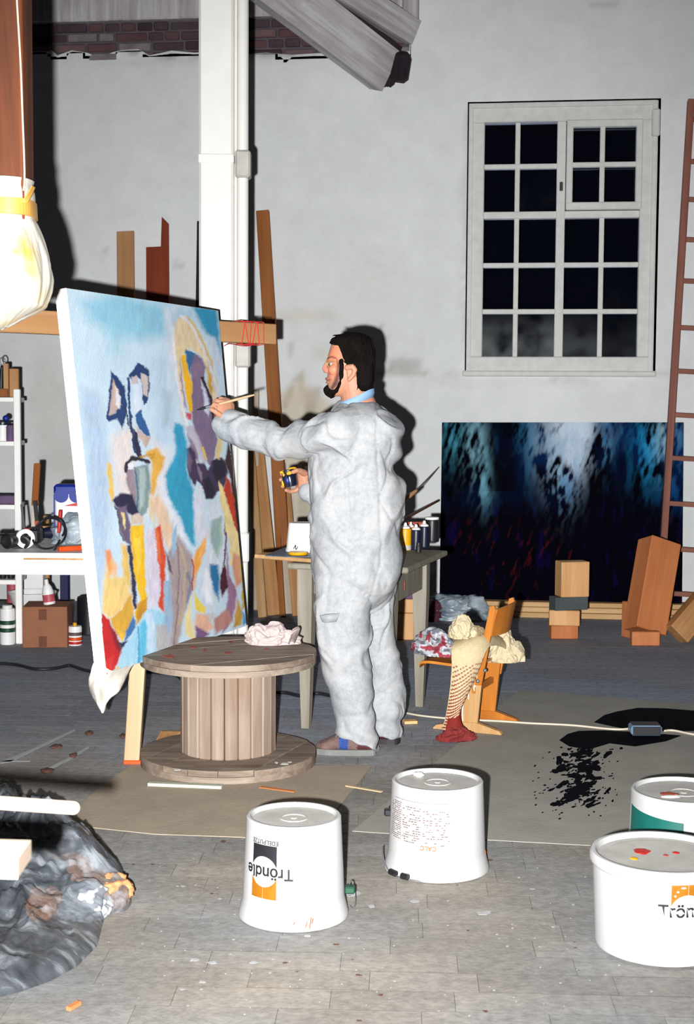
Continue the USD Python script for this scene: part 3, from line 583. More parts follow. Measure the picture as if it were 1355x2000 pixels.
ops = [((118, 192, 218), 22, [(160, 590), (230, 570), (330, 600), (345, 650), (280, 665), (215, 650), (175, 625)], None, .75), ((120, 190, 215), 18, [(300, 600), (372, 606), (370, 640), (330, 660)], None, .55), ((150, 205, 225), 18, [(205, 640), (250, 640), (235, 690), (215, 690)], None, .6),
       ((170, 190, 215), 16, [(160, 760), (190, 770), (215, 900), (210, 1070), (190, 1180), (175, 1000)], None, .8), ((180, 205, 230), 14, [(300, 700), (330, 690), (335, 860), (300, 880)], None, .5),
       ((216, 220, 232), 10, [(318, 600), (345, 598), (345, 660), (330, 780), (325, 680)], None, .7),
       ((38, 146, 188), 7, [(376, 597), (424, 604), (432, 700), (418, 660), (402, 650), (388, 625)]), ((200, 214, 230), 6, [(405, 660), (420, 662), (432, 705), (428, 740), (416, 700)]),
       ((150, 170, 185), 14, [(318, 760), (332, 770), (334, 830), (322, 830)], None, .7),
       ((232, 214, 206), 16, [(216, 850), (262, 830), (262, 960), (240, 1000), (222, 940)], None, .8), ((240, 220, 214), 14, [(300, 860), (330, 880), (320, 990), (285, 1010), (290, 930)], None, .6),
       # arch on the right
       ((228, 206, 166), 3, [(336, 650), (346, 624), (360, 616), (378, 630), (397, 662), (413, 702), (425, 747), (424, 790), (415, 806), (407, 740), (396, 700), (384, 688), (368, 680), (361, 690), (356, 720), (360, 800), (364, 832), (354, 810), (345, 740), (337, 690)]),
       ((150, 130, 140), 3, [(400, 690), (412, 708), (420, 740), (414, 735)]), ((226, 230, 240), 3, [(337, 640), (341, 690), (346, 745), (358, 800), (366, 832)], 5), ((222, 224, 232), 3, [(352, 618), (372, 632), (392, 670), (404, 700), (416, 730), (422, 760)], 5), ((212, 184, 120), 3, [(366, 620), (386, 645), (400, 680), (412, 712)], 4),
       (MAUVE, 3, [(372, 704), (382, 690), (393, 698), (402, 718), (399, 738), (411, 778), (416, 810), (424, 860), (421, 888), (410, 911), (396, 888), (379, 842), (373, 803), (374, 772)]), ((150, 120, 150), 4, [(376, 712), (388, 705), (392, 720), (380, 740)], None, .6),
       ((242, 182, 20), 2, [(354, 694), (363, 692), (374, 747), (377, 803), (370, 806), (362, 766)]), ((44, 104, 150), 2.5, [(362, 682), (383, 691), (374, 712), (372, 730), (365, 708)]), ((150, 125, 160), 2.5, [(353, 700), (356, 750), (366, 800), (360, 790), (352, 740)]),
       ((214, 220, 236), 3, [(394, 742), (402, 768), (411, 798), (408, 814), (399, 800)]), ((206, 158, 44), 3, [(405, 716), (413, 740), (416, 756), (412, 776), (406, 748)]), ((178, 82, 24), 2.5, [(416, 806), (424, 812), (426, 834), (422, 845), (417, 826)]),
       ((24, 16, 22), 2, [(396, 738), (404, 758), (414, 788), (418, 822)], 5), ((206, 206, 218), 3, [(416, 745), (424, 770), (420, 790)], 5), ((205, 74, 80), 2, [(363, 804), (373, 808), (374, 822), (368, 818)]), ((196, 186, 200), 3, [(360, 832), (376, 830), (392, 862), (404, 905), (396, 905), (378, 870)], None, .9), ((140, 120, 146), 3, [(366, 846), (384, 876), (390, 904), (374, 890)]),
       # dark violet feathers
       (DVIO, 3, [(362, 876), (372, 872), (381, 884), (384, 905), (398, 905), (405, 918), (412, 900), (432, 892), (441, 898), (445, 924), (437, 958), (424, 962), (417, 975), (404, 974), (397, 955), (384, 938), (379, 948), (370, 936), (364, 914)]), ((120, 96, 120), 3, [(366, 880), (376, 900), (372, 926), (364, 905)], None, .8), ((150, 132, 150), 2, [(383, 905), (392, 940), (396, 925)], None, .8), ((30, 22, 44), 3, [(416, 898), (440, 900), (440, 928), (424, 944), (414, 920)]), ((30, 22, 44), 3, [(396, 938), (408, 930), (420, 958), (416, 974), (404, 972)]), ((214, 214, 228), 3, [(384, 948), (392, 950), (400, 974), (404, 990), (392, 985)]), ((236, 200, 60), 2, [(395, 873), (399, 872), (404, 898), (400, 897)]),
       ((224, 200, 142), 3, [(428, 832), (437, 856), (429, 898), (421, 894), (424, 860)]), ((236, 214, 150), 3, [(427, 940), (440, 955), (470, 1058), (474, 1115), (462, 1110), (450, 1050), (430, 985)]),
       ((56, 28, 36), 2.5, [(446, 858), (455, 905), (463, 964), (468, 1005), (459, 995), (448, 930), (440, 905)]), ((192, 56, 22), 2.5, [(441, 930), (450, 944), (462, 990), (468, 1046), (459, 1032), (446, 985), (438, 958)]),
       ((40, 34, 56), 2, [(458, 985), (466, 1035), (474, 1085)], 4),
       # cyan wave
       ((44, 154, 190), 5, [(342, 824), (358, 832), (366, 872), (363, 917), (378, 958), (379, 1010), (380, 1066), (373, 1066), (357, 1024), (340, 990), (328, 968), (323, 930), (330, 912), (343, 884), (339, 842)]), ((216, 218, 230), 6, [(380, 960), (396, 980), (400, 1040), (392, 1060), (382, 1040)]), ((226, 226, 236), 6, [(318, 930), (326, 972), (340, 1000), (356, 1030), (368, 1066), (352, 1052), (334, 1010), (316, 970)]),
       # the two figures
       (NAVY, 2, [(216, 722), (230, 738), (243, 752), (248, 797), (240, 838), (228, 818), (214, 824), (207, 818), (211, 790), (214, 760)]), (BEIGE, 2, [(220, 740), (231, 760), (236, 790), (224, 808), (213, 812), (217, 772)]), ((222, 222, 232), 2, [(225, 752), (234, 776), (233, 800), (226, 790)]),
       (NAVY, 2, [(268, 709), (292, 722), (292, 758), (288, 788), (280, 790), (276, 742), (268, 738), (258, 745), (251, 736)]), ((204, 184, 184), 2, [(256, 738), (267, 733), (270, 747), (256, 750)]), ((206, 190, 188), 2, [(274, 728), (290, 734), (288, 776), (280, 770)]), ((216, 226, 242), 2, [(260, 752), (274, 750), (276, 800), (262, 806)]), ((36, 88, 146), 2, [(262, 812), (274, 800), (292, 842), (294, 852), (284, 850), (270, 832)]), (BEIGE, 2, [(268, 832), (282, 848), (294, 854), (292, 864), (284, 876), (270, 852)]), (NAVY, 1.5, [(250, 740), (252, 790), (257, 840), (264, 882), (275, 893)], 5), ((30, 30, 60), 1.5, [(244, 795), (252, 830)], 3), ((34, 34, 66), 2, [(259, 838), (268, 846), (276, 886), (278, 896), (268, 892), (262, 866)]),
       ((226, 172, 68), 4, [(284, 882), (304, 873), (323, 893), (318, 914), (308, 934), (299, 970), (293, 960), (297, 902)]), ((200, 140, 40), 3, [(276, 892), (300, 886), (296, 894)], 4), ((230, 192, 96), 3, [(208, 905), (216, 907), (224, 964), (220, 990), (213, 962)]),
       ((128, 152, 152), 3, [(262, 914), (291, 905), (294, 960), (287, 1000), (274, 1012), (262, 972)]), ((176, 194, 190), 3, [(272, 915), (284, 912), (282, 980), (274, 1000)], None, .8), ((152, 134, 146), 3, [(245, 918), (262, 918), (267, 990), (258, 986), (249, 950)]), ((40, 26, 46), 2, [(246, 920), (248, 904), (257, 894), (268, 896), (290, 902)], 7), ((228, 228, 238), 2, [(250, 906), (260, 904), (260, 916), (252, 918)]), ((60, 90, 120), 2, [(263, 915), (270, 960), (268, 990)], 2.5),
       ((34, 30, 62), 3, [(220, 978), (236, 962), (257, 966), (268, 990), (272, 1002), (262, 1012), (246, 996), (230, 992)]), ((104, 88, 114), 3, [(226, 992), (248, 987), (256, 1036), (258, 1066), (242, 1056), (232, 1022)]), ((226, 206, 140), 2, [(237, 998), (243, 1000), (245, 1036), (239, 1020)]), ((70, 60, 60), 2, [(226, 990), (236, 1040), (241, 1056)], 3),
       ((228, 190, 100), 5, [(236, 1062), (249, 1065), (257, 1152), (242, 1136)]), ((44, 40, 72), 2.5, [(249, 1064), (258, 1064), (264, 1120), (268, 1188), (261, 1192), (255, 1124)]),
       ((238, 188, 30), 3, [(254, 1026), (281, 1024), (283, 1080), (286, 1150), (287, 1190), (266, 1220), (264, 1196), (274, 1170), (262, 1124), (258, 1066)]), ((214, 194, 178), 3, [(254, 1008), (268, 1003), (281, 1010), (280, 1022), (256, 1023)]), ((250, 210, 70), 3, [(262, 1050), (276, 1048), (276, 1100), (268, 1130)], None, .7), ((200, 142, 34), 3, [(268, 1182), (287, 1166), (288, 1192), (266, 1221)]),
       ((232, 198, 124), 6, [(207, 1090), (216, 1128), (245, 1126), (257, 1164), (232, 1196), (212, 1210), (199, 1196)]), ((226, 132, 52), 4, [(205, 1076), (216, 1074), (222, 1110), (212, 1122)], None, .9), ((236, 170, 90), 5, [(218, 1090), (232, 1106), (226, 1128), (212, 1124)], None, .7), ((214, 164, 58), 3, [(215, 1209), (236, 1190), (256, 1160), (262, 1198), (239, 1250), (226, 1238)]), ((232, 190, 60), 3, [(228, 1228), (242, 1240), (238, 1256)]),
       ((192, 28, 32), 2, [(199, 1198), (212, 1210), (240, 1266), (226, 1307), (208, 1320), (200, 1260)]), ((108, 24, 42), 4, [(213, 1212), (240, 1266), (232, 1280), (220, 1240)], None, .85), ((220, 56, 50), 3, [(206, 1290), (222, 1280), (222, 1308), (209, 1318)], None, .7),
       ((60, 112, 168), 3, [(261, 1200), (266, 1226), (242, 1256), (245, 1232)]), ((40, 42, 82), 2.5, [(232, 1254), (250, 1252), (240, 1268)]),
       ((156, 206, 230), 4, [(290, 1190), (314, 1194), (332, 1210), (334, 1276), (254, 1308), (224, 1312), (240, 1268), (268, 1226)]), ((92, 184, 216), 4, [(274, 1216), (290, 1208), (282, 1290), (270, 1294)]), ((206, 224, 240), 4, [(284, 1200), (300, 1196), (304, 1260), (290, 1284)], None, .8), ((182, 172, 166), 6, [(304, 1222), (328, 1216), (334, 1268), (304, 1282)], None, .85), ((70, 150, 200), 2, [(270, 1226), (272, 1300)], 3), ((170, 210, 232), 4, [(234, 1276), (262, 1240), (262, 1300), (228, 1310)], None, .6),
       # centre
       ((216, 206, 222), 6, [(285, 1028), (304, 1036), (318, 1124), (309, 1180), (291, 1190), (287, 1124)]), ((228, 196, 166), 6, [(291, 980), (308, 966), (326, 995), (338, 1032), (333, 1078), (317, 1046), (303, 1008)]), ((220, 196, 150), 4, [(290, 960), (300, 985), (303, 1030), (292, 1010)], None, .8), ((208, 70, 38), 3, [(303, 1032), (314, 1025), (323, 1088), (322, 1152), (320, 1198), (309, 1184), (314, 1134), (306, 1078)]), ((232, 130, 60), 4, [(304, 1030), (310, 1040), (314, 1100), (308, 1080)], None, .8),
       ((168, 152, 152), 5, [(326, 1080), (349, 1046), (376, 1086), (376, 1152), (357, 1208), (349, 1262), (330, 1276), (334, 1200), (330, 1120)]), ((150, 178, 204), 4, [(320, 1136), (334, 1132), (338, 1208), (328, 1240), (320, 1200)]), ((152, 188, 216), 3, [(337, 1036), (346, 1022), (344, 1072), (336, 1090)]), ((92, 72, 88), 2.5, [(322, 1076), (332, 1098), (338, 1122), (328, 1110)]), ((120, 100, 104), 2, [(345, 1060), (350, 1120), (346, 1200), (338, 1260)], 3, .8), ((196, 172, 130), 3, [(352, 1070), (362, 1100), (360, 1180), (350, 1220)], 4, .8), ((90, 110, 140), 3, [(366, 1120), (374, 1140), (366, 1176)], 5, .7),
       ((238, 164, 60), 4, [(404, 1040), (400, 1080), (384, 1122), (380, 1150), (377, 1096), (384, 1076)]), ((246, 190, 110), 4, [(398, 1050), (396, 1080), (386, 1100)], None, .7), ((176, 50, 28), 2, [(374, 1094), (378, 1112), (376, 1152)], 3),
       ((206, 216, 228), 4, [(406, 980), (428, 979), (438, 1008), (439, 1070), (428, 1128), (428, 1174), (416, 1194), (401, 1188), (386, 1152), (396, 1118), (404, 1090), (402, 1034)]), ((146, 172, 172), 4, [(411, 1016), (432, 1008), (434, 1060), (424, 1086), (412, 1060)]), ((170, 190, 150), 3, [(428, 1020), (434, 1060), (424, 1088)], 3, .7), ((36, 114, 166), 4, [(409, 1100), (426, 1102), (428, 1134), (427, 1176), (418, 1152), (411, 1124)]), ((230, 236, 244), 4, [(402, 1110), (410, 1130), (414, 1180), (404, 1180), (394, 1150)]),
       ((74, 24, 40), 3, [(436, 1098), (443, 1112), (447, 1146), (433, 1168), (428, 1136)]), ((90, 30, 60), 2, [(439, 1010), (441, 1060), (437, 1098)], 3), ((152, 112, 142), 3, [(441, 1060), (450, 1128), (464, 1158), (455, 1208), (433, 1240), (445, 1170)]), ((212, 152, 122), 4, [(450, 1074), (469, 1088), (473, 1134), (460, 1150)]), ((236, 210, 140), 3, [(438, 1010), (452, 1070), (452, 1100)], 5), ((192, 162, 42), 2.5, [(469, 1074), (476, 1084), (484, 1180), (473, 1192)]),
       ((236, 216, 154), 4, [(378, 1157), (372, 1198), (384, 1252), (380, 1256), (362, 1238), (360, 1208)]), ((228, 178, 148), 4, [(383, 1196), (406, 1203), (418, 1226), (388, 1248), (380, 1222)]), ((238, 208, 84), 3, [(380, 1157), (400, 1188), (401, 1200), (382, 1190)]), ((122, 88, 128), 3, [(382, 1222), (410, 1238), (397, 1248), (383, 1253)]), ((184, 132, 122), 4, [(418, 1208), (444, 1188), (455, 1214), (420, 1240)]), ((206, 190, 186), 4, [(402, 1200), (420, 1196), (418, 1212), (408, 1216)], None, .8), ((198, 152, 62), 3, [(464, 1168), (473, 1195), (470, 1222), (455, 1226)]), ((92, 162, 206), 2, [(471, 1192), (483, 1214), (473, 1222)]), ((230, 180, 70), 1.5, [(226, 1304), (232, 1300), (233, 1308)])]
FEATHER = 1.4
colc = paint(PXc, base, ops, warp=2.8, wf=0.08, streak=0.20, seed=5)
FEATHER = 1.0
colc = colc * 0.90 * (1 + .14 * (meshkit.fbm(np.c_[PXc[:, 0] * .22 + PXc[:, 1] * .03, PXc[:, 1] * .035, np.zeros(len(PXc))], 3, 14) - .5))[:, None] + .012
pc = thing('stretched_canvas', 'large abstract painting in pale blue, yellow and violet on a tilted canvas', 'painting', base=(cq['BL'] + cq['BR']) / 2 * [1, 1, 1])
vs, fs = sheet(P, 0.004, back=-cn)
part(pc, 'painted_face', (vs, fs), 'art_paint', col=np.vstack([colc, np.tile(lin((230, 222, 208)), (len(colc), 1)) * .7]), smooth=False)
def cpt(a, b, o=0.0): return ((1 - a) * (1 - b)) * cq['BL'] + a * (1 - b) * cq['BR'] + (1 - a) * b * cq['TL'] + a * b * cq['TR'] - cn * o
TH = 0.050
def cbar(a0, a1, b0, b1, o0, o1): return chull([cpt(a, b, o) for a in (a0, a1) for b in (b0, b1) for o in (o0, o1)])
part(pc, 'canvas_edge', cbar(-0.001, 0.03, -0.001, 1.001, 0.003, TH), 'canvas_cloth'); part(pc, 'canvas_edge', cbar(0.97, 1.001, -0.001, 1.001, 0.003, TH), 'canvas_cloth')
part(pc, 'canvas_edge', cbar(0.03, 0.97, 0.97, 1.001, 0.003, TH), 'canvas_cloth'); part(pc, 'canvas_edge', cbar(0.03, 0.97, -0.001, 0.03, 0.003, TH), 'canvas_cloth')
part(pc, 'stretcher_bar', cbar(0.47, 0.53, 0.03, 0.97, 0.012, TH - 0.006), 'pine')
# loose canvas hanging from the lower left corner
cB = [cpt(0.0, 0, TH), cpt(0.0, 0, 0.02), cpt(0.04, 0.0, 0.004), cpt(0.10, 0, 0.01), cpt(0.165, 0.0, 0.02)]
def dn(u, v, Y): return at(u, v, Y)
rowsT = [[cpt(0, 0.03, TH + .004), cpt(-0.003, 0.03, 0.02), cpt(0.01, 0.01, -0.004), cpt(0.08, 0.004, -0.003), cpt(0.165, 0.004, 0.0)],
         [dn(175, 1332, 5.31), dn(190, 1336, 5.27), dn(203, 1338, 5.29), dn(226, 1334, 5.33), dn(250, 1314, 5.45)],
         [dn(177, 1352, 5.33), dn(192, 1356, 5.26), dn(206, 1352, 5.31), dn(224, 1352, 5.30), dn(240, 1334, 5.42)],
         [dn(184, 1362, 5.33), dn(195, 1376, 5.28), dn(205, 1370, 5.30), dn(219, 1360, 5.32), dn(232, 1346, 5.42)],
         [dn(196, 1386, 5.33), dn(199, 1392, 5.29), dn(203, 1388, 5.30), dn(210, 1362, 5.34), dn(222, 1356, 5.40)]]
G = dense(rowsT, 40, 40); G = G + (0.010 * (meshkit.fbm(G * 22, 3, 3) - 0.5))[..., None] * np.array([1, 1, 0.3])
part(pc, 'loose_canvas', sheet(G, 0.0025), 'canvas_cloth', smooth=True)

# pale prop leg and the crossbar that the canvas leans on
zl = 0.0; ft = gr(258, 1490)
q, M = board(ft + [0, 0, 0.004], at(277, 1180, 5.80), 0.062, 0.045, side=(1, 0, 0)); lg = thing('easel_prop', 'pale square wooden prop leg standing under the canvas beside the cable reel', 'easel', base=ft)
part(lg, 'leg', q, 'pine_pale', xf=M); part(lg, 'foot_block', place(cbox(0.075, 0.06, 0.016, 0.003), trimesh.transformations.translation_matrix(ft + [0.006, 0, 0.008])), 'orange_paint')
c0_, c1_ = at(-30, 624, 5.74), at(533, 653, 6.93)
cbm = thing('crossbar', 'rough brown timber crossbar behind the canvas, lashed to the white column', 'timber', base=(c0_ + c1_) / 2)
q, M = board(c0_, c1_, 0.096, 0.05, side=(0, 0, 1), b=0.004); part(cbm, 'beam', q, 'tan_board', xf=M)
ax = (c1_ - c0_) / np.linalg.norm(c1_ - c0_); S_ = np.cross(ax, [0, 0, 1.0]); S_ /= np.linalg.norm(S_); Uz = np.cross(S_, ax)
ls = []
for u_, sk in ((466, .01), (472, -.012), (479, .004), (486, .012), (493, -.006), (503, .0)):
    c = c0_ + ax * ((at(u_, 650, 6.8)[0] - c0_[0]) / ax[0]); hw_, hz = 0.030, 0.052
    ls.append(tube([c + S_ * a * hw_ + Uz * b * hz + ax * (sk * b + 0.006 * a) for a, b in ((1, 1), (1, 0), (1, -1), (0, -1.06), (-1, -1), (-1, 0), (-1, 1), (0, 1.06), (1, 1))], 0.0024, 6, 1, smooth=False))
part(cbm, 'lashing', cat(*ls), 'red_string'); part(cbm, 'lashing_tail', tube([at(500, 670, 6.78), at(480, 676, 6.80), at(455, 672, 6.70), at(438, 676, 6.62)], 0.002, 6), 'red_string')

# ================================================================ hanging timber with its tied-up plastic bag
YP = 3.9
hp = thing('hanging_post', 'brown vertical timber hanging at the left edge, a white bag taped over its lower end', 'timber', base=at(20, 430, YP + 0.07))
px0, px1 = at(-60, 300, YP)[0], at(46, 300, YP)[0]
part(hp, 'post', vbox(px0, px1, YP, YP + 0.125, at(20, 430, YP)[2], WH, 0.004), 'post_wood')
part(hp, 'cord', tube([at(32, -900, YP - 0.004), at(33, 0, YP - 0.004), at(40, 120, YP - 0.005), at(45, 250, YP - 0.004), at(48, 345, YP - 0.005), at(46, 372, YP - 0.012)], 0.0026, 6, 6), 'cable_white')
usdkit.material(stage, LOOKS + '/thin_white_plastic', {
    't': ('texture_coordinate', {}), 'n': ('noise_texture', {'scale': 7.0, 'detail': 4.0}), 'r': ('rgb_ramp', {'ramp': [(0.32, C(250, 206, 96, .62)), (0.48, C(248, 240, 222, .68)), (0.7, C(250, 248, 244, .7))]}),
    'p': ('principled_bsdf', {'roughness': 0.35, 'specular_ior_level': 0.5}), 'tr': ('translucent_bsdf', {'color': (0.8, 0.76, 0.66)}), 'm': ('mix_closure', {'fac': 0.25})},
    [('t.object', 'n.vector'), ('n.fac', 'r.fac'), ('r.color', 'p.base_color'), ('p.BSDF', 'm.closure1'), ('tr.BSDF', 'm.closure2')], surface='m.closure')
bag_prof = [(352, 65, 62), (366, 63, 66), (378, 66, 66), (392, 67, 66), (410, 67, 64), (424, 66, 66), (438, 72, 78), (460, 80, 96), (490, 88, 112), (520, 95, 126), (545, 98, 134), (560, 97, 136), (580, 92, 130), (596, 86, 122), (608, 70, 104), (622, 42, 74), (636, 18, 46), (644, 2, 22)]
secs = []
for v, xr, hd in bag_prof:
    xl = -70 if v < 430 else -78 - (v - 430) * 0.15 if v < 600 else -70 + (v - 600) * 1.1
    c = at((xl + xr) / 2, v, YP + 0.06); secs.append((c, pm((xr - xl) / 2, YP), pm(hd, YP) * 0.8 if v > 430 else 0.088))
bg = to_tm(loft(dens(secs, 70), 90, 2.4)); bg = bg.subdivide(); v_ = np.array(bg.vertices)
cz_ = v_ - np.array([px0 * .5 + px1 * .5, YP + 0.06, 0]); an = np.arctan2(cz_[:, 1], cz_[:, 0]); hh = (v_[:, 2] - at(0, 430, YP)[2]) / 0.3
fold = np.where(hh < 0.02, np.clip(-hh * 3, 0, 1), 0) * 0.0
fo = 1 - np.abs(2 * meshkit.fbm(np.c_[np.cos(an) * 2.6, np.sin(an) * 2.6, hh * 0.9], 4, 3) - 1)
rad = np.c_[np.cos(an), np.sin(an), np.zeros(len(an))]
v_ += rad * ((fo - 0.75) * (0.022 * np.clip(-hh * 4 + 0.3, 0.12, 1)))[:, None]
bg.vertices = v_; part(hp, 'plastic_bag', bg, 'thin_white_plastic', smooth=True)
plain('yellow_tape', C(236, 178, 84, .6), 0.45, 0.2, 18)
xt_ = at(69, 400, YP + .06)[0]
for (v0, v1, dx) in ((388, 420, 0), ):
    zc0, zc1 = at(0, v1, YP)[2], at(0, v0, YP)[2]
    part(hp, 'tape', loft(dens([(np.array([(px0 + xt_) / 2, YP + 0.060, zc0]), (xt_ - px0) / 2, 0.098), (np.array([(px0 + xt_) / 2, YP + 0.060, zc1]), (xt_ - px0) / 2 - .002, 0.097)], 4), 40, 3.0), 'yellow_tape')
part(hp, 'tape_end', sheet(dense([[at(62, 362, YP - .03), at(68, 366, YP + .0)], [at(52, 378, YP - .035), at(60, 384, YP - .01)], [at(42, 394, YP - .036), at(52, 398, YP - .03)]], 8, 10), 0.002), 'yellow_tape', smooth=True)

# ================================================================ boards leaning on the rear wall
def leaner(label, pts, mat, w, t, name='leaning_board', cat_='board', side=None):
    a, b = pts; q, M = board(a, b, w, t, side=WT if side is None else side); return solo(name, label, cat_, q, mat, xf=M)
def flr(u, dist):          # floor point under pixel column u, at a distance from the wall
    p = wl(u, 1200, dist); d = ray(u, 1200); Y = p[1]; return np.array([d[0] / d[1] * Y, Y, 0.0])
leaner('pale tan board leaning on the wall above the canvas, left of the dark red one', (flr(250, 0.40), wl(245, 452, 0.03)), 'tan_board', pm(34, 10.4), 0.022)
Mz, L = frame(flr(312, 0.35), wl(308, 425, 0.03), WT); w1, w2 = pm(44, 10.4), pm(15, 10.4); hL = L / 2; nt = pm(58, 10.4)
pg = sg.Polygon([(-w1 / 2, -hL), (w1 / 2, -hL), (w1 / 2, hL - 0.05), (w1 / 2 - w2 * 0.85, hL), (w1 / 2 - w2, hL - nt), (-w1 / 2, hL - nt)])
q = extr(pg, 0.02); q.vertices = np.array(q.vertices)[:, [0, 2, 1]] * [1, -1, 1]; q.fix_normals()
solo('leaning_board', 'dark red-brown board with a notched pointed top leaning on the wall above the canvas', 'board', q, 'red_board', xf=Mz)
leaner('thin dark lath leaning on the wall just left of the white column', (flr(376, 0.30), wl(388, 432, 0.03)), 'dark_timber', 0.022, 0.02)
tb = thing('leaning_board', 'tall brown board leaning on the wall right of the white column', 'board', base=flr(556, 0.45))
q, M = board(flr(560, 0.34), wl(513, 412, 0.04), pm(25, 10.2), 0.045, side=WT); part(tb, 'board', q, 'brown_board', xf=M)
lbl = [('short grey-brown slat with a ragged top leaning behind the paintbrush', 499, 762, 499, 'grey_plank', 14, .26),
       ('pale knotty pine batten nearest the column in the group of leaning planks', 488, 860, 513, 'pine', 17, .62),
       ('wide reddish plank leaning second from the column behind the small table', 503, 880, 536, 'old_plank', 27, .50),
       ('narrow reddish slat leaning behind the held paint jar', 536, 930, 552, 'brown_board', 11, .57),
       ('grey weathered plank leaning behind the held paint jar', 546, 905, 561, 'grey_plank', 24, .43),
       ('brown plank leaning farthest right of the plank group, beside the table leg', 556, 925, 580, 'old_plank', 18, .51)]
for l, u0, v0, u1, mt, wp, ds in lbl:
    leaner(l, (flr(u1, ds), wl(u0, v0, 0.05 + ds * 0.1)), mt, pm(wp, 9.8), 0.03, name='leaning_plank', cat_='plank')
# clear plastic scrap hooked over the planks
# ================================================================ the painter
Y0 = 5.93
usdkit.material(stage, LOOKS + '/coverall_cloth', {
    't': ('texture_coordinate', {}), 'n': ('noise_texture', {'scale': 42.0, 'detail': 7.0, 'roughness': 0.8}), 'n2': ('noise_texture', {'scale': 5.0, 'detail': 3.0}), 'mx': ('mix_float', {'fac': 0.4}),
    'r': ('rgb_ramp', {'ramp': [(0.40, C(202, 208, 214, .44)), (0.50, C(226, 229, 232, .44)), (0.60, C(243, 241, 239, .44))]}),
    'bn': ('noise_texture', {'scale': 55.0, 'detail': 4.0}), 'b': ('bump', {'strength': 1.0, 'distance': 0.0012}),
    'p': ('principled_bsdf', {'roughness': 0.75, 'specular_ior_level': 0.2})},
    [('t.object', 'n.vector'), ('t.object', 'n2.vector'), ('n.fac', 'mx.a'), ('n2.fac', 'mx.b'), ('mx.result', 'r.fac'), ('r.color', 'p.base_color'), ('t.object', 'bn.vector'), ('bn.fac', 'b.height'), ('b.normal', 'p.normal')], surface='p.BSDF')
vcol('skin', rough=0.5, bump=0.0006, bscale=220.0, spec=0.35, grain=0.05, gscale=60.0)
plain('hair_dark', (0.006, 0.0045, 0.004), 0.9, 0.3, 60, spec=0.05)
plain('shirt_blue', C(150, 186, 222, .7), 0.8, 0.06, 20)
plain('eye_white', C(215, 210, 205, .5), 0.3); plain('iris', C(60, 44, 34), 0.2)
plain('gold_wire', C(226, 190, 120, .8), 0.3, metallic=0.6)
vcol('shoe_cloth', rough=0.8, bump=0.001, bscale=120.0, grain=0.3, gscale=90.0)
plain('sole_grey', C(150, 150, 146, .5), 0.7, 0.15, 20); plain('sole_dark', C(56, 50, 54, .6), 0.6, 0.1, 20)

def B(u, v, dy=0.0): return at(u, v, Y0 + dy)
k_ = pm(1, Y0)
man = thing('person', 'bearded man in a white coverall standing sideways, painting, paint jar in his lower hand', 'person', base=(B(705, 1470)[0], Y0, 0))

def S3(v, l, r, hd, dy=0.0, sc=1.0): return (B((l + r) / 2, v, dy), (r - l) / 2 * k_ * sc, hd * sc)
torso = [S3(786, 664, 736, .085), S3(795, 655, 745, .13), S3(806, 646, 757, .165), S3(826, 630, 777, .205), S3(850, 614, 788, .215), S3(878, 606, 778, .205), S3(905, 604, 773, .195), S3(950, 604, 784, .19), S3(1000, 605, 787, .185), S3(1040, 605, 781, .185), S3(1080, 607, 784, .19), S3(1120, 610, 781, .19), S3(1145, 614, 777, .165), S3(1168, 626, 762, .12), S3(1190, 645, 735, .07), S3(1205, 665, 715, .03)]
lleg = [S3(1120, 613, 728, .10, -.075), S3(1150, 614, 727, .105, -.08), S3(1200, 617, 722, .105, -.085), S3(1250, 620, 722, .10, -.085), S3(1300, 627, 724, .095, -.085), S3(1345, 641, 728, .09, -.085), S3(1400, 652, 732, .085, -.085), S3(1440, 655, 736, .082, -.085), S3(1474, 657, 739, .080, -.085), S3(1486, 664, 740, .078, -.085)]
rleg = [S3(1120, 668, 780, .10, .085), S3(1150, 690, 777, .10, .09), S3(1180, 694, 770, .098, .09), S3(1210, 697, 768, .095, .095), S3(1240, 700, 771, .095, .10), S3(1300, 705, 782, .09, .11), S3(1345, 710, 789, .085, .115), S3(1385, 713, 792, .085, .12), S3(1410, 716, 784, .08, .12), S3(1440, 721, 787, .08, .12), S3(1464, 726, 787, .078, .12), S3(1472, 728, 787, .076, .12)]
LSH, LEL, LWR = B(664, 846, -.15), B(548, 864, .02), B(444, 827, .165)
def mid(a, b, t): return a * (1 - t) + b * t
larm = caps((B(700, 838, -.08), .10), (LSH, .098), (mid(LSH, LEL, .5) + [0, 0, -.004], .080), (LEL, .074), (mid(LEL, LWR, .5) + [0, 0, -.004], .069), (mid(LEL, LWR, .93), .064), (mid(LEL, LWR, 1.0), .060))
RSH, REL, RWR = B(742, 850, .15), B(676, 972, .27), B(603, 962, .31)
rarm = caps((RSH, .095), (mid(RSH, REL, .5), .078), (REL, .07), (mid(REL, RWR, .5), .06), (RWR + [0.012, 0, -.003], .047), (RWR, .044))
cov = union(loft(dens(torso, 60), 64, 2.35), loft(dens(lleg, 50), 48, 2.1), loft(dens(rleg, 50), 48, 2.1), larm, rarm)
cov = to_tm(cov.refine_to_length(0.022)); cov = soft(cov, lamb=0.5, nu=0.52, iterations=10)
cov = to_tm(mani(cov).refine_to_length(0.0095)) if mani(cov).status() == m3.Error.NoError else cov.subdivide()
v_ = np.array(cov.vertices); n_ = np.array(cov.vertex_normals)
def ridge(p, s, o=3): return 1 - np.abs(2 * meshkit.fbm(p, o, s) - 1)
rel = v_ - B(700, 1100)
f1 = ridge(rel * [5, 5, 7.5] + 3, 3); f2 = ridge(rel * [11, 11, 16] + 9, 7); f3 = meshkit.fbm(rel * [3, 3, 2.4] + 5, 3, 11) - 0.5
amp = np.ones(len(v_))
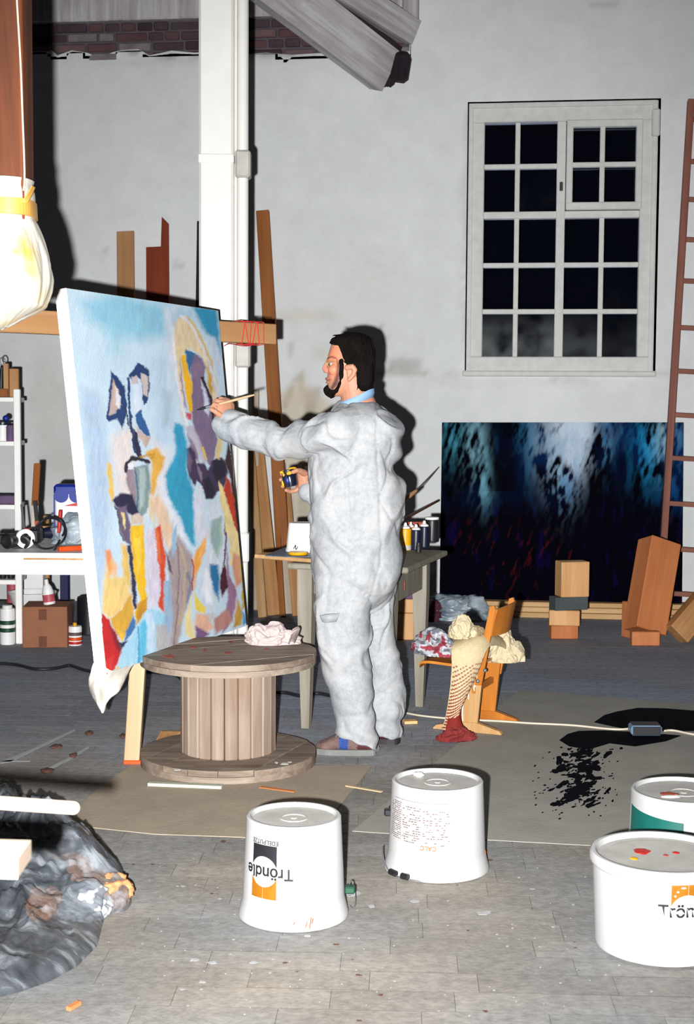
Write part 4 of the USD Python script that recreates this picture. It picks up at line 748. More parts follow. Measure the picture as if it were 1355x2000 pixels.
cr1 = ridge(rel * [4.2, 4.2, 2.2] + 2.2 * (f3[:, None] + .5) + 17, 23, 2); cr2 = ridge(rel * [7, 7, 4] + 1.6 * (f3[:, None] + .5) + 29, 31, 2)
disp = 0.013 * f3 + 0.004 * (f1 - 0.72) + 0.003 * (f2 - 0.72) + 0.011 * np.clip(cr1 - .84, 0, 1) / .16 - 0.007 * np.clip(cr2 - .88, 0, 1) / .12
seam = np.exp(-((px_c := proj(v_))[:, 0] - np.interp(px_c[:, 1], [790, 900, 1000, 1100, 1170], [735, 738, 742, 745, 722])) ** 2 / 9.0) * (px_c[:, 1] < 1175) * (v_[:, 1] < Y0)
disp -= 0.004 * seam
# gathers at the elbow, the back of the waist and above the hems
for c, r, a, fr, dr in ((LEL + [0.03, 0, .05], .12, .011, 55, np.array([1, 0, .25])), (B(768, 905), .14, .012, 48, np.array([.2, 0, 1])), (B(700, 1450, -.09), .10, .008, 70, np.array([.1, 0, 1])), (B(752, 1440, .1), .10, .008, 70, np.array([.1, 0, 1])), (B(690, 1290, -.08), .13, .006, 50, np.array([.5, 0, 1])), (B(735, 1120), .16, .008, 40, np.array([.9, 0, -.6])), (B(640, 870, -.15), .12, .009, 46, np.array([.6, 0, -.8]))):
    w = np.exp(-(np.linalg.norm(v_ - c, axis=1) / r) ** 2); disp += w * a * 1.5 * np.sin((v_ - c) @ dr * fr + 3 * f3 * 4)
v_ = v_ + n_ * disp[:, None]
hem = np.where(v_[:, 1] < Y0 + .02, np.interp(v_[:, 0], [B(657, 1440)[0], B(700, 1440)[0], B(737, 1440)[0]], [.088, .060, .022]), np.interp(v_[:, 0], [B(727, 1440)[0], B(786, 1440)[0]], [.045, .028]))
low = v_[:, 2] < .3; v_[low, 2] = np.maximum(v_[low, 2], hem[low] + .004 * np.sin(v_[low, 0] * 90))
cov.vertices = v_
part(man, 'coverall', cov, 'coverall_cloth', smooth=True)
# a torn flap at the thigh and the collar edge of the suit
fl0 = dense([[B(600 + 25, 1203, -.185), B(640, 1200, -.205), B(662, 1199, -.20)], [B(627, 1207, -.19), B(640, 1207, -.215), B(660, 1206, -.21)], [B(630, 1214, -.185), B(641, 1215, -.205), B(656, 1213, -.20)]], 12, 8)
part(man, 'pocket_flap', sheet(fl0, 0.003), 'coverall_cloth', smooth=True)

# ---- body: head, neck, hands, and the figure inside the suit, one surface
def HS(v, uf, ub, hw, dy=0.0): return (B((uf + ub) / 2, v, dy), (ub - uf) / 2 * k_, hw)
head = loft(dens([HS(654, 672, 704, .030), HS(658, 660, 714, .050), HS(664, 652, 720, .062), HS(674, 647, 724, .070), HS(686, 643, 726, .075), HS(698, 640, 727, .077), HS(704, 638.5, 726, .077), HS(710, 640.5, 725, .074), HS(718, 640, 722, .072), HS(728, 640, 716, .069), HS(736, 639, 710, .066), HS(745, 639.5, 704, .061), HS(754, 640, 698, .055), HS(763, 642, 688, .046), HS(770, 646, 676, .034), HS(774, 652, 668, .02)], 60), 56, 2.15)
nose = m3.Manifold.batch_hull([ms(B(641, 704), .008), ms(B(632.5, 720), .0075), ms(B(638, 726, -.011), .0065), ms(B(638, 726, .011), .0065), ms(B(634, 725), .006)])
brow = union(*[caps((B(641.5, 702, s * .010), .008), (B(646, 701, s * .034), .009), (B(655, 704, s * .056), .007)) for s in (-1, 1)])
lips = union(caps((B(641.5, 740, -.02), .006), (B(638.2, 740), .0068), (B(641.5, 740, .02), .006)), caps((B(642, 746, -.018), .006), (B(639.2, 746.5), .0068), (B(642, 746, .018), .006)))
chin = ms(B(646, 762), .021); cheek = union(*[ms(B(653, 722, s * .042), .026) for s in (-1, 1)])
ears = []
for s in (-1, 1):
    e = caps((B(678, 718, s * .076), .012), (B(688, 716, s * .084), .012), (B(693, 722, s * .087), .010), (B(690, 732, s * .083), .009), (B(682, 741, s * .076), .009))
    ears.append(union(e, m3.Manifold.batch_hull([ms(B(679, 718, s * .073), .008), ms(B(690, 722, s * .079), .006), ms(B(682, 740, s * .073), .007)])))
neck = caps((B(688, 735), .058), (B(693, 770), .060), (B(702, 806), .072))
headm = union(head, nose, brow, lips, chin, cheek, *ears, neck).refine_to_length(0.0055)
# hands
def finger(*pr): return caps(*pr)
# left: fist on the brush, seen from the back of the hand
h = .155
wr = LWR
palm = m3.Manifold.batch_hull([ms(B(447, 818, h + .01), .024), ms(B(436, 822, h), .021), ms(B(427, 798, h - .010), .019), ms(B(434, 788, h + .004), .020), ms(B(444, 786, h + .022), .019), ms(B(450, 793, h + .034), .018), ms(B(432, 808, h - .014), .018)])
lf = [finger((B(428, 793, h - .012), .0120), (B(418.5, 790, h - .020), .0105), (B(413.5, 797, h - .028), .0090), (B(418.5, 802, h - .038), .0080)),
      finger((B(434, 786, h + .000), .0122), (B(423, 783, h - .004), .0108), (B(417.5, 790, h - .014), .0092), (B(422, 796, h - .026), .0080)),
      finger((B(441, 783, h + .016), .0118), (B(431, 779, h + .014), .0105), (B(424, 785, h + .004), .0092), (B(427, 792, h - .008), .0080)),
      finger((B(449, 785, h + .030), .0108), (B(440, 780, h + .030), .0095), (B(434, 785, h + .022), .0085), (B(435, 791, h + .010), .0075))]
lth = finger((B(438, 815, h - .012), .0150), (B(429, 810, h - .030), .0125), (B(421, 804, h - .040), .0105), (B(413, 800, h - .040), .0088))
lhand = union(palm, *lf, lth, caps((B(447, 820, h + .008), .026), (mid(LWR, LEL, .25), .031))).refine_to_length(0.0032)
# right: round the jar, from behind and beneath
g = .30
JC = B(566, 936, g - .005)
palm2 = m3.Manifold.batch_hull([ms(B(604, 938, g + .02), .026), ms(B(603, 950, g + .005), .022), ms(B(588, 925, g + .015), .019), ms(B(586, 936, g + .032), .019), ms(B(586, 948, g + .030), .018), ms(B(590, 954, g + .012), .017)])
rf2 = [finger((B(587, 922, g + .020), .0125), (B(574, 918, g + .046), .0108), (B(559, 922, g + .050), .0095), (B(550, 926, g + .030), .0085)),
       finger((B(585, 932, g + .032), .0122), (B(571, 930, g + .054), .0110), (B(556, 933, g + .052), .0098), (B(548, 937, g + .026), .0085)),
       finger((B(585, 943, g + .030), .0118), (B(572, 943, g + .052), .0106), (B(559, 947, g + .046), .0095), (B(552, 950, g + .022), .0085)),
       finger((B(587, 952, g + .018), .0110), (B(576, 959, g + .020), .0098), (B(566, 960, g + .008), .0090), (B(559, 957.5, g - .008), .0080))]
rth = finger((B(594, 924, g - .004), .0155), (B(586, 920, g - .030), .0128), (B(579, 919, g - .046), .0108), (B(572, 922, g - .052), .0090))
rhand = union(palm2, *rf2, rth, caps((B(604, 943, g + .01), .028), (mid(RWR, REL, .3), .03))).refine_to_length(0.0032)
core = union(loft(dens([(s[0], s[1] * .72, s[2] * .72) for s in torso[1:]], 24), 32), loft([(s[0], s[1] * .6, s[2] * .62) for s in lleg[:-3]], 24), loft([(s[0], s[1] * .6, s[2] * .62) for s in rleg[:-3]], 24),
             caps((LSH, .055), (LEL, .042), (mid(LEL, LWR, .9), .033)), caps((RSH, .055), (REL, .042), (mid(REL, RWR, .9), .032)), caps((B(702, 790), .07), (B(702, 830), .09)),
             caps((B(697, 1425, -.085), .033), (B(704, 1458, -.035), .022), (B(660, 1464, -.02), .014)), caps((B(755, 1420, .12), .03), (B(762, 1444, .13), .022), (B(740, 1448, .15), .014)))
body = to_tm(union(core.refine_to_length(0.03), headm, lhand, rhand)); body = soft(body, lamb=0.5, nu=0.52, iterations=8)
v_ = np.array(body.vertices)
for s in (-1, 1):      # eye sockets
    c = B(645.5, 711.5, s * .032); w = np.exp(-(np.linalg.norm((v_ - c) / [1, 1, .8], axis=1) / .015) ** 2); v_[:, 0] += w * .010
body.vertices = v_
sk = np.tile(lin((226, 160, 128)) * .58, (len(v_), 1)); px_ = proj(v_)
sk *= (1 + .14 * (meshkit.fbm(v_ * 40, 3, 3) - .5))[:, None]
hz = px_[:, 1] < 800
sk = np.where((hz & (px_[:, 0] < 720))[:, None], paint(px_, sk.copy(), [((214, 128, 92), 8, [(650, 672), (664, 675), (662, 712), (668, 730), (655, 745), (642, 730), (640, 700)], None, .7), ((150, 78, 66), 2, [(636, 740), (641, 742), (645, 742)], 4, .8), ((196, 110, 96), 4, [(628, 716), (637, 722), (638, 728)], 6, .6), ((112, 66, 56), 2, [(640, 700), (647, 697), (655, 699)], 3.5, .85),
                                ((70, 44, 44), 5, [(657, 700), (666, 712), (664, 735), (660, 752), (648, 764), (645, 758), (652, 744), (657, 726)], None, .9), ((190, 100, 84), 5, [(640, 722), (644, 735), (646, 745)], 3, .6)], warp=.6), sk)
part(man, 'body', body, 'skin', smooth=True, col=np.clip(sk, 0, 1))
for s in (-1, 1):
    part(man, 'eye', place(trimesh.creation.icosphere(3, .0125), trimesh.transformations.translation_matrix(B(648.5, 711.5, s * .030))), 'eye_white', smooth=True)
    part(man, 'iris', place(trimesh.creation.icosphere(2, .0064), trimesh.transformations.translation_matrix(B(644.0, 712, s * .031))), 'iris', smooth=True)
# hair
hr_ = loft(dens([HS(651, 682, 702, .028), HS(654, 669, 711, .050), HS(659, 656, 718, .066), HS(664, 648.5, 722, .076), HS(670, 647, 726, .082), HS(676, 658, 728.5, .085), HS(690, 660, 731, .088), HS(703, 663, 731, .089), HS(711, 668, 730, .089), HS(718, 692, 729, .087), HS(735, 695, 727, .083), HS(748, 695, 727, .078), HS(757, 697, 724, .068), HS(763, 702, 719, .05)], 60), 64, 2.7)
side = [caps((B(666, 705, s * .079), .008), (B(667, 714, s * .0765), .0062), (B(667, 724, s * .0735), .0046), (B(666, 736, s * .069), .0035)) for s in (-1, 1)]
hm = to_tm(union(hr_, *side).refine_to_length(.006)); hm = soft(hm, iterations=6); v_ = np.array(hm.vertices); n_ = np.array(hm.vertex_normals)
hm.vertices = v_ + n_ * ((.010 * (ridge((v_ - B(690, 700)) * [24, 24, 9], 3) - .6) + .005 * (ridge((v_ - B(690, 700)) * [70, 70, 22], 5) - .6)))[:, None]
locks = []; rl = random.Random(5)
for k in range(150):
    s = rl.choice((-1, -1, -1, 1)); t = rl.random(); u0 = 652 + 70 * t; a = rl.uniform(.2, 1)
    p0 = B(u0 - 2, 651 + 10 * abs(t - .45), s * .05 * a); p1 = B(u0 + rl.uniform(4, 9), 672 + rl.uniform(0, 16), s * (.080 + rl.uniform(0, .008))); p2 = B(min(u0 + rl.uniform(8, 18), 732), 696 + rl.uniform(0, 30), s * (.088 + rl.uniform(-.004, .004)))
    if u0 < 668: p1 = B(u0 + 10, 660, s * .078); p2 = B(u0 + 20, 680, s * .086)
    locks.append(tube([p0, p1, p2], [.0015, .0035, .0008], 5, 4))
for k in range(60):
    s = rl.choice((-1, -1, 1)); u0 = 697 + 30 * rl.random()
    locks.append(tube([B(u0, 715, s * .085), B(u0 + rl.uniform(-2, 4), 738, s * .082), B(u0 + rl.uniform(-4, 5), 757 + rl.uniform(-4, 6), s * .066)], [.003, .0035, .0008], 5, 4))
for k in range(30): locks.append(tube([B(664 + rl.uniform(-3, 8), 660, rl.uniform(-.06, .06)), B(652 + rl.uniform(-2, 4), 663, rl.uniform(-.06, .06)), B(645 + rl.uniform(-2, 4), 669 + rl.uniform(-2, 3), rl.uniform(-.05, .05))], [.003, .003, .0007], 5, 4))
part(man, 'hair', cat(hm, *locks), 'hair_dark', smooth=True)
bd = union(m3.Manifold.batch_hull([ms(B(643, 762), .023), ms(B(647, 768), .020), ms(B(640, 765), .016)]), *[caps((B(648, 765, s * .016), .018), (B(655, 764, s * .034), .010), (B(660, 757, s * .0475), .006), (B(664, 747, s * .058), .0042), (B(666, 736, s * .0675), .0035)) for s in (-1, 1)]).refine_to_length(.005)
bd = to_tm(bd); v_ = np.array(bd.vertices); bd.vertices = v_ + np.array(bd.vertex_normals) * (.006 * (ridge((v_ - B(650, 760)) * 60, 4) - .6))[:, None]
part(man, 'beard', bd, 'hair_dark', smooth=True)
gl = thing  # spectacles
rimL = [tube([B(642 + 3.0 * math.cos(t) * .3 + 0, 711 + 7.5 * math.sin(t), s * .034 + .018 * math.cos(t)) + np.array([-.006, 0, 0]) for t in np.linspace(0, 2 * np.pi, 25)], .0012, 6, 1, smooth=False) for s in (-1, 1)]
part(man, 'spectacles', cat(*rimL, *[tube([B(642.5, 707, s * .050), B(655, 706, s * .072), B(676, 710.5, s * .079)], .0016, 6) for s in (-1, 1)], tube([B(638.5, 708, -.017), B(637, 706.5, 0), B(638.5, 708, .017)], .0013, 6)), 'gold_wire', smooth=True)
# blue shirt collar, a band round the neck
cl = []
for j, (z_, e_) in enumerate(((0, 0), (.5, .006), (1, .004), (.97, -.003), (.4, -.004))):
    ring = []
    for t in np.linspace(0, 2 * np.pi, 41):
        c = math.cos(t); ub = 695 + 34 * c; vb = 788 - 12 * c; vt = 774 - 15.5 * c - 1.5 * math.sin(t * 2) ** 2
        u_ = ub; hw_ = .082 * math.sin(t)
        p = B(u_, vb + (vt - vb) * z_, hw_); o = np.array([c, math.sin(t), 0]) * e_; ring.append(p + o)
    cl.append(ring)
part(man, 'shirt_collar', sheet(np.array(cl), 0.004), 'shirt_blue', smooth=True)
# shoes
def shoe(toe, heel, w, hgt, dirt, parent=man):
    ax = heel - toe; L = np.linalg.norm(ax[:2]); ax = np.array([ax[0], ax[1], 0]) / L; sd = np.array([-ax[1], ax[0], 0]); o = toe * [1, 1, 0]
    def q(s, y, z): return o + ax * (s * L) + sd * y + np.array([0, 0, z])
    sole = []
    for s, ww in ((0.0, .45), (.06, .72), (.2, .95), (.38, .98), (.6, .80), (.85, .78), (.97, .6), (1.0, .4)):
        sole += [q(s, y * ww * w / 2, z) for y in (-1, 1) for z in (0, .024)]
    hs = union(*[m3.Manifold.batch_hull([m3.Manifold.sphere(1, 24).scale([1, 1, 1]).scale([r_, r_, r_]).translate(q(s, y, z).tolist()) for s, y, z, r_ in grp]) for grp in
        ([(.10, 0, .028, .018), (.18, .022, .030, .020), (.18, -.022, .030, .020), (.42, .016, .052, .026), (.42, -.016, .052, .026), (.62, 0, .084, .026)], [(.62, .012, .080, .028), (.62, -.012, .080, .028), (.90, 0, .080, .026), (.92, 0, .035, .026), (.6, 0, .04, .034), (.42, .012, .045, .03), (.42, -.012, .045, .03)])])
    up_ = soft(to_tm(hs.refine_to_length(.008)), iterations=8); v = np.array(up_.vertices); t = ((v - o) @ ax) / L
    colr = np.tile(lin((140, 112, 104)) * .55, (len(v), 1)); colr[(t > .42) & (t < .56)] = lin((50, 84, 160)) * .6; colr[(t > .70)] = lin((96, 44, 48)) * .6
    sh_ = part(parent, 'shoe', up_, 'shoe_cloth', smooth=True, col=colr)
    BASE[sh_] = BASE[parent]; part(sh_, 'sole', chull(sole), dirt)
    part(sh_, 'lace', cat(*[tube([q(s, -.026, z), q(s + .02, 0, z + .010), q(s, .026, z)], .003, 6) for s, z in ((.36, .072), (.44, .084), (.52, .096))]), 'sole_grey')
g1, g2 = gr(612, 1478), gr(735, 1482); shoe(np.array([g1[0], g1[1] + .075, 0]), np.array([g2[0], g2[1] + .080, 0]), .098, .1, 'sole_grey')
g3, g4 = gr(690, 1452), gr(783, 1470); shoe(np.array([g4[0] - .25, g4[1] + .26, 0]), np.array([g4[0] - .004, g4[1] + .155, 0]), .095, .1, 'sole_dark')

# ---- what he holds
bt, be = B(384, 801, 0), B(497, 771, 0); Yt = 6.13
pbr = thing('paintbrush', 'long thin paintbrush with a pale wooden handle in the raised hand, tip on the canvas', 'brush', base=at(437, 788, 6.06))
T0, T1 = at(383, 801, 6.10), at(497, 771, 6.02)
def bp(t): return T0 * (1 - t) + T1 * t
part(pbr, 'handle', tube([bp(.36), bp(.6), bp(.85), bp(1.0)], [.0042, .0058, .006, .0035], 10), 'pine_pale', smooth=True)
part(pbr, 'ferrule', tube([bp(.17), bp(.37)], [.0052, .0046], 10, 1, smooth=False), 'steel', smooth=True)
part(pbr, 'bristles', tube([bp(0), bp(.08), bp(.18)], [.001, .0055, .0052], 8), 'ink_black', smooth=True)
plain('jar_dark', C(22, 26, 44, .8), 0.18, 0.1, 12, spec=0.6)
jx = JC; tl = math.radians(-13)
JM = trimesh.transformations.translation_matrix(jx) @ trimesh.transformations.rotation_matrix(tl, [0, 1, 0])
jar = thing('paint_jar', 'small dark paint jar with yellow drips held in the lower hand', 'jar', base=jx)
part(jar, 'glass', place(lathe([(0, -.032), (.026, -.032), (.031, -.028), (.0325, -.01), (.0325, .012), (.029, .022), (.026, .026), (.0265, .040), (.024, .040), (.0235, .028), (0, .026)], n=36), JM), 'jar_dark', smooth=40)
part(jar, 'rim', place(lathe([(.0265, .026), (.031, .027), (.031, .042), (.0275, .043), (.0265, .040)], n=36), JM), 'black_plastic', smooth=40)
dr = [place(blob((x, -.031 if abs(x) < .02 else -.018, z), (rx, .006, rz), k, .4, 2.5, 2), JM) for k, (x, z, rx, rz) in enumerate(((-.020, .030, .006, .016), (.004, .028, .012, .008), (-.033, -.012, .005, .016), (-.028, .038, .008, .006)))]
dr += [place(blob((.020, -.008, .044), (.018, .012, .006), 9, .3, 2, 2), JM), place(blob((0, 0, .036), (.022, .022, .005), 6, .2, 2, 2), JM)]
part(jar, 'yellow_drips', cat(*dr), 'yellow_paint', smooth=True)
part(jar, 'blue_smear', place(blob((-.010, -.031, -.002), (.008, .004, .013), 4, .3, 2, 2), JM), 'blue_plastic', smooth=True)
# ================================================================ cable reel
rc = gr(446, 1489) + np.array([0, 0, .003]); RR = 0.352; rh = 0.452
reel = thing('cable_reel', 'large wooden cable reel standing as a low table, worn grey discs on a planked drum', 'cable reel', base=rc)
def disc_planks(name, z0, z1, R, mat, ang, n=6):
    A = trimesh.transformations.rotation_matrix(ang, [0, 0, 1]); wdt = 2 * R / n
    circ = sg.Point(0, 0).buffer(R, 48)
    for k in range(n):
        y0 = -R + k * wdt; pl = circ.intersection(sg.box(-R, y0 + .0015, R, y0 + wdt - .0015))
        pl = pl.buffer(0)
        q = extr(pl, (z1 - z0) / 2 * 0.98 - .001); q.apply_translation([0, 0, (z1 + z0) / 2 + .001 + RNG.uniform(-.002, .001)]); q.apply_transform(A); q.apply_translation(rc)
        part(reel, name, q, mat)
    q = extr(sg.Point(0, 0).buffer(R * .995, 64), (z1 - z0) / 2 - .001); q.apply_translation(rc + [0, 0, z0]); part(reel, name.replace('plank', 'ply'), q, mat)
disc_planks('top_disc_plank', rh - .048, rh, RR, 'reel_top', .5)
disc_planks('base_disc_plank', 0.0, .050, RR, 'reel_top', 1.2)
rd = .180; ns = 22
for k in range(ns):
    a = 2 * np.pi * (k + .5) / ns; w = 2 * rd * math.sin(np.pi / ns) - .0016
    q = cbox(w, .022, rh - .098, .004); q.apply_translation([0, -rd + RNG.uniform(-.0018, .0018), (rh - .098) / 2 + .050])
    q.apply_transform(trimesh.transformations.rotation_matrix(a + np.pi / 2 * 0, [0, 0, 1])); q.apply_translation(rc); part(reel, 'drum_stave', q, 'reel_wood')
plain('rust_paint', C(150, 66, 44), 0.7, 0.3, 30)
def dabs(spec, mat, z, parent, name, seed=0, t=.0012):
    """Thin flat paint spots lying on a level surface, at reference pixels."""
    r_ = random.Random(seed)
    for u, v, ru, rv in spec:
        c = gr(u, v, z); ax = gr(u + ru, v, z) - c; ay = gr(u, v + rv, z) - c; pts = []
        for a in np.linspace(0, 2 * np.pi, 13)[:-1]:
            f = r_.uniform(.55, 1.1); p = c + ax * math.cos(a) * f + ay * math.sin(a) * f; pts.append((p[0], p[1]))
        q = extr(sg.Polygon(pts).buffer(0), t); q.apply_translation([0, 0, z]); part(parent, name, q, mat)
dabs([(450, 1254, 5, 3), (378, 1264, 7, 3), (446, 1275, 8, 3), (520, 1267, 5, 2), (400, 1270, 4, 2), (330, 1282, 14, 4)], 'rust_paint', rh + .0035, reel, 'paint_spot', 3)
dabs([(556, 1492, 9, 2), (540, 1490, 4, 2), (566, 1489, 4, 1.5), (345, 1503, 8, 2)], 'white_gloss', .0535, reel, 'paint_drip', 5)
# crumpled rag on it
rg = gr(532, 1258, rh)
def rag(c, a, b, h, seed, amp=.012):
    """A heap of crumpled cloth resting at c: a lump creased by warped ridges, its underside flat."""
    q = trimesh.creation.icosphere(5); v = np.array(q.vertices); w = v + .45 * np.stack([meshkit.fbm(v * 1.5 + k * 9 + seed, 2, seed + k) - .5 for k in range(3)], -1) * 2
    r1 = 1 - np.abs(2 * meshkit.fbm(w * 1.25 + 20 + seed, 2, seed) - 1); r2 = 1 - np.abs(2 * meshkit.fbm(w * 2.9 + 40, 2, seed + 4) - 1); lo = meshkit.noise(v * 1.3 + 7 * seed, seed + 8)
    f = .50 + .42 * lo + .46 * (r1 - .55) + .22 * (r2 - .6)
    v = v * f[:, None] * np.array([a, b, h]) * 1.35; v[:, 2] = np.where(v[:, 2] < -.12 * h, -.12 * h - .02 * h * lo, v[:, 2]); v[:, 2] += .14 * h + .002
    q.vertices = v + np.asarray(c); return q
plain('rag_cloth', C(226, 206, 202, .62), 0.9, 0.14, 22, 0.002, 60)
ragm = rag(rg + [-.010, 0, 0], .092, .055, .060, 3); ra = thing('rag', 'crumpled pinkish-white paint rag lying on the cable reel', 'rag', base=rg)
part(ra, 'cloth', ragm, 'rag_cloth', smooth=True); e1_ = at(582, 1232, rg[1] - .01)
part(ra, 'twisted_end', sheet(dense([[gr(562, 1258, rh + .02), gr(570, 1250, rh + .04), gr(575, 1256, rh + .03)], [e1_ + [-.03, -.03, -.02], e1_ + [-.012, -.02, .0], e1_ + [.0, 0, -.02]], [e1_ + [-.02, -.04, .01], e1_ + [0, -.02, .018], e1_ + [.008, .02, .004]]], 14, 14), .003), 'rag_cloth', smooth=True)

# ================================================================ small table behind the painter
vv = np.array([.28, .96, 0]); vv /= np.linalg.norm(vv); uu = np.array([vv[1], -vv[0], 0])
LF = gr(598, 1421); RFt = gr(820, 1379); RFt[2] = LF[2] = 0
dl = RFt - LF; l_ = dl @ uu; w_ = dl @ vv; NF = LF + uu * l_; FF_ = LF + vv * w_; tz = .745
tab = thing('side_table', 'small weathered grey table with tapered legs and a drawer, behind the painter', 'table', base=(LF + RFt) / 2)
for f in (LF, RFt, NF, FF_):
    M = np.eye(4); M[:3, 0], M[:3, 1] = uu, vv
    q = chull([[x * s, y * s, z] for z, s in ((0, .018), (tz - .19, .034), (tz - .03, .034)) for x in (-1, 1) for y in (-1, 1)]); q = place(q, M); q.apply_translation(f); part(tab, 'leg', q, 'table_wood')
ctr = (LF + RFt) / 2
def tbox(su, sv, sz_, cu, cv, cz_, b=.004):
    M = np.eye(4); M[:3, 0], M[:3, 1] = uu, vv; M[:3, 3] = ctr + uu * cu + vv * cv + np.array([0, 0, cz_]); return place(cbox(su, sv, sz_, b), M)
part(tab, 'table_top', tbox(l_ + .17, w_ + .19, .026, .02, .01, tz - .013, .006), 'table_wood')
part(tab, 'apron', tbox(.022, w_ - .07, .15, l_ / 2 + .004, 0, tz - .026 - .075), 'table_wood'); part(tab, 'apron', tbox(.022, w_ - .07, .15, -l_ / 2, 0, tz - .026 - .075), 'table_wood')
part(tab, 'apron', tbox(l_ - .07, .022, .12, 0, w_ / 2, tz - .026 - .06), 'table_wood')
dw = part(tab, 'drawer', tbox(l_ - .07, .022, .11, 0, -w_ / 2, tz - .026 - .06), 'table_wood'); BASE[dw] = BASE[tab]; part(dw, 'knob', place(trimesh.creation.icosphere(2, .014), trimesh.transformations.translation_matrix(ctr - vv * (w_ / 2 + .02) + [0, 0, tz - .085])), 'old_iron', smooth=True)
part(tab, 'keyhole_plate', tbox(.004, .012, .04, l_ / 2 + .017, -.09, tz - .115), 'rust_paint')
def ontab(u, v): return gr(u, v, tz)
# painting board sticking out to the left, and what lies on it
bA = gr(496, 1091, tz + .002); bB = gr(640, 1103, tz + .002); bd_ = bB - bA; bd_ /= np.linalg.norm(bd_); bn_ = np.array([-bd_[1], bd_[0], 0])
M = np.eye(4); M[:3, 0], M[:3, 1] = bd_, bn_; Lb = .50; M[:3, 3] = bA + bd_ * Lb / 2 + bn_ * .14 + np.array([0, 0, .011])
solo('palette_board', 'pine board laid on the small table, sticking out towards the column', 'board', cbox(Lb, .28, .018, .003), 'pine', xf=M)
zt = tz + .024
def flat_on(name, label, cat_, px, z, t, mat, **k):
    pts = [gr(u, v, z)[:2] for u, v in px]; q = extr(sg.Polygon(pts).buffer(0), t); q.apply_translation([0, 0, z]); return solo(name, label, cat_, q, mat, **k)
plain('slate_paint', C(54, 72, 92), 0.5, 0.5, 26)
flat_on('palette', 'slate-blue paint-smeared palette sheet lying on the pine board', 'palette', [(518, 1086), (566, 1066), (640, 1074), (636, 1090), (560, 1088)], zt, .004, 'slate_paint')
tc = gr(592, 1076, zt + .004); tr_ = pm(33, tc[1]); th = pm(56, tc[1])
tub = thing('tub', 'upturned white plastic tub with a small black mark on the small table', 'tub', base=tc)
part(tub, 'body', lathe([(0, 0), (tr_ * 1.05, 0), (tr_ * 1.05, .01), (tr_, .013), (tr_ * .88, th - .006), (tr_ * .84, th), (0, th)], tc, 40), 'white_plastic', smooth=40)
def wrap(mesh, c, r_of_z, a0, z0, flip=False, lift=.0008):
    """Bends flat lettering (x along, y up) round an upright lathe at c; a0 is the azimuth of x=0 seen from above, from -y towards +x."""
    q = mesh.copy()
    for _ in range(2):
        long_ = q.edges_unique_length.max()
        if long_ > .012: q = trimesh.Trimesh(*trimesh.remesh.subdivide_to_size(q.vertices, q.faces, .012), process=False)
    v = np.array(q.vertices)
    if flip: v[:, 0] *= -1; v[:, 1] *= -1
    z = z0 + v[:, 1]; r = np.array([r_of_z(k) for k in z]) + lift + v[:, 2]; a = a0 + v[:, 0] / r_of_z(z0)
    q.vertices = np.c_[c[0] + r * np.sin(a), c[1] - r * np.cos(a), c[2] + z]; return q
tx = meshkit.text_mesh('N', .020, .0006, bold=True); tx.apply_transform(trimesh.transformations.rotation_matrix(-.5, [0, 0, 1]))
part(tub, 'printed_mark', wrap(tx, tc, lambda z: tr_ * (1 - .12 * z / th), -.62, .018), 'ink_black')
yl = gr(578, 1086, zt)
solo('paint_dish', 'flat yellow dish smeared with paint in front of the white tub', 'dish', lathe([(0, 0), (.042, 0), (.045, .006), (.042, .012), (0, .010)], gr(582, 1083, zt + .005), 32), 'yellow_paint', smooth=40)
# paint bottles at the right end
def bottle(u, vb, vt, rpx, mat, label, name='paint_bottle', cap='white_gloss', cat_='bottle', lab=None):
    b = ontab(u, vb); r = pm(rpx, b[1]); h = pm(vb - vt, b[1]); o = thing(name, label, cat_, base=b)
    part(o, 'body', lathe([(0, 0), (r * .94, 0), (r, .006), (r, h * .80), (r * .93, h * .86), (r * .55, h * .92), (r * .45, h * .94), (0, h * .94)], b, 32), mat, smooth=40)
    part(o, 'cap', lathe([(0, h * .86), (r * .80, h * .86), (r * .74, h * .95), (r * .42, h * .99), (r * .30, h * 1.02), (r * .22, h * 1.12), (0, h * 1.13)], b, 24), cap, smooth=40)
    if lab: part(o, 'label', lathe([(r * 1.01, h * lab[0]), (r * 1.015, h * lab[0]), (r * 1.015, h * lab[1]), (r * 1.01, h * lab[1])], b, 32), lab[2], smooth=40)
    return b, r, h
wrp = ontab(800, 1072)
bottle(791, 1074, 1026, 12, 'yellow_paint', 'yellow-orange paint bottle with white spout at the edge of the small table', lab=(.02, .2, 'grey_plastic'))
bottle(812, 1074, 1029, 11, 'dark_blue_plastic', 'dark blue paint bottle with white spout right beside the yellow one')
bottle(828, 1069, 1022, 11, 'dark_blue_plastic', 'dark blue paint bottle with white spout farthest right on the small table')
bottle(802, 1066, 1024, 8, 'orange_paint', 'narrow orange paint bottle half hidden behind the yellow one')
b_ = ontab(817, 1079); solo('paint_tube', 'small black vial with a white cap standing in front of the dark blue bottles', 'vial', lathe([(0, 0), (.012, 0), (.013, .004), (.013, .03), (.011, .032), (.011, .046), (0, .046)], b_, 20), 'ink_black', smooth=40)
b_ = ontab(843, 1058); o = thing('jar', 'black jar with a white lid behind the bottles at the table corner', 'jar', base=b_)
part(o, 'body', lathe([(0, 0), (.036, 0), (.038, .01), (.038, .10), (.034, .115), (0, .115)], b_, 28), 'black_plastic', smooth=40); part(o, 'lid', lathe([(0, .115), (.036, .115), (.036, .127), (0, .129)], b_, 28), 'white_gloss', smooth=40)
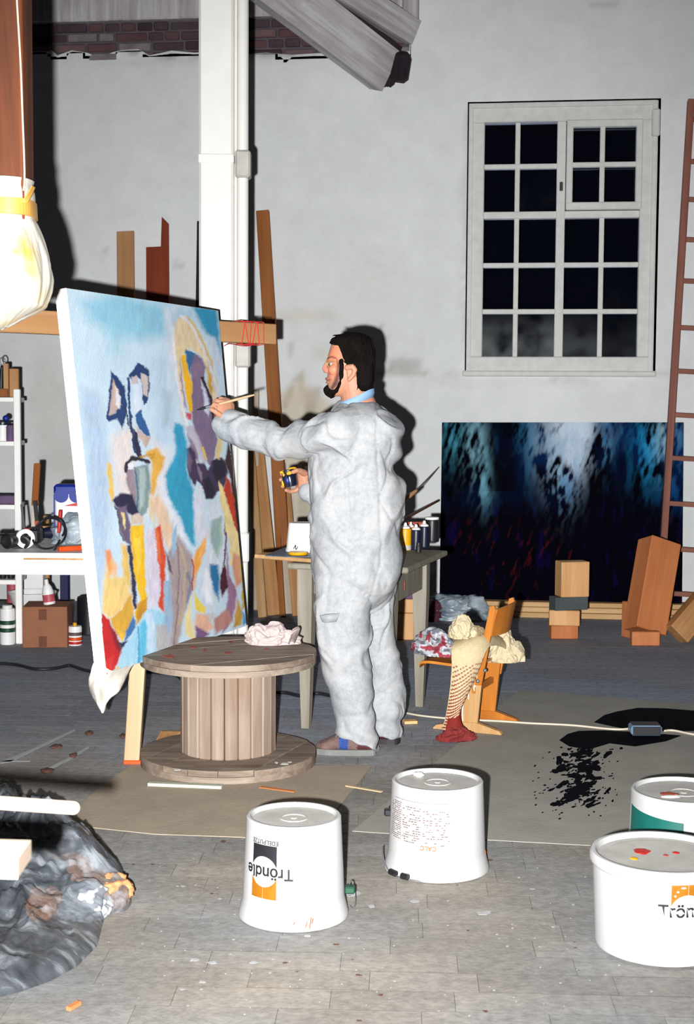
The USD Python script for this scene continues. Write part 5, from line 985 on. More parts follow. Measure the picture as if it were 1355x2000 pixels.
bx_ = ontab(815, 1060); solo('tray', 'rust-red tray standing upright behind the paint bottles', 'tray', place(cbox(pm(46, 6.9), .03, pm(42, 6.9), .004), trimesh.transformations.translation_matrix(bx_ + [0, .05, pm(21, 6.9)])), 'rust_paint')
# sticks leaning from the table's back to the right
def stick(name, label, cat_, a, b, r, mat): return solo(name, label, cat_, tube([a, a * .5 + b * .5, b], r, 8, 4), mat, smooth=True)
sb = ontab(786, 1066) + [0, .03, .0]
stick('wooden_stick', 'brown wooden stick rising to the right from behind the paint bottles', 'stick', at(780, 1018, 7.05), wl(857, 977, .02), .009, 'brown_board')
o = thing('long_brush', 'long thin brush with a grey-tan bristle head leaning behind the painter\'s back', 'brush', base=at(805, 966, 7.1))
part(o, 'handle', tube([at(808, 962, 7.1), at(832, 938, 8.2), wl(857, 912, .02)], .004, 8, 4), 'grey_plank', smooth=True); part(o, 'head', tube([at(785, 978, 7.0), at(797, 970, 7.05), at(813, 958, 7.12)], [.008, .013, .008], 8, 4), 'tan_board', smooth=True)

# ================================================================ dark canvas leaning on the rear wall
dTL, dTR, dBR, dBL = wl(863, 825, .05), wl(1335, 825, .05), wl(1331, 1184, .22), wl(858, 1172, .22)
nu, nv = 300, 230; a_, b_ = np.meshgrid(np.linspace(0, 1, nu), np.linspace(1, 0, nv))
P = ((1 - a_) * (1 - b_))[..., None] * dBL + (a_ * (1 - b_))[..., None] * dBR + ((1 - a_) * b_)[..., None] * dTL + (a_ * b_)[..., None] * dTR
PXd = proj(P.reshape(-1, 3)); u, v = PXd.T
cd = np.tile(lin((8, 7, 16)), (len(u), 1))
n1 = meshkit.fbm(np.c_[u * .018, v * .008, np.zeros(len(u))], 5, 40); n2 = meshkit.fbm(np.c_[u * .07, v * .022, np.zeros(len(u))], 4, 43); n3 = meshkit.fbm(np.c_[(u + v * .3) * .16, v * .05, np.zeros(len(u))], 3, 47)
topm = np.clip(1.12 - (v - 825) / 170, 0, 1) ** 1.3
def lay(c, m_): 
    global cd
    m_ = np.clip(m_, 0, 1)[:, None]; cd = cd * (1 - m_) + lin(c)[None] * m_
lay((12, 44, 92), topm * np.clip((n1 - .46) * 6, 0, 1) * .9); lay((20, 96, 140), topm * np.clip((n2 - .55) * 6, 0, 1) * np.clip((n1 - .42) * 5, 0, 1) * .9)
for (uc, vc, ru, rv, c, s) in ((885, 850, 26, 50, (60, 130, 150), .9), (930, 870, 22, 60, (130, 180, 196), .8), (945, 930, 14, 50, (120, 180, 200), .8), (1030, 850, 30, 40, (30, 110, 150), .8), (1060, 870, 26, 60, (110, 130, 150), .7), (1122, 838, 46, 46, (196, 212, 226), 1.15), (1118, 880, 30, 50, (186, 204, 222), 1.1), (1100, 910, 30, 60, (150, 180, 205), 1.0), (1098, 950, 20, 40, (60, 130, 180), .7), (1175, 860, 20, 50, (24, 90, 140), .8), (1270, 880, 34, 60, (30, 130, 180), 1.0), (1300, 860, 22, 50, (150, 185, 196), .7), (1320, 920, 20, 60, (20, 70, 130), .8), (1090, 850, 6, 90, (170, 190, 200), .5), (1186, 880, 10, 18, (90, 150, 180), .7)):
    m_ = np.exp(-((u - uc) / ru) ** 2 - ((v - vc) / rv) ** 2); lay(c, s * m_ * np.clip((n3 * .6 + n2 * .6 - .50 + .30 * np.clip(m_ - .35, 0, .5) * 2 * (s > 1)) * 5.0, 0, 1.25))
lay((8, 7, 14), np.exp(-((u - 985) / 34) ** 2) * .9 * (v < 960)); lay((8, 7, 14), np.exp(-((u - 1215) / 24) ** 2 - ((v - 905) / 40) ** 2) * .8)
lowm = np.clip((v - 990) / 80, 0, 1); lay((86, 22, 20), lowm * np.clip((n3 - .66) * 9, 0, 1) * np.clip((n1 - .46) * 6, 0, 1) * .5); lay((20, 16, 78), np.clip((v - 930) / 60, 0, 1) * np.clip((n2 - .63) * 8, 0, 1) * .3)
dc = thing('dark_canvas', 'large blue-black abstract painting with a white burst at the top, leaning on the wall', 'painting', base=(dBL + dBR) / 2)
dn_ = np.cross(dBR - dBL, dTL - dBL); dn_ /= np.linalg.norm(dn_); dn_ = dn_ if dn_[1] < 0 else -dn_
vs, fs = sheet(P, .004, back=-dn_); part(dc, 'painted_face', (vs, fs), 'dark_art', col=np.vstack([cd, cd * .5]).clip(0, 1))
def dpt(a, b, o): return ((1 - a) * (1 - b)) * dBL + a * (1 - b) * dBR + (1 - a) * b * dTL + a * b * dTR - dn_ * o
for a0, a1, b0, b1 in ((0, .03, 0, 1), (.97, 1, 0, 1), (.03, .97, .96, 1), (.03, .97, 0, .04)):
    part(dc, 'stretcher_bar', chull([dpt(a, b, o) for a in (a0, a1) for b in (b0, b1) for o in (.0045, .030)]), 'ink_black')

# planks piled along the foot of the wall
wood('pile_pine', C(236, 196, 140, .8), C(206, 156, 98, .8), 'z', 0.5)
zs = 0.0
for k, (u0, u1, off_, hh_, ww) in enumerate(((905, 1500, .12, .038, .15), (912, 1520, .125, .036, .14), (925, 1480, .115, .034, .15))):
    p0 = wl(u0, 1200, off_ + ww / 2); d = ray(u0, 1200); a = CAM + d * (p0[1] / d[1]); s0 = float((p0 - W0) @ WT); s1 = s0 + [2.25, 2.30, 2.2][k]
    A = wpt(s0, zs + hh_ / 2, off_ + ww / 2 + .06); Bp = wpt(s1, zs + hh_ / 2, off_ + ww / 2 + .06 - .03 * k)
    q, M = board(A, Bp, ww, hh_ - .002, side=WN)
    solo('floor_plank', ('lowest', 'middle', 'topmost')[k] + ' long pale pine plank of the pile under the dark painting', 'plank', q, 'pile_pine', xf=M); zs += hh_

# blocks, timbers
def upright(name, label, u0, u1, v0, v1, Y, mat, dep=.12, yaw=0.0, cat_='block', b=.004, tilt=0.0):
    c = at((u0 + u1) / 2, (v0 + v1) / 2, Y); M = trimesh.transformations.rotation_matrix(yaw, [0, 0, 1]) @ trimesh.transformations.rotation_matrix(tilt, [0, 1, 0]); M[:3, 3] = c + [0, dep / 2 * 0, 0]
    wv = pm(u1 - u0, Y) - (abs(math.sin(yaw)) * dep); h = pm(v1 - v0, Y)
    return solo(name, label, cat_, cbox(wv, dep, h, b), mat, xf=M)
YB = gr(1100, 1249)[1] + .06; zpx = FPX / YB
fl0_ = gr(1100, 1249)
st = [('lowest reddish wood block of the stack in front of the dark painting', 1072, 1127, 1222, 1249, 'block_wood', .10, .05), ('pale wood block second from the floor in the stack before the dark painting', 1070, 1133, 1191, 1222, 'block_pale', .11, -.12), ('dark grey block third from the floor in the stack', 1072, 1148, 1165, 1192, 'slate_block', .10, .30), ('tall pale wood cube on top of the block stack', 1085, 1149, 1096, 1166, 'block_pale', .12, .20)]
plain('slate_block', C(72, 80, 80), 0.7, 0.15, 14)
zc = 0.001
for l, u0, u1, v0, v1, mt, dp, yw in st:
    h = pm(v1 - v0, YB) - .003
    c = at((u0 + u1) / 2, (v0 + v1) / 2, YB); M = trimesh.transformations.rotation_matrix(yw, [0, 0, 1]); M[:3, 3] = [c[0], YB, zc + h / 2]; wv = (pm(u1 - u0, YB) - abs(math.sin(yw)) * dp) / math.cos(yw)
    solo('wood_block', l, 'block', cbox(wv, dp, h, .004), mt, group=None, xf=M); zc += h + .001
YT = gr(1250, 1250)[1]
bA_ = at(1240, 1180, YT + .05)
c = at(1250, 1216, YT + .09); M = trimesh.transformations.rotation_matrix(.42, [0, 0, 1]); M[:3, 3] = [c[0], YT + .10, .115]
solo('wood_block', 'short squared block on the floor that props the leaning timber at right', 'block', cbox(.19, .13, .225, .005), 'block_wood', xf=M)
p0_ = np.array([at(1252, 1240, YT - .02)[0] + .01, YT - .06, .055]); p1_ = at(1288, 1058, YT + .16)
q, M = board(p0_ + [0.005, .02, .0], p1_, .215, .17, side=(.93, .36, 0), b=.006); solo('squared_timber', 'thick reddish squared timber leaning upright in front of the dark painting', 'timber', q, 'block_wood', xf=M)
q, M = board(np.array([at(1312, 1236, YT)[0], YT - .10, .05]), at(1452, 1085, YT + .10), .12, .15, side=(0, 1, .0), b=.005); solo('squared_timber', 'brown timber slanting up to the right edge beside the leaning squared timber', 'timber', q, 'old_plank', xf=M)
c = at(1258, 1236, YT - .1); solo('wood_block', 'small offcut lying against the foot of the leaning timber', 'block', place(cbox(.17, .07, .085, .004), np.array([[1, 0, 0, c[0] - .015], [0, 1, 0, YT - .19], [0, 0, 1, .0435], [0, 0, 0, 1.0]])), 'block_wood')
Yb = gr(800, 1250)[1] + .06
c = at(786, 1232, Yb); solo('wood_block', 'upright pale block on the floor behind the painter and the table leg', 'block', place(cbox(.12, .12, .165, .004), np.array([[1, 0, 0, at(788, 1230, Yb)[0]], [0, 1, 0, Yb], [0, 0, 1, .083], [0, 0, 0, 1.0]])), 'block_pale')
solo('wood_block', 'pale block lying across the upright one behind the table leg', 'block', place(cbox(.17, .12, .085, .004), np.array([[1, 0, 0, at(797, 1195, Yb)[0]], [0, 1, 0, Yb + .01], [0, 0, 1, .2095], [0, 0, 0, 1.0]])), 'block_pale')
solo('wood_block', 'dull violet-brown block on top of the pale ones behind the table leg', 'block', place(cbox(.10, .09, .10, .004), np.array([[1, 0, 0, at(797, 1165, Yb)[0]], [0, 1, 0, Yb + .01], [0, 0, 1, .303], [0, 0, 0, 1.0]])), 'purple_dull')

# ladder
lad = thing('ladder', 'brown wooden ladder leaning on the rear wall at the right edge', 'ladder', base=flr(1287, .45))
r0_, r1_ = flr(1286, .45), wl(1349, 196, .04)
q, M = board(r0_, r1_, .045, .07, side=WT); wood('ladder_wood', C(152, 98, 82), C(112, 68, 56), 'z', .6); part(lad, 'rail', q, 'ladder_wood', xf=M)
ld = (r1_ - r0_) / np.linalg.norm(r1_ - r0_); ls_ = WT - ld * (WT @ ld); ls_ /= np.linalg.norm(ls_)
q, M = board(r0_ + ls_ * .40, r1_ + ls_ * .40, .045, .07, side=WT); part(lad, 'rail', q, 'ladder_wood', xf=M)
for v in (225, 310, 386, 466, 548, 640, 725, 810, 893, 980, 1066, 1150):
    t = (1196 - v) / (1196 - 196.0) if False else None
    pz = wl(1320, v, .2)[2]; tt = (pz - r0_[2]) / (r1_[2] - r0_[2]); a = r0_ + (r1_ - r0_) * tt
    q, M = board(a + ls_ * .02, a + ls_ * .385, .032, .028, side=(0, 0, 1)); part(lad, 'rung', q, 'ladder_wood', xf=M)

# plastic sheeting crumpled by the foot of the dark painting
usdkit.material(stage, LOOKS + '/blue_film', {'t': ('texture_coordinate', {}), 'n': ('noise_texture', {'scale': 9.0, 'detail': 4.0}), 'r': ('rgb_ramp', {'ramp': [(.35, C(110, 128, 142)), (.65, C(196, 208, 216))]}), 'p': ('principled_bsdf', {'roughness': .3}), 'tr': ('transparent_bsdf', {}), 'm': ('mix_closure', {'fac': .25})},
    [('t.object', 'n.vector'), ('n.fac', 'r.fac'), ('r.color', 'p.base_color'), ('p.BSDF', 'm.closure1'), ('tr.BSDF', 'm.closure2')], surface='m.closure')
o = thing('plastic_sheet', 'crumpled bluish plastic sheet on the floor at the left foot of the dark painting', 'plastic sheet', base=gr(880, 1205))
part(o, 'heap', rag(gr(886, 1209), .19, .11, .12, 8), 'blue_film', smooth=True)
part(o, 'hanging_part', sheet(dense([[wl(836, 1120, .04), wl(845, 1120, .06), wl(852, 1122, .05)], [wl(838, 1160, .1), wl(846, 1160, .14), wl(854, 1160, .20)], [flr(842, .34) + [0, 0, .06], flr(862, .36) + [0, 0, .07], flr(885, .38) + [0, 0, .05]]], 16, 20), .002), 'blue_film', smooth=True)
plain('maroon_cloth', C(70, 26, 44), .8, .2, 20)
solo('cloth_bundle', 'small dark maroon cloth bundle beside the bluish plastic sheet', 'cloth', rag(gr(848, 1212), .06, .05, .085, 5), 'maroon_cloth', smooth=True)

# ================================================================ child's chair with cloths on it
cA = np.array([.38, .92, 0]); cA /= np.linalg.norm(cA); cF = np.array([-cA[1], cA[0], 0]); cB_ = -cF
CO = gr(907, 1433); CO[2] = 0; CO = CO + cA * .03
ch = thing('school_chair', 'small orange plywood school chair with runners, loaded with cloths', 'chair', base=CO + cA * .14)
def cp(s, l, z): return CO + cB_ * s + cA * l + np.array([0, 0, z])
def side_poly(poly, l0, t, mat, name, b=None):
    pl = sg.Polygon(poly).buffer(-.003).buffer(.003, 4); q = extr(pl, t); M = np.eye(4); M[:3, 0] = cB_; M[:3, 1] = [0, 0, 1]; M[:3, 2] = -cA; M[:3, 3] = CO + cA * (l0 + t); part(ch, name, place(q, M), mat)
WID = .27
for l0, mt in ((0, 'chair_worn'), (WID, 'chair_wood')):
    side_poly([(-.16, .003), (-.14, .022), (-.03, .044), (.05, .046), (.15, .018), (.165, .003)], l0 - .004, .030, mt, 'runner')
    side_poly([(-.045, .044), (.048, .044), (.072, .30), (-.005, .30)], l0 + .002, .018, mt, 'side_panel')
    side_poly([(.036, .215), (.068, .215), (.108, .44), (.128, .555), (.120, .572), (.102, .566), (.076, .44)], l0 + (-.010 if l0 == 0 else .020), .016, mt if l0 else 'chair_wood', 'back_post')
G = dense([[cp(-.215, -.02, .285), cp(-.225, .07, .285), cp(-.225, .22, .285), cp(-.215, .315, .285)], [cp(-.17, -.03, .312), cp(-.17, .07, .306), cp(-.17, .22, .306), cp(-.17, .325, .312)], [cp(-.05, -.03, .306), cp(-.05, .07, .298), cp(-.05, .22, .298), cp(-.05, .325, .306)], [cp(.06, -.02, .318), cp(.06, .07, .312), cp(.06, .22, .312), cp(.06, .315, .318)]], 14, 14)
part(ch, 'seat', sheet(G[:, ::-1], .012, back=np.array([0, 0, -1.0])), 'chair_wood', smooth=30)
G = dense([[cp(.100, -.004, .435), cp(.128, .14, .435), cp(.100, .29, .435)], [cp(.112, -.004, .50), cp(.140, .14, .50), cp(.112, .29, .50)], [cp(.126, -.004, .555), cp(.152, .14, .565), cp(.126, .29, .555)]], 14, 8)
part(ch, 'backrest', sheet(G, .010, back=cB_), 'chair_wood', smooth=30)
q, M = board(cp(.03, .0, .19), cp(.03, WID + .01, .19), .03, .02, side=(0, 0, 1)); part(ch, 'stretcher', q, 'chair_wood', xf=M)
for sP_, z_ in ((.052, .235), (.085, .285)): part(ch, 'bolt', place(trimesh.creation.icosphere(2, .009), trimesh.transformations.translation_matrix(cp(sP_, -.012, z_))), 'steel', smooth=True)
part(ch, 'paint_runs', cat(*[tube([cp(s, -.008, z0), cp(s - .006, -.008, (z0 + z1) / 2), cp(s - .004, -.006, z1)], [.005, .004, .003], 6, 4) for s, z0, z1 in ((-.012, .17, .05), (.014, .24, .15), (.052, .28, .24), (.04, .215, .19), (.058, .30, .268))]), 'white_gloss', smooth=True)
# cream cloth with chevrons, over the seat and down the near side
vcol('knit', rough=.9, bump=.002, bscale=150., spec=.1, grain=.1, gscale=90.)
CY = CO[1] - .05
rowsC = [[(962, 1262, CY + .26), (975, 1252, CY + .24), (990, 1254, CY + .24), (1004, 1280, CY + .27)],
         [(903, 1246, CY + .12), (930, 1238, CY + .10), (955, 1240, CY + .08), (975, 1262, CY + .12)],
         [(884, 1262, CY - .02), (908, 1256, CY - .03), (936, 1252, CY - .02), (958, 1262, CY + .02)],
         [(882, 1290, CY - .05), (903, 1290, CY - .065), (925, 1286, CY - .06), (946, 1276, CY - .03)],
         [(881, 1330, CY - .06), (900, 1332, CY - .08), (916, 1326, CY - .075), (929, 1318, CY - .05)],
         [(877, 1365, CY - .06), (890, 1370, CY - .08), (903, 1366, CY - .08), (912, 1352, CY - .06)],
         [(872, 1395, CY - .07), (880, 1402, CY - .085), (890, 1400, CY - .09), (898, 1386, CY - .07)],
         [(862, 1424, CY - .09), (876, 1430, CY - .115), (894, 1432, CY - .12), (908, 1428, CY - .09)]]
G = dense([[at(*p) for p in r] for r in rowsC], 60, 120); G = G + (.010 * (meshkit.fbm(G * 26, 3, 4) - .5))[..., None] * np.array([.6, 1, .6])
uC, vC = proj(G.reshape(-1, 3)).T; tt = np.tile(np.linspace(0, 1, 120)[:, None], (1, 60)).ravel(); ss = np.tile(np.linspace(0, 1, 60)[None], (120, 1)).ravel()
G[..., 2] = np.maximum(G[..., 2], .006)
cc = np.tile(lin((236, 214, 170)) * .62, (len(tt), 1)); cc *= (1 + .18 * (meshkit.fbm(np.c_[uC * .1, vC * .1, tt], 3, 3) - .5))[:, None]
ph = tt * 1.0 + np.abs(ss - .72) * -.10; wdt = np.clip((tt - .46) * 2.3, 0, 1)
strp = ((ph * 34) % 1.0 < .18 + .40 * wdt) & (tt > .47) & (ss > .04); strp |= (tt > .86) & (ss > .22)
cc[strp] = lin((134, 46, 40)) * .75
vs, fs = sheet(G[:, ::-1] if False else G, .006)
kn = thing('knit_cloth', 'cream knitted cloth with red-brown chevron stripes hanging over the near side of the school chair', 'cloth', base=CO + [0, 0, .28])
part(kn, 'cloth', (vs, fs), 'knit', smooth=True, col=np.vstack([cc, cc]).clip(0, 1))
part(kn, 'bunched_end', rag(at(890, 1426, CY - .10) * [1, 1, 0], .065, .05, .045, 6), 'maroon_knit' if False else plain('maroon_knit', C(128, 40, 38, .8), .9, .2, 40), smooth=True)
vcol('speck_rag', rough=.9, spec=.1)
rgc = cp(-.17, .10, .330); rv_, rf_ = _tri(rag(rgc, .095, .11, .075, 12))
cR = np.tile(lin((206, 206, 212)) * .7, (len(rv_), 1)); nR = meshkit.fbm(rv_ * 30, 3, 3); cR[nR > .58] = lin((170, 70, 84)) * .7; cR[nR < .40] = lin((120, 124, 134)) * .7
o = thing('rag', 'white, grey and red speckled rag on the front of the school chair seat', 'rag', base=rgc); part(o, 'cloth', (rv_, rf_), 'speck_rag', smooth=True, col=cR)
plain('melange_wool', C(150, 128, 96, .8), .95, .4, 120, .003, 140)
solo('wool_bundle', 'brown mottled woollen bundle lying on the cream cloth on the chair', 'cloth', rag(at(916, 1252, CY + .05), .06, .055, .055, 4), 'melange_wool', smooth=True)
plain('cream_cloth', C(236, 218, 178, .62), .9, .1, 18, .002, 50)
solo('cream_bundle', 'cream cloth bundle with a twisted corner at the front of the cloths on the chair', 'cloth', rag(at(902, 1246, CY + .02), .05, .055, .075, 14), 'cream_cloth', smooth=True)
solo('cream_bundle', 'cream cloth bunched against the rear corner of the chair seat under the backrest', 'cloth', rag(at(984, 1292, CY + .25), .065, .06, .105, 15), 'cream_cloth', smooth=True)
# ================================================================ sheets, spill and cables on the floor
plain('hardboard_brown', C(186, 170, 148, .70), .85, .16, 5, .001, 60)
plain('hardboard_grey', C(182, 178, 166, .64), .85, .16, 4, .001, 60)
def ground_poly(px, z=0.0): return sg.Polygon([tuple(gr(u, v, z)[:2]) for u, v in px]).buffer(0)
def ground_flat(name, label, cat_, px, t, mat, z=0.0, **k):
    q = extr(ground_poly(px, z), t); q.apply_translation([0, 0, z]); return solo(name, label, cat_, q, mat, **k)
ground_flat('hardboard_sheet', 'thin brownish hardboard sheet lying on the floor under the cable reel', 'sheet', [(726, 1497), (604, 1648), (470, 1636), (300, 1630), (122, 1611), (192, 1540), (262, 1492)], .0025, 'hardboard_brown')
ground_flat('hardboard_sheet', 'large grey hardboard sheet on the floor from the school chair to the buckets at right', 'sheet', [(688, 1624), (903, 1446), (1010, 1352), (1030, 1349), (1440, 1384), (1440, 1668), (1150, 1652), (930, 1640)], .0022, 'hardboard_grey')
plain('spill_black', (0.003, 0.003, 0.006), .9, .2, 10, spec=.04)
rs_ = random.Random(9)
def splat(u, v, ru, rv, jag=.5, n=14, rot=0.0):
    p = []
    for a in np.linspace(0, 2 * np.pi, n + 1)[:-1]:
        f = 1 - jag * rs_.random(); x, y = ru * f * math.cos(a), rv * f * math.sin(a); p.append((u + x * math.cos(rot) - y * math.sin(rot), v + x * math.sin(rot) + y * math.cos(rot)))
    return ground_poly(p, .0022)
sp = [ground_poly([(1160, 1411), (1180, 1397), (1205, 1390), (1245, 1383), (1300, 1384), (1400, 1392), (1400, 1428), (1320, 1428), (1240, 1427), (1196, 1419)], .0022), ground_poly([(1092, 1446), (1108, 1434), (1130, 1428), (1180, 1427), (1240, 1430), (1330, 1437), (1300, 1448), (1240, 1458), (1190, 1452), (1150, 1464), (1112, 1458)], .0022)]
small = []
for k in range(165):
    t = rs_.random(); u = 1145 - 25 * t + rs_.gauss(0, 26); v = 1460 + 112 * t + rs_.gauss(0, 5)
    big = rs_.random(); (small if big < .55 else sp).append(splat(u, v, rs_.uniform(2, 7) if big < .55 else rs_.uniform(6, 15), rs_.uniform(1, 3) if big < .55 else rs_.uniform(2, 6), .55, 9, rs_.uniform(-.7, .1)))
for u, v, ru, rv in ((1128, 1545, 26, 12), (1118, 1556, 18, 9), (1142, 1535, 24, 10), (1092, 1486, 9, 11), (1098, 1500, 10, 8), (1140, 1470, 20, 8), (1148, 1500, 28, 8), (1120, 1515, 20, 6), (1160, 1520, 22, 5)): sp.append(splat(u, v, ru, rv, .5, 16))
for k in range(60): small.append(splat(1040 + rs_.random() * 170, 1475 + rs_.random() * 125, rs_.uniform(1.2, 4), rs_.uniform(.7, 1.6), .4, 7, rs_.uniform(-.6, .1)))
g = shapely.ops.unary_union(sp + small).simplify(.001); g = [q for q in getattr(g, 'geoms', [g])]
g.sort(key=lambda q: -q.area); mainp = extr(sg.MultiPolygon(g), .0012); mainp.apply_translation([0, 0, .0024])
solo('paint_spill', 'black paint spill with a spray of splashes on the grey sheet at right', 'paint spill', mainp, 'spill_black')
def cable(name, label, px, r, mat, lift=None):
    P = []
    for q in px:
        u, v = q[:2]; p = gr(u, v); p[2] = r + .0026 + (q[2] if len(q) > 2 else 0); P.append(p)
    return solo(name, label, 'cable', tube(P, r, 8, 8), mat, smooth=True)
cable('floor_cable', 'black cable winding across the floor at left, under the table and past the reel', [(-40, 1299), (0, 1300), (40, 1304), (70, 1311), (110, 1309), (135, 1304), (165, 1313), (215, 1318), (260, 1316), (330, 1320), (350, 1327), (380, 1345), (440, 1352), (520, 1357), (560, 1358), (590, 1364), (615, 1359), (650, 1365), (690, 1372)], .009, 'cable_black')
cable('floor_cable', 'thin white cable on the floor from the painter past the chair to a black box', [(735, 1380), (790, 1395), (830, 1402), (900, 1408), (980, 1412), (1040, 1416), (1120, 1420), (1190, 1427), (1235, 1425)], .005, 'cable_white')
cable('floor_cable', 'thin white cable leaving the small black box towards the right edge', [(1297, 1431), (1315, 1430), (1340, 1435), (1400, 1441)], .005, 'cable_white')
bxp = gr(1266, 1440); bx0, bx1 = gr(1236, 1443)[0], gr(1297, 1443)[0]
o = thing('adapter_box', 'small black adapter box with a pale rim on the white floor cable', 'adapter', base=[bxp[0], bxp[1], .0026])
plain('pale_rim', C(120, 150, 178, .7), .4); hB = .046
part(o, 'case', place(cbox(bx1 - bx0, .085, hB, .010), trimesh.transformations.translation_matrix([(bx0 + bx1) / 2, bxp[1] + .05, .003 + hB / 2])), 'pale_rim')
part(o, 'panel', place(cbox(bx1 - bx0 - .016, .006, hB - .010, .003), trimesh.transformations.translation_matrix([(bx0 + bx1) / 2, bxp[1] + .006, .003 + hB / 2])), 'ink_black')
part(o, 'panel', place(cbox(bx1 - bx0 - .016, .070, .004, .002), trimesh.transformations.translation_matrix([(bx0 + bx1) / 2, bxp[1] + .05, .004 + hB])), 'ink_black')
def scrap(name, label, a, b, w, t, mat, z=.0026, cat_='scrap'):
    p, q_ = gr(*a), gr(*b); p[2] = q_[2] = z + t / 2; q, M = board(p, q_, w, t, side=np.cross([0, 0, 1], q_ - p), b=.001); solo(name, label, cat_, q, mat, xf=M)
plain('pale_green_lath', C(208, 212, 190, .7), .7, .1, 10)
scrap('lath', 'pale greenish lath lying on the floor in front of the cable reel', (290, 1535), (434, 1541), .030, .012, 'pale_green_lath')
scrap('wood_sliver', 'orange wood sliver on the brown sheet right of the pale lath', (508, 1539), (576, 1548), .022, .003, 'block_wood'); scrap('wood_sliver', 'thin pale wood sliver between the two middle buckets', (676, 1537), (746, 1549), .016, .005, 'pine_pale')
scrap('wood_offcut', 'small pale offcut on the floor right of the painter\'s shoe', (788, 1414), (813, 1413), .045, .014, 'block_pale')
ofc = gr(328, 1458); solo('wood_offcut', 'brown wedge-shaped offcut standing behind the cable reel base', 'offcut', place(chull([[-.05, -.03, 0], [.04, -.03, 0], [.045, .05, 0], [-.04, .05, 0], [-.05, -.02, .025], [.045, .05, .045], [-.04, .05, .045], [.02, -.02, .03]]), trimesh.transformations.translation_matrix(ofc + [0, .03, .003])), 'old_plank')
scrap('wood_chip', 'small orange-brown wood chip on the floor near the lower left corner', (133, 1977), (155, 1964), .014, .010, 'block_wood')
plain('dead_leaf', C(92, 60, 50, .9), .9, .3, 30)
for u, v, r, l in ((92, 1508, 13, 'largest dark brown leaf scrap on the floor left of the prop leg'), (110, 1461, 12, 'long brown leaf scrap above the largest one at left'), (143, 1478, 7, 'small brown leaf scrap beside the white scratch at left'), (174, 1434, 8, 'curled brown leaf scrap under the hanging canvas corner'), (240, 1440, 6, 'tiny brown leaf scrap just left of the prop leg foot')):
    c = gr(u, v); solo('leaf_scrap', l, 'leaf', blob(c + [0, 0, .006], (pm(r, c[1]), .03, .008), int(u), .5, 2.4, 2), 'dead_leaf', smooth=True)
plain('chalk', C(196, 198, 198, .7), .9, .1, 20)
for px in ([(-5, 1488), (20, 1481), (60, 1464), (100, 1445), (146, 1424), (147, 1427), (100, 1450), (50, 1474), (20, 1488), (-5, 1493)], [(94, 1500), (130, 1482), (172, 1458), (174, 1461), (135, 1485), (98, 1503)], [(-5, 1487), (30, 1484), (60, 1487), (30, 1488)]):
    q = extr(ground_poly(px), .0008); part(fl_, 'scratch_mark', q, 'chalk')
rk = random.Random(21); sk_ = []
for k in range(120):
    u = rk.uniform(180, 1300) if k % 3 else rk.uniform(250, 1150); v = 1650 + 345 * rk.random() ** .9; r = rk.choice((.9, 1.1, 1.4, 1.8, 2.4)); p = []
    for a in np.linspace(0, 2 * np.pi, 9)[:-1]: p.append((u + r * 1.4 * rk.uniform(.5, 1.1) * math.cos(a), v + r * .62 * rk.uniform(.5, 1.1) * math.sin(a)))
    sk_.append(ground_poly(p))
for u, v, r in ((355, 1932, 5), (395, 1918, 6), (380, 1875, 9), (415, 1880, 8), (495, 1880, 7), (357, 1731, 5), (430, 1755, 4), (945, 1783, 14), (1040, 1736, 4), (1080, 1810, 4), (810, 1760, 8), (690, 1745, 14), (725, 1770, 8), (600, 1828, 6)):
    sk_.append(ground_poly([(u + 1.3 * r * rk.uniform(.5, 1.1) * math.cos(a), v + .42 * r * rk.uniform(.5, 1.1) * math.sin(a)) for a in np.linspace(0, 2 * np.pi, 11)[:-1]]))
q = extr(sg.MultiPolygon([g for s in sk_ for g in getattr(s, 'geoms', [s])]), .0006); part(fl_, 'paint_specks', q, plain('old_white_paint', C(206, 206, 206, .62), .8, .2, 40), kind='stuff')
sk2 = []
for k in range(60):
    u = rk.uniform(150, 1350); v = rk.uniform(1560, 1995); r = rk.choice((1.2, 2, 3, 5)); rot = rk.uniform(-.4, .3)
    sk2.append(ground_poly([(u + r * 1.5 * rk.uniform(.5, 1.1) * math.cos(a), v + r * .5 * rk.uniform(.4, 1.1) * math.sin(a + rot)) for a in np.linspace(0, 2 * np.pi, 9)[:-1]]))
q = extr(sg.MultiPolygon([g for s in sk2 for g in getattr(s, 'geoms', [s])]), .0005); part(fl_, 'dirt_specks', q, plain('floor_dirt', C(120, 88, 66, .6), .9, .3, 40), kind='stuff')

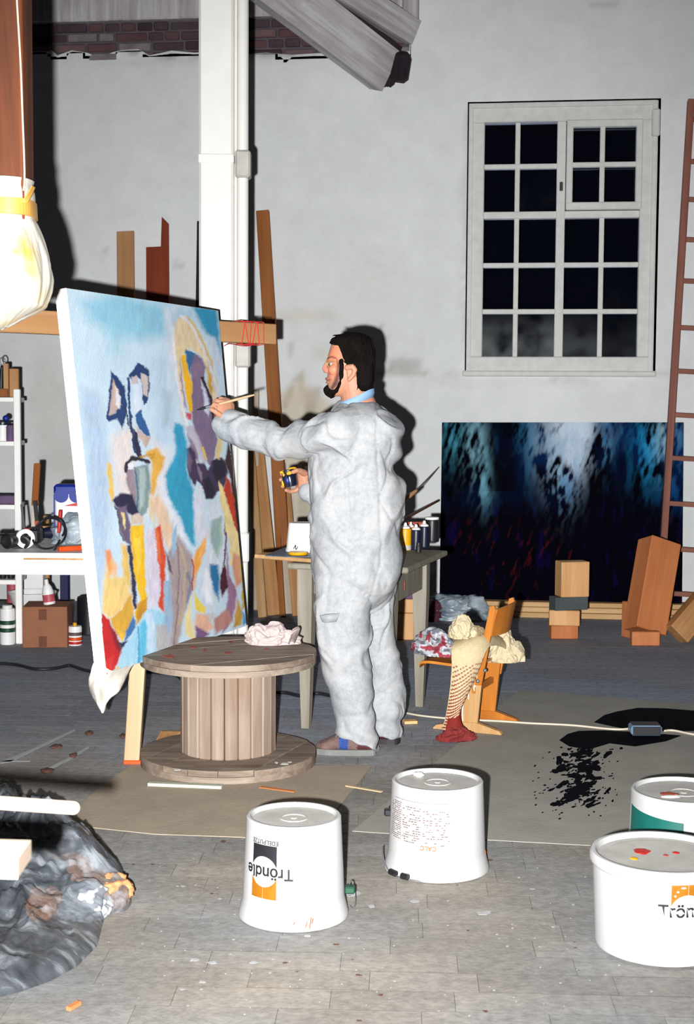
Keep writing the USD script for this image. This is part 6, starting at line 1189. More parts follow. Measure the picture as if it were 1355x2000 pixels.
# ================================================================ buckets
def bucket(uc, vfront, rpx_bot, label, upside=True, rpx_top=None, vtop=None, group=None):
    c = gr(uc, vfront); r = pm(rpx_bot, c[1] + .12); c = np.array([gr(uc, vfront)[0], c[1] + r * .97, .0027])
    c[0] = gr(uc, 800 + (vfront - 800) * c[1] * 0 + (vfront - 800))[0] * c[1] / gr(uc, vfront)[1]
    o = thing('bucket', label, 'bucket', base=c, group=group)
    rt = pm(rpx_top, c[1]); zt_ = at(uc, vtop, c[1])[2]
    return o, c, r, rt, zt_
def inverted(uc, vf, rb_, rt_, vt_, label):
    o, c, R, rt, h = bucket(uc, vf, rb_, label, True, rt_, vt_)
    r2 = R * .925
    prof = [(r2 * .96, .0), (R, .0), (R, .008), (R * .985, .016), (r2 * 1.012, .046), (r2, .060), (rt * 1.004, h - .012), (rt, h - .004), (rt - .004, h), (rt - .010, h), (rt - .014, h - .006), (rt - .016, h - .012)]
    part(o, 'body', lathe(prof, c, 96), 'bucket_white', smooth=40)
    part(o, 'base_panel', lathe([(rt - .014, h - .013), (rt * .86, h - .012), (rt * .30, h - .011), (rt * .29, h - .009), (rt * .25, h - .009), (rt * .24, h - .011), (rt * .07, h - .011), (rt * .06, h - .009), (0, h - .009)], c, 60), 'grey_plastic', smooth=40)
    def rz(z): return np.interp(z, [.0, .016, .046, .060, h], [R, R * .985, r2 * 1.012, r2, rt])
    return o, c, R, rt, h, rz
def ring_logo(o, c, rz, a0, z0, s, flip, dark_top=True, worn=False):
    """Square emblem, black over, orange under, with a round white centre, and the lettering across it. Upright frame: y up."""
    w = .084 * s; hh = .150 * s; circ = sg.Point(0, 0).buffer(.030 * s, 32)
    eye = sa.scale(sg.Point(0, 0).buffer(1, 40), .0440 * s, .0430 * s)
    top = sg.box(-w / 2, .017 * s, w / 2, hh / 2).difference(eye); bot = sg.box(-w / 2, -hh / 2, w / 2, -.017 * s).difference(eye)
    top = top.difference(sg.box(.000, .03 * s, .0010 * s, hh)); 
    def w_(poly, mat, nm):
        for g in getattr(poly, 'geoms', [poly]):
            if g.area > 1e-6: part(o, nm, wrap(extr(g, .0004), c, rz, a0, z0, flip), mat)
    ora, blk = (top, bot) if worn else (bot, top)
    if not worn: ora, blk = top, bot
    if worn:
        hl = [sa.translate(sa.scale(sg.Point(0, 0).buffer(1), .004 * s * k, .0025 * s), x * s, y * s) for x, y, k in ((-.012, .062, 1.6), (-.026, .052, .9), (-.032, .041, .8))]
        ora = ora.difference(shapely.ops.unary_union(hl))
    else:
        hl = [sa.translate(sa.scale(sg.Point(0, 0).buffer(1), .004 * s, .006 * s), x * s, y * s) for x, y in ((-.030, -.062), (.028, -.060), (.034, -.070))]; ora = ora.difference(shapely.ops.unary_union(hl))
    w_(ora, 'orange_print', 'printed_emblem')
    if not worn: w_(blk, 'ink_black', 'printed_emblem')
    tm_ = meshkit.text_mesh('Tr\u00f6ndle', .031 * s, .0005, bold=True); x0 = tm_.bounds[:, 0].mean()
    tm_.apply_translation([-x0 + (.004 if worn else -.012) * s, -.013 * s, 0])
    if worn:
        b = np.array(tm_.triangles_center); keep = ~((np.abs(b[:, 1] + .002 * s) < .0030 * s)); tm_.update_faces(keep)
    part(o, 'printed_lettering', wrap(tm_, c, rz, a0, z0, flip, .0011), 'ink_black')
    if not worn:
        tm2 = meshkit.text_mesh('EDELPUTZE', .0118 * s, .0004, bold=True); tm2.apply_translation([-tm2.bounds[:, 0].mean(), -.089 * s, 0]); part(o, 'printed_lettering', wrap(tm2, c, rz, a0, z0, flip), 'ink_black')
# bucket A
o, c, R, rt, h, rz = inverted(573, 1822, 110.5, 94, 1592, 'upturned white bucket with an upside-down black and orange emblem')
za = at(514, 1703, c[1] - R * .7)[2]; a0 = math.asin(np.clip((at(514, 1703, c[1] - R * .8)[0] - c[0]) / rz(za), -1, 1))
ring_logo(o, c, rz, a0, za, .98, True)
Pw = [c + np.array([(R + .001) * math.sin(t), -(R + .001) * math.cos(t), 0]) * 1.0 + [0, 0, .05] for t in (1.45,)]
part(o, 'wire_handle', tube([c + [R * .99, .03, .045], c + [R * 1.06, .06, .07], c + [R * 1.12, .05, .03], c + [R * 1.10, .02, .010], c + [R * 1.02, 0, .02]], .0016, 6), 'steel', smooth=True)
part(o, 'handle_lug', place(cbox(.03, .03, .02, .004), trimesh.transformations.translation_matrix(c + [R * 1.02, .03, .058])), 'green_paint')
for k, (u, v, l) in enumerate(((598, 1806, 12), (606, 1803, 22), (610, 1799, 10), (574, 1804, 5))):
    p = at(u, v, c[1] - R * .99); q = tube([p + [.002, -.001, pm(l, c[1]) / 2], p, p - [.002, .0, pm(l, c[1]) / 2]], .0013, 6, 3); part(o, 'paint_fleck', q, 'orange_paint')
# bucket B
o, c, R, rt, h, rz = inverted(852, 1726, 105, 90.5, 1523, 'upturned white bucket with faint printed columns and small orange letters')
zc_ = at(850, 1664, c[1] - R)[2]; a0 = math.asin((at(836, 1664, c[1] - R * .95)[0] - c[0]) / rz(zc_))
t_ = meshkit.text_mesh('CALC', .0135, .0005, bold=True); t_.apply_translation([-t_.bounds[:, 0].mean(), 0, 0]); plain('orange_ink', C(214, 128, 54, .4), .5); part(o, 'printed_lettering', wrap(t_, c, rz, a0, zc_ + .008, True), 'orange_ink')
rl_ = random.Random(2)
def textblock(a0_, z1, wid, lines, lh, dens_, nm='printed_text'):
    sh_ = []
    for k in range(lines):
        x = 0.0; y = -k * lh
        while x < wid:
            ww = rl_.uniform(.003, .010)
            if rl_.random() < dens_: sh_.append(sg.box(x, y, min(x + ww, wid), y + lh * .42))
            x += ww + .002
    g = shapely.ops.unary_union(sh_); q = extr(g, .0003); part(o, nm, wrap(q, c, rz, a0_, z1), 'faded_ink')
textblock(-1.28, h - .052, .055, 20, .0058, .85); textblock(-.86, h - .060, .065, 16, .0070, .6); textblock(-.36, h - .066, .080, 16, .0068, .35)
q = extr(sg.box(0, 0, .19, .0012), .0003); part(o, 'printed_rule', wrap(q, c, rz, -1.15, h - .040), 'faded_ink')
part(o, 'wire_handle', tube([c + np.array([(R + .006) * math.sin(t), -(R + .006) * math.cos(t), z]) for t, z in ((-1.72, .055), (-1.55, .050), (-1.35, .030), (-1.1, .010), (-.7, .0045), (-.3, .004))], .0018, 6), 'steel', smooth=True)
gp = [c + np.array([(R + .010) * math.sin(t), -(R + .010) * math.cos(t), .012]) for t in (-1.02, -.86, -.72, -.58)]
part(o, 'handle_grip', tube(gp[:2], .0095, 10, 2, smooth=False), 'black_plastic', smooth=40); part(o, 'handle_grip', tube(gp[2:], .0095, 10, 2, smooth=False), 'black_plastic', smooth=40)
part(o, 'handle_lug', place(cbox(.022, .022, .022, .004), trimesh.transformations.translation_matrix([at(757, 1586, c[1])[0] - .0, c[1], at(757, 1586, c[1])[2]])), 'black_plastic')
for u, v, l in ((944, 1704, 14), (946, 1690, 8), (947, 1670, 20)):
    p = at(u, v, c[1] - .03); part(o, 'paint_fleck', tube([p + [0, 0, pm(l, c[1]) / 2], p + [.001, 0, 0], p - [0, 0, pm(l, c[1]) / 2]], .0016, 6, 3), 'orange_paint')
part(o, 'plaster_lump', blob(c + [-.055, .07, h - .004], (.018, .016, .008), 3, .4, 2, 2), 'white_gloss', smooth=True)
# bucket D (back right)
o, c, R, rt, h, rz = inverted(1331, 1712, 116, 103, 1543, 'upturned white bucket with a teal printed band at the right edge, behind the lidded bucket')
z0_, z1_ = at(1240, 1616, c[1] - .05)[2] - .06, at(1240, 1578, c[1] - .06)[2]
N_ = 40; aa = np.linspace(-1.50, -.22, N_); hi = [z1_ - .022 * ((a + 1.5) / 1.28) ** .7 for a in aa]
bp_ = np.array([[c + np.array([(rz(z) + .0008) * math.sin(a), -(rz(z) + .0008) * math.cos(a), z]) for a in aa] for z in (0, 1)]); bp_ = np.array([[c + np.array([(rz(hz_ * t + z0_ * (1 - t)) + .0008) * math.sin(a), -(rz(hz_ * t + z0_ * (1 - t)) + .0008) * math.cos(a), hz_ * t + z0_ * (1 - t)]) for a, hz_ in zip(aa, hi)] for t in (1, .5, 0)])
part(o, 'printed_band', sheet(bp_[::-1], .0004), 'teal_print', smooth=40)
dsp = [(1305, 1535, 18, 5)]
part(o, 'dried_paint', blob(at(1308, 1536, c[1] - .02) * [1, 1, 0] + [0, 0, h - .008], (.028, .022, .004), 5, .5, 2.2, 2), 'rust_paint', smooth=True); part(o, 'plaster_lump', blob(at(1310, 1545, c[1] - .05) * [1, 1, 0] + [0, 0, h - .008], (.030, .014, .004), 6, .4, 2.2, 2), 'white_gloss', smooth=True)
# bucket C (front right, upright, with its lid pressed in)
cf = gr(1287, 1893); R0 = pm(126, cf[1] + .16); c = np.array([at(1290, 1700, cf[1] + R0)[0], cf[1] + R0 * .98, .0027]); h = at(1290, 1664, c[1])[2]; R1 = pm(141, c[1]); Rb = pm(128, c[1])
o = thing('bucket', 'upright white bucket with a recessed grimy lid, cut by the right edge', 'bucket', base=c)
part(o, 'body', lathe([(0, .0), (Rb * .93, 0), (Rb * .985, .004), (Rb, .014), (R1 * .955, h - .034), (R1 * .985, h - .030), (R1, h - .022), (R1, h - .006), (R1 - .005, h), (R1 - .014, h), (R1 - .019, h - .006), (R1 - .021, h - .014)], c, 96), 'bucket_white', smooth=40)
part(o, 'lid', lathe([(R1 - .020, h - .015), (R1 * .80, h - .014), (R1 * .78, h - .016), (0, h - .016)], c, 60), 'grey_plastic', smooth=40)
def rzc(z): return np.interp(z, [.014, h - .034], [Rb, R1 * .955])
zl_ = at(1340, 1782, c[1] - R1 * .9)[2]; a0 = math.asin((at(1342, 1782, c[1] - R1 * .92)[0] - c[0]) / rzc(zl_))
ring_logo(o, c, rzc, a0, zl_, 1.02, False, worn=True)
for u, v, ru, rv, mt in ((1254, 1662, 16, 6, 'red_paint'), (1238, 1676, 8, 3, 'yellow_paint'), (1320, 1665, 7, 2.5, 'red_paint'), (1300, 1670, 5, 2, 'rust_paint')):
    q = gr(u, v, h - .012); part(o, 'dried_paint', blob(np.array([q[0], q[1], h - .0125]), (pm(ru, c[1]), pm(rv, c[1]) * 3, .002), int(u), .5, 2.5, 2), mt, smooth=True)

# ================================================================ white work table at left and its clutter
zT_ = .745; tY = gr(80, 1080, zT_)[1]
plain('white_paint', C(246, 245, 240, .95), .5, .04, 6)
wt = thing('work_table', 'long white work table at the left, covered with tools', 'table', base=(at(60, 1100, tY)[0], tY + .38, 0))
xr_ = at(272, 1080, tY)[0]
part(wt, 'table_top', vbox(-3.0, xr_, tY, tY + .80, zT_ - .022, zT_, .004), 'white_paint')
part(wt, 'apron', vbox(-2.98, xr_ - .02, tY + .02, tY + .045, zT_ - .105, zT_ - .022, .003), 'white_paint'); part(wt, 'apron', vbox(xr_ - .045, xr_ - .02, tY + .045, tY + .76, zT_ - .105, zT_ - .022, .003), 'white_paint')
part(wt, 'drawer_slit', vbox(at(44, 1087, tY)[0], xr_ - .1, tY + .015, tY + .021, zT_ - .034, zT_ - .026, .001), 'old_plank')
for yy in (tY + .05, tY + .74):
    xx = at(262, 1300, yy)[0]; part(wt, 'leg', vbox(xx - .025, xx + .025, yy - .025, yy + .025, 0, zT_ - .022, .004), 'white_paint'); part(wt, 'leg', vbox(-2.9, -2.85, yy - .025, yy + .025, 0, zT_ - .022, .004), 'white_paint')
def tt_(u, v): return gr(u, v, zT_)
def onT(u, v, dz=0.0): p = gr(u, v, zT_); return p + np.array([0, 0, dz])
# cameras / lamp heads
p = onT(28, 1071); o = thing('spotlight', 'black clamp spotlight with a white collar lying at the left front of the work table', 'lamp', base=p)
part(o, 'housing', place(lathe([(0, -.03), (.020, -.03), (.034, .0), (.038, .05), (.030, .055), (.026, .045), (0, .035)], n=28), frame(p + [.02, .03, .042], p + [-.02, -.05, .040], [0, 0, 1])[0]), 'black_plastic', smooth=40)
part(o, 'collar', place(lathe([(.026, -.012), (.046, -.008), (.046, .010), (.026, .012)], n=28), frame(p + [.045, .01, .048], p + [.060, -.02, .048], [0, 0, 1])[0]), 'white_plastic', smooth=40); part(o, 'base', place(cbox(.06, .06, .012, .004), trimesh.transformations.translation_matrix(p + [.02, .02, .006])), 'black_plastic')
p = onT(52, 1070); o = thing('spotlight', 'second black clamp spotlight, right beside the one with the white collar', 'lamp', base=p)
part(o, 'housing', place(lathe([(0, -.03), (.018, -.03), (.030, .0), (.032, .05), (.024, .052), (0, .04)], n=28), frame(p + [.0, .04, .045], p + [-.005, -.04, .032], [0, 0, 1])[0]), 'black_plastic', smooth=40); part(o, 'body', place(cbox(.07, .09, .075, .012), trimesh.transformations.translation_matrix(p + [.025, .06, .055])), 'black_plastic'); part(o, 'red_tab', place(cbox(.03, .01, .008, .002), trimesh.transformations.translation_matrix(p + [.0, .008, .090])), 'red_paint')
p = onT(5, 1064); solo('tool_case', 'small black case at the left edge of the work table', 'case', place(cbox(.09, .06, .05, .008), trimesh.transformations.translation_matrix(p + [-.01, .05, .026])), 'black_plastic')
p = onT(92, 1060); o = thing('power_drill', 'dark blue power drill with an orange nose in the middle of the work table', 'drill', base=p)
part(o, 'body', tube([p + [.10, .04, .045], p + [.04, .03, .050], p + [-.03, .02, .045]], [.030, .034, .024], 14, 4), 'dark_blue_plastic', smooth=True); part(o, 'nose', tube([p + [-.03, .02, .045], p + [-.065, .015, .042]], [.022, .016], 12, 2, smooth=False), 'orange_paint', smooth=40); part(o, 'handle', tube([p + [.08, .05, .04], p + [.10, .10, .025], p + [.115, .16, .018]], [.020, .018, .016], 10, 4), 'black_plastic', smooth=True)
cl_ = []
for uc, vc, ru, rv, a0_, a1_, dz in ((101, 1033, 25, 24, -3.5, .6, .0), (98, 1040, 30, 28, -2.9, 0.9, .02), (90, 1052, 26, 20, .2, 3.0, -.03)):
    Pq = []
    for t in np.linspace(a0_, a1_, 12):
        q = at(uc + ru * math.cos(t), vc + rv * math.sin(t), tY + .14 + dz + .03 * math.sin(t * 2)); q[2] = max(q[2], zT_ + .005); Pq.append(q)
    cl_.append(tube(Pq, .0045, 7, 4))
o = thing('extension_cable', 'coiled black cable looping up from the tools on the work table', 'cord', base=onT(100, 1060)); 
for q in cl_: part(o, 'loop', q, 'cable_black', smooth=True)
part(o, 'tail', tube([onT(118, 1058, .006), onT(112, 1070, .006), onT(106, 1076, .006)], .005, 7), 'cable_black', smooth=True)
solo('crumpled_plastic', 'crumpled clear-white plastic bag on the work table by the canvas', 'plastic bag', rag(onT(146, 1062) + [0, .05, 0], .11, .10, .10, 7, .02), 'blue_film', smooth=True)
solo('blue_cloth', 'bright blue cloth bundle on top of the crumpled plastic on the work table', 'cloth', blob(onT(146, 1058) + [.01, .16, .10], (.07, .06, .045), 8, .5, 2.0, 3, ridged=True), 'blue_plastic', smooth=True)
a, b = onT(114, 1077, .012), onT(168, 1074, .012); q, M = board(a, b, .03, .022, side=(0, 1, 0)); solo('orange_bar', 'orange-red spirit-level bar along the front edge of the work table', 'tool', q, 'orange_paint', xf=M)
p = onT(87, 1047); solo('wood_block', 'small beige block behind the drill on the work table', 'block', place(cbox(.06, .05, .05, .003), trimesh.transformations.translation_matrix(p + [0, .02, .026])), 'block_pale')
p = onT(104, 1052); solo('spool', 'grey-green spool standing behind the drill on the work table', 'spool', lathe([(0, 0), (.028, 0), (.028, .008), (.020, .010), (.020, .048), (.028, .050), (.028, .058), (0, .058)], p + [0, .02, 0], 24), 'green_paint', smooth=40)
a = at(118, 996, tY + .30); b = onT(113, 1048) ; b = np.array([at(113, 1016, tY + .28)[0], tY + .28, zT_ + .02]); o = thing('screwdriver', 'red-handled screwdriver standing up behind the coiled cord', 'screwdriver', base=b); part(o, 'handle', tube([a, a * .55 + b * .45, a * .3 + b * .7], [.008, .010, .007], 10, 4), 'red_paint', smooth=True); part(o, 'blade', tube([a * .3 + b * .7, b], .003, 8, 2, smooth=False), 'steel')
sy = tY + .62
a = at(73, 906, sy + .25); b = np.array([at(64, 1035, sy)[0], sy, zT_ + .002]); m_ = a * .45 + b * .55; o = thing('saw', 'hand tool with a long brown wooden handle leaning at the back of the work table', 'tool', base=b)
q, M = board(a, m_, .034, .02); part(o, 'handle', q, 'brown_board', xf=M); q, M = board(m_, b, .026, .006); part(o, 'blade', q, 'grey_plank', xf=M)
a = at(68, 978, sy); b = np.array([at(76, 1030, sy - .05)[0], sy - .05, zT_ + .002]); m_ = a * .5 + b * .5; o = thing('knife', 'dark-bladed knife with an orange-brown handle standing beside the long-handled tool', 'tool', base=b)
q, M = board(a, m_, .020, .006); part(o, 'blade', q, 'black_plastic', xf=M); q, M = board(m_, b, .022, .018); part(o, 'handle', q, 'rust_paint', xf=M)
a = at(42, 985, sy + .1); b = np.array([at(49, 1035, sy)[0], sy, zT_ + .002]); q, M = board(a, b, .012, .006); solo('metal_blade', 'thin grey blade leaning beside the white shelf upright', 'tool', q, 'steel', xf=M)
cy = tY + .50; o = thing('folding_panel', 'white plastic container with a scalloped blue top and red stripe behind the tools', 'container', base=np.array([at(132, 1040, cy)[0], cy, zT_]))
x0, x1 = at(106, 1000, cy)[0], at(168, 1000, cy)[0]; zt1, zt0 = at(130, 946, cy)[2], zT_ + .001
part(o, 'body', vbox(x0, x1, cy, cy + .10, zt0, zt1 - .02, .012), 'grey_plastic' if False else 'white_plastic')
part(o, 'blue_top', vbox(x0 - .004, x1 + .004, cy - .004, cy + .104, zt1 - .058, zt1, .016), 'blue_plastic'); part(o, 'blue_edge', vbox(x0 - .003, x0 + .004, cy - .003, cy + .004, zt0, zt1 - .05, .001), 'blue_plastic')
for k in range(2): part(o, 'scallop', place(trimesh.creation.cylinder(radius=.036, height=.006, sections=24), np.array([[1, 0, 0, x0 + .036 + k * .075], [0, 0, -1, cy - .003], [0, 1, 0, zt1 - .056], [0, 0, 0, 1.0]])), 'blue_plastic')
tri = chull([at(124, 988, cy - .002), at(124, 988, cy - .006), at(166, 978, cy - .002), at(166, 978, cy - .006), at(166, 989, cy - .002), at(166, 989, cy - .006)]); part(o, 'red_stripe', tri, 'red_paint')
# shelf
sY = 8.55; shf = thing('shelf_rack', 'white open shelf rack at the left edge behind the work table', 'shelf', base=np.array([at(20, 1200, sY)[0], sY + .14, 0]))
xa, xb_ = at(27, 900, sY)[0], at(40, 900, sY)[0]
for yy in (sY, sY + .26): part(shf, 'upright', vbox(xa * yy / sY, xb_ * yy / sY, yy, yy + .035, 0, at(30, 760, sY)[2], .004), 'white_paint')
for yy in (sY, sY + .26): part(shf, 'upright', vbox(xa - .9, xa - .86, yy, yy + .035, 0, at(30, 760, sY)[2], .004), 'white_paint')
SH = [at(10, v, sY)[2] for v in (776, 862, 986, 1133)]
for z in SH: part(shf, 'shelf_board', vbox(xa - .86, xa + .002, sY + .004, sY + .29, z - .028, z, .003), 'white_paint')
def onS(u, k, dy=.08): return np.array([at(u, 900, sY + dy)[0], sY + dy, SH[k] + .001])
p = onS(20, 0); o = thing('wooden_offcuts', 'upright brown slatted wooden box on top of the white shelf rack', 'box', base=p)
part(o, 'panel', place(cbox(.055, .03, .17, .003), trimesh.transformations.translation_matrix(p + [.030, .0, .086])), 'old_plank'); part(o, 'panel', place(cbox(.030, .03, .20, .003), trimesh.transformations.translation_matrix(p + [-.016, -.01, .101])), 'tan_board'); part(o, 'panel', place(cbox(.06, .02, .05, .003), trimesh.transformations.translation_matrix(p + [-.03, -.04, .026])), 'brown_board')
p = onS(4, 0, .1); o = thing('ring_tool', 'black-handled tool with a ring end standing at the left edge on the shelf rack', 'tool', base=p); part(o, 'handle', tube([p, p + [0, 0, .10], p + [.006, 0, .19]], [.012, .014, .008], 10), 'black_plastic', smooth=True)
part(o, 'ring', tube([p + [.008 + .016 * math.cos(t), 0, .215 + .022 * math.sin(t)] for t in np.linspace(0, 2 * np.pi, 17)], .004, 8, 1, smooth=False), 'steel', smooth=True)
p = onS(6, 1); o = thing('tin', 'white tin with a blue knob on the second level of the shelf rack', 'tin', base=p); part(o, 'body', lathe([(0, 0), (.045, 0), (.045, .095), (0, .098)], p, 28), 'white_plastic', smooth=40); part(o, 'knob', place(trimesh.creation.icosphere(2, .02), trimesh.transformations.translation_matrix(p + [.02, 0, .135])), 'blue_plastic', smooth=True); part(o, 'cap', lathe([(0, .098), (.048, .098), (.048, .112), (0, .115)], p, 28), 'dark_blue_plastic', smooth=40)
p = onS(21, 1, .06); solo('dark_jar', 'small dark violet jar right of the white tin on the shelf rack', 'jar', lathe([(0, 0), (.026, 0), (.027, .01), (.027, .085), (.02, .095), (0, .095)], p, 24), 'purple_dull', smooth=40)
p = onS(14, 2); solo('book_stack', 'flat purple and blue box on the third level of the shelf rack', 'box', place(cbox(.16, .12, .05, .003), trimesh.transformations.translation_matrix(p + [-.02, .02, .026])), 'purple_dull')
for u, l in ((3, 'left of two small black pots low on the shelf rack'), (19, 'right of two small black pots low on the shelf rack')):
    p = onS(u, 3); solo('small_pot', l, 'pot', lathe([(0, 0), (.020, 0), (.024, .025), (.022, .03), (0, .028)], p, 20), 'black_plastic', smooth=40)
# under the table
p = gr(82, 1266); by = p[1]; x0, x1 = at(40, 1250, by)[0], at(127, 1250, by)[0]; hb_ = at(80, 1186, by)[2]
o = thing('cardboard_box', 'brown cardboard box with dark tape on the floor under the work table', 'box', base=np.array([(x0 + x1) / 2, by + .13, 0]))
part(o, 'body', place(cbox(x1 - x0, .26, hb_, .003), np.array([[math.cos(.08), -math.sin(.08), 0, (x0 + x1) / 2], [math.sin(.08), math.cos(.08), 0, by + .14], [0, 0, 1, hb_ / 2 + .001], [0, 0, 0, 1.0]])), 'cardboard')
for z in (hb_ * .82, hb_ * .16): part(o, 'tape', place(cbox(.046, .003, hb_ * .26, .001), trimesh.transformations.translation_matrix([(x0 + x1) / 2 - .0, by - .000, z])), 'cardboard_dark')
p = np.array([at(97, 1180, by + .12)[0], by + .12, hb_ + .003]); o = thing('glue_bottle', 'white bottle with a pink and orange label leaning on the cardboard box', 'bottle', base=p); Mx = trimesh.transformations.translation_matrix(p) @ trimesh.transformations.rotation_matrix(-.14, [0, 1, 0])
part(o, 'body', place(lathe([(0, 0), (.034, 0), (.036, .008), (.034, .075), (.026, .105), (.016, .120), (0, .12)], n=28), Mx), 'white_plastic', smooth=40); part(o, 'cap', place(lathe([(0, .12), (.014, .12), (.012, .150), (0, .152)], n=20), Mx), 'white_gloss', smooth=40); plain('pink_label', C(214, 96, 110, .7), .5, .4, 30); part(o, 'label', place(lathe([(.0362, .015), (.0365, .015), (.0355, .060), (.035, .060)], n=28), Mx), 'pink_label', smooth=40)
p = np.array([at(60, 1170, 8.9)[0], 8.95, 0]); o = thing('basin', 'wide white enamel basin raised on a crate behind the cardboard box', 'basin', base=p); zb = at(60, 1184, 8.95)[2]
part(o, 'bowl', lathe([(0, zb), (.10, zb), (.125, zb + .02), (.148, zb + .085), (.152, zb + .088), (.152, zb + .092), (.144, zb + .092), (.12, zb + .03), (0, zb + .02)], p, 40), 'white_plastic', smooth=40); part(o, 'stand', place(cbox(.24, .20, zb - .004, .004), trimesh.transformations.translation_matrix(p + [0, .0, zb / 2])), 'purple_dull')
def canister(name, label, u, vb, r, h_, mat, cat_, bands=(), dy=.04, cap=None):
    p = gr(u, vb); p[1] += dy; p[2] = .001; o = thing(name, label, cat_, base=p)
    part(o, 'body', lathe([(0, 0), (r * .97, 0), (r, .006), (r, h_ - .01), (r * .94, h_), (0, h_)], p, 32), mat, smooth=40)
    for z0, z1, m_ in bands: part(o, 'label', lathe([(r * 1.004, z0), (r * 1.012, z0), (r * 1.012, z1), (r * 1.004, z1)], p, 32), m_, smooth=40)
    if cap: part(o, 'cap', lathe([(0, h_), (cap[0], h_), (cap[0], h_ + cap[1]), (0, h_ + cap[1] + .002)], p, 24), cap[2], smooth=40)
    return o
canister('canister', 'white canister with green bands on the floor at the left edge under the table', 12, 1260, .045, .215, 'white_plastic', 'canister', ((.075, .10, 'green_paint'), (.12, .145, 'green_paint')), cap=(.03, .02, 'white_gloss'))
canister('paint_tin', 'small printed paint tin on the floor right of the cardboard box', 144, 1262, .042, .115, 'white_plastic', 'tin', ((.03, .05, 'orange_paint'), (.06, .08, 'faded_ink'), (.008, .024, 'red_paint')), cap=(.012, .02, 'yellow_paint'))
canister('dark_bin', 'black round bin on the floor behind the small printed tin', 160, 1250, .075, .235, 'black_plastic', 'bin', dy=.25)
p = gr(4, 1215); p[1] += .3; solo('label_bottle', 'colourful detergent bottle at the left edge behind the green-banded canister', 'bottle', lathe([(0, .0), (.035, .0), (.037, .05), (.037, .22), (.02, .26), (.012, .28), (0, .28)], p * [1, 1, 0] + [-.0, .0, .001], 24), 'pink_label', smooth=40)
p = gr(126, 1212); solo('blue_board', 'dark blue board standing upright under the work table behind the box', 'board', vbox(at(117, 1150, p[1] + .3)[0], at(134, 1150, p[1] + .3)[0], p[1] + .3, p[1] + .33, .001, .66), 'navy_board' if False else plain('navy_board', C(20, 30, 74), .6, .1, 8))
solo('wooden_post', 'pale wooden post standing under the work table behind the glue bottle', 'post', vbox(at(84, 1150, 9.3)[0], at(96, 1150, 9.3)[0], 9.3, 9.34, .001, .72), 'tan_board')
o = thing('file_box', 'white carton with dark and red stripes standing under the work table by the shelf rack', 'box', base=[at(62, 1140, 9.2)[0], 9.25, 0]); part(o, 'carton', vbox(at(46, 1140, 9.2)[0], at(84, 1140, 9.2)[0], 9.2, 9.4, .001, .60, .004), 'white_plastic'); part(o, 'red_stripe', vbox(at(57, 1140, 9.2)[0], at(64, 1140, 9.2)[0], 9.196, 9.201, .40, .55, .001), 'red_paint'); part(o, 'dark_stripe', vbox(at(50, 1140, 9.2)[0], at(56, 1140, 9.2)[0], 9.196, 9.201, .44, .53, .001), 'ink_black')

# ================================================================ plastic rubbish bag on the floor at the left
usdkit.material(stage, LOOKS + '/bag_film', {
    't': ('texture_coordinate', {}), 'mp': ('mapping', {'scale': (1.0, 2.6, 1.0), 'rotation': (0, 0, .5)}), 'n': ('noise_texture', {'scale': 5.0, 'detail': 6.0, 'roughness': .6, 'distortion': 1.2}), 'r': ('rgb_ramp', {'ramp': [(.36, (.035, .040, .046)), (.52, (.11, .12, .135)), (.66, (.40, .43, .46))]}),
    'p': ('principled_bsdf', {'roughness': .22, 'specular_ior_level': .7}), 'tr': ('transparent_bsdf', {'color': (.75, .77, .8)}), 'm': ('mix_closure', {'fac': .50})},
    [('t.object', 'mp.vector'), ('mp.vector', 'n.vector'), ('n.fac', 'r.fac'), ('r.color', 'p.base_color'), ('p.BSDF', 'm.closure1'), ('tr.BSDF', 'm.closure2')], surface='m.closure')
outl = ground_poly([(-120, 1640), (0, 1625), (90, 1640), (128, 1665), (150, 1690), (196, 1690), (214, 1716), (244, 1730), (257, 1768), (244, 1782), (205, 1790), (190, 1850), (150, 1890), (100, 1918), (40, 1940), (-20, 1955), (-120, 1975)])
minx, miny, maxx, maxy = outl.bounds; nx, ny = 120, 120
XX, YY = np.meshgrid(np.linspace(minx, maxx, nx), np.linspace(miny, maxy, ny)); pts = shapely.points(XX.ravel(), YY.ravel())
dist = np.where(shapely.contains(outl, pts), shapely.distance(outl.exterior, pts), 0).reshape(ny, nx)
n1 = meshkit.fbm(np.stack([XX * 4, YY * 3, 0 * XX], -1), 3, 3); n2 = ridge(np.stack([XX * 8 + YY * 3, YY * 7, 0 * XX], -1), 6, 4); n3 = ridge(np.stack([XX * 18, YY * 14, 0 * XX + 3], -1), 8, 3)
hgt = np.clip(dist / .20, 0, 1) ** .6
back = np.clip((YY - 3.75) / .45, 0, 1)
Z = hgt * (.035 + .15 * back * (0.55 + .8 * n1) + .05 * n2 + .022 * n3) + .004
plain('brown_paper', C(196, 138, 92, .8), .8, .2, 14, .003, 30); plain('white_tissue', C(222, 226, 230, .5), .7, .1, 12); plain('dark_refuse', C(40, 44, 46), .8, .4, 10)
PAPERS = [(206, 1740, .04, (.055, .05, .040), 'brown_paper', 'crumpled_paper', 4), (219, 1748, .03, (.030, .04, .030), 'brown_paper', 'crumpled_paper', 7), (136, 1712, .055, (.06, .05, .045), 'brown_paper', 'crumpled_paper', 9), (84, 1764, .05, (.035, .04, .035), 'brown_paper', 'crumpled_paper', 12), (164, 1762, .04, (.055, .05, .040), 'white_tissue', 'tissue_wad', 15), (60, 1730, .06, (.09, .09, .06), 'dark_refuse', 'dark_refuse', 18)]
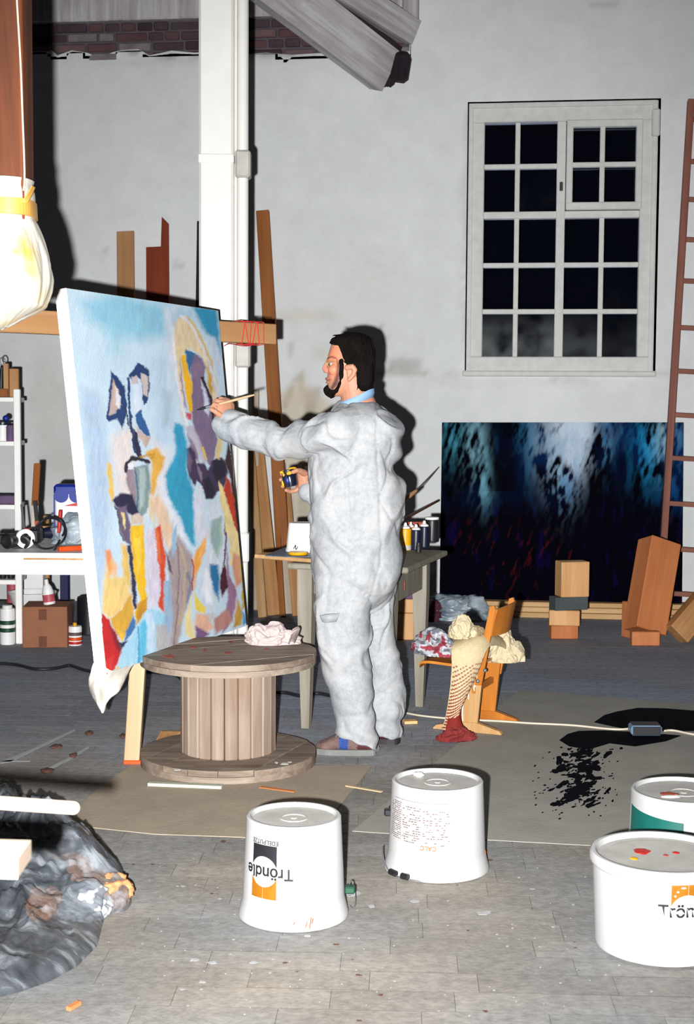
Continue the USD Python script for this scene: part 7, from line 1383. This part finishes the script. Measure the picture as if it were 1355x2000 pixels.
for q_ in PAPERS:
    c_ = gr(*q_[:3]); bump_ = np.exp(-(((XX - c_[0]) / (q_[3][0] * 1.5)) ** 2 + ((YY - c_[1]) / (q_[3][1] * 1.5)) ** 2) ** 1.5); Z = np.maximum(Z, (c_[2] + q_[3][2] * 1.45) * bump_ + .3 * Z * (bump_ > .02) * 0)
Z = np.where(dist > 0, Z * (1 + .22 * (n3 - .6) + .18 * (n2 - .6)), .003)
# nearest outline point for samples outside, so that the edge is clean
out = ~shapely.contains(outl, pts).reshape(ny, nx)
ring_ = outl.exterior; pr_ = shapely.line_locate_point(ring_, pts); np_ = shapely.get_coordinates(shapely.line_interpolate_point(ring_, pr_)).reshape(ny, nx, 2)
XX = np.where(out, np_[..., 0], XX); YY = np.where(out, np_[..., 1], YY); Z = np.where(out, .003, Z)
Gb = np.stack([XX, YY, Z], -1); F4 = grid(nx, ny); keep = (~out.ravel())[F4].any(1); F4 = F4[keep]
fm = trimesh.Trimesh(Gb.reshape(-1, 3), np.vstack([F4[:, [0, 1, 2]], F4[:, [0, 2, 3]]]), process=False); fm.update_faces(fm.nondegenerate_faces()); fm.remove_unreferenced_vertices()
pb = thing('rubbish_bag', 'grey translucent plastic rubbish bag with brown paper inside, spread on the floor at lower left', 'plastic bag', base=[fm.centroid[0], fm.centroid[1], 0])
part(pb, 'film', fm, 'bag_film', smooth=True)
def inbag(u, v, z, r, mat, nm, sd): c = gr(u, v, z); part(pb, nm, blob(c, r, sd, .55, 1.5, 4, ridged=True), mat, smooth=True)
for q_ in PAPERS: inbag(*q_)
# ================================================================ near trestle with two laths, cut by the left edge
tr = thing('trestle', 'saw trestle just outside the left edge carrying two pale laths', 'trestle', base=(-.85, 2.05, 0))
wood('lath_wood', C(246, 226, 206, .75), C(232, 200, 174, .75), 'z', .5)
part(tr, 'top_beam', vbox(-.90, -.80, 1.5, 2.6, .70, .76, .005), 'old_plank')
for yy in (1.6, 2.5):
    for sx in (-1, 1):
        q, M = board((-.85 + sx * .22, yy, 0), (-.85 + sx * .03, yy, .72), .06, .035, side=(0, 1, 0)); part(tr, 'leg', q, 'old_plank', xf=M)
e = at(143, 1578, 2.25); d_ = e - at(0, 1561, 2.25); d_[1] = .02; a = e - d_ / np.linalg.norm(d_) * 1.0; dz = .762 + .012 - a[2]
q = caps((a, .0105), (e, .0105)); solo('lath', 'thin pale round-ended lath poking in from the left edge above the rubbish bag', 'lath', q, 'lath_wood', smooth=40)
e0, e1 = at(61, 1641, 1.95), at(60, 1656, 1.93); L_ = -1.1
pts = [at(61, 1640, 2.02), at(61, 1655, 1.98), at(32, 1692, 1.90), at(30, 1682, 1.90)]
aL = at(-420, 1655, 1.98); 
tops = [at(61, 1641, 2.02), at(34, 1680, 1.88)]; lft = [tops[0] + [-.8, 0, .02], tops[1] + [-.8, 0, .02]]; th_ = .026
q = chull([*tops, *lft, *[p - [0, 0, th_] for p in tops + lft]]); solo('board', 'pale board end at the left edge just above the rubbish bag, below the thin lath', 'board', q, 'lath_wood')
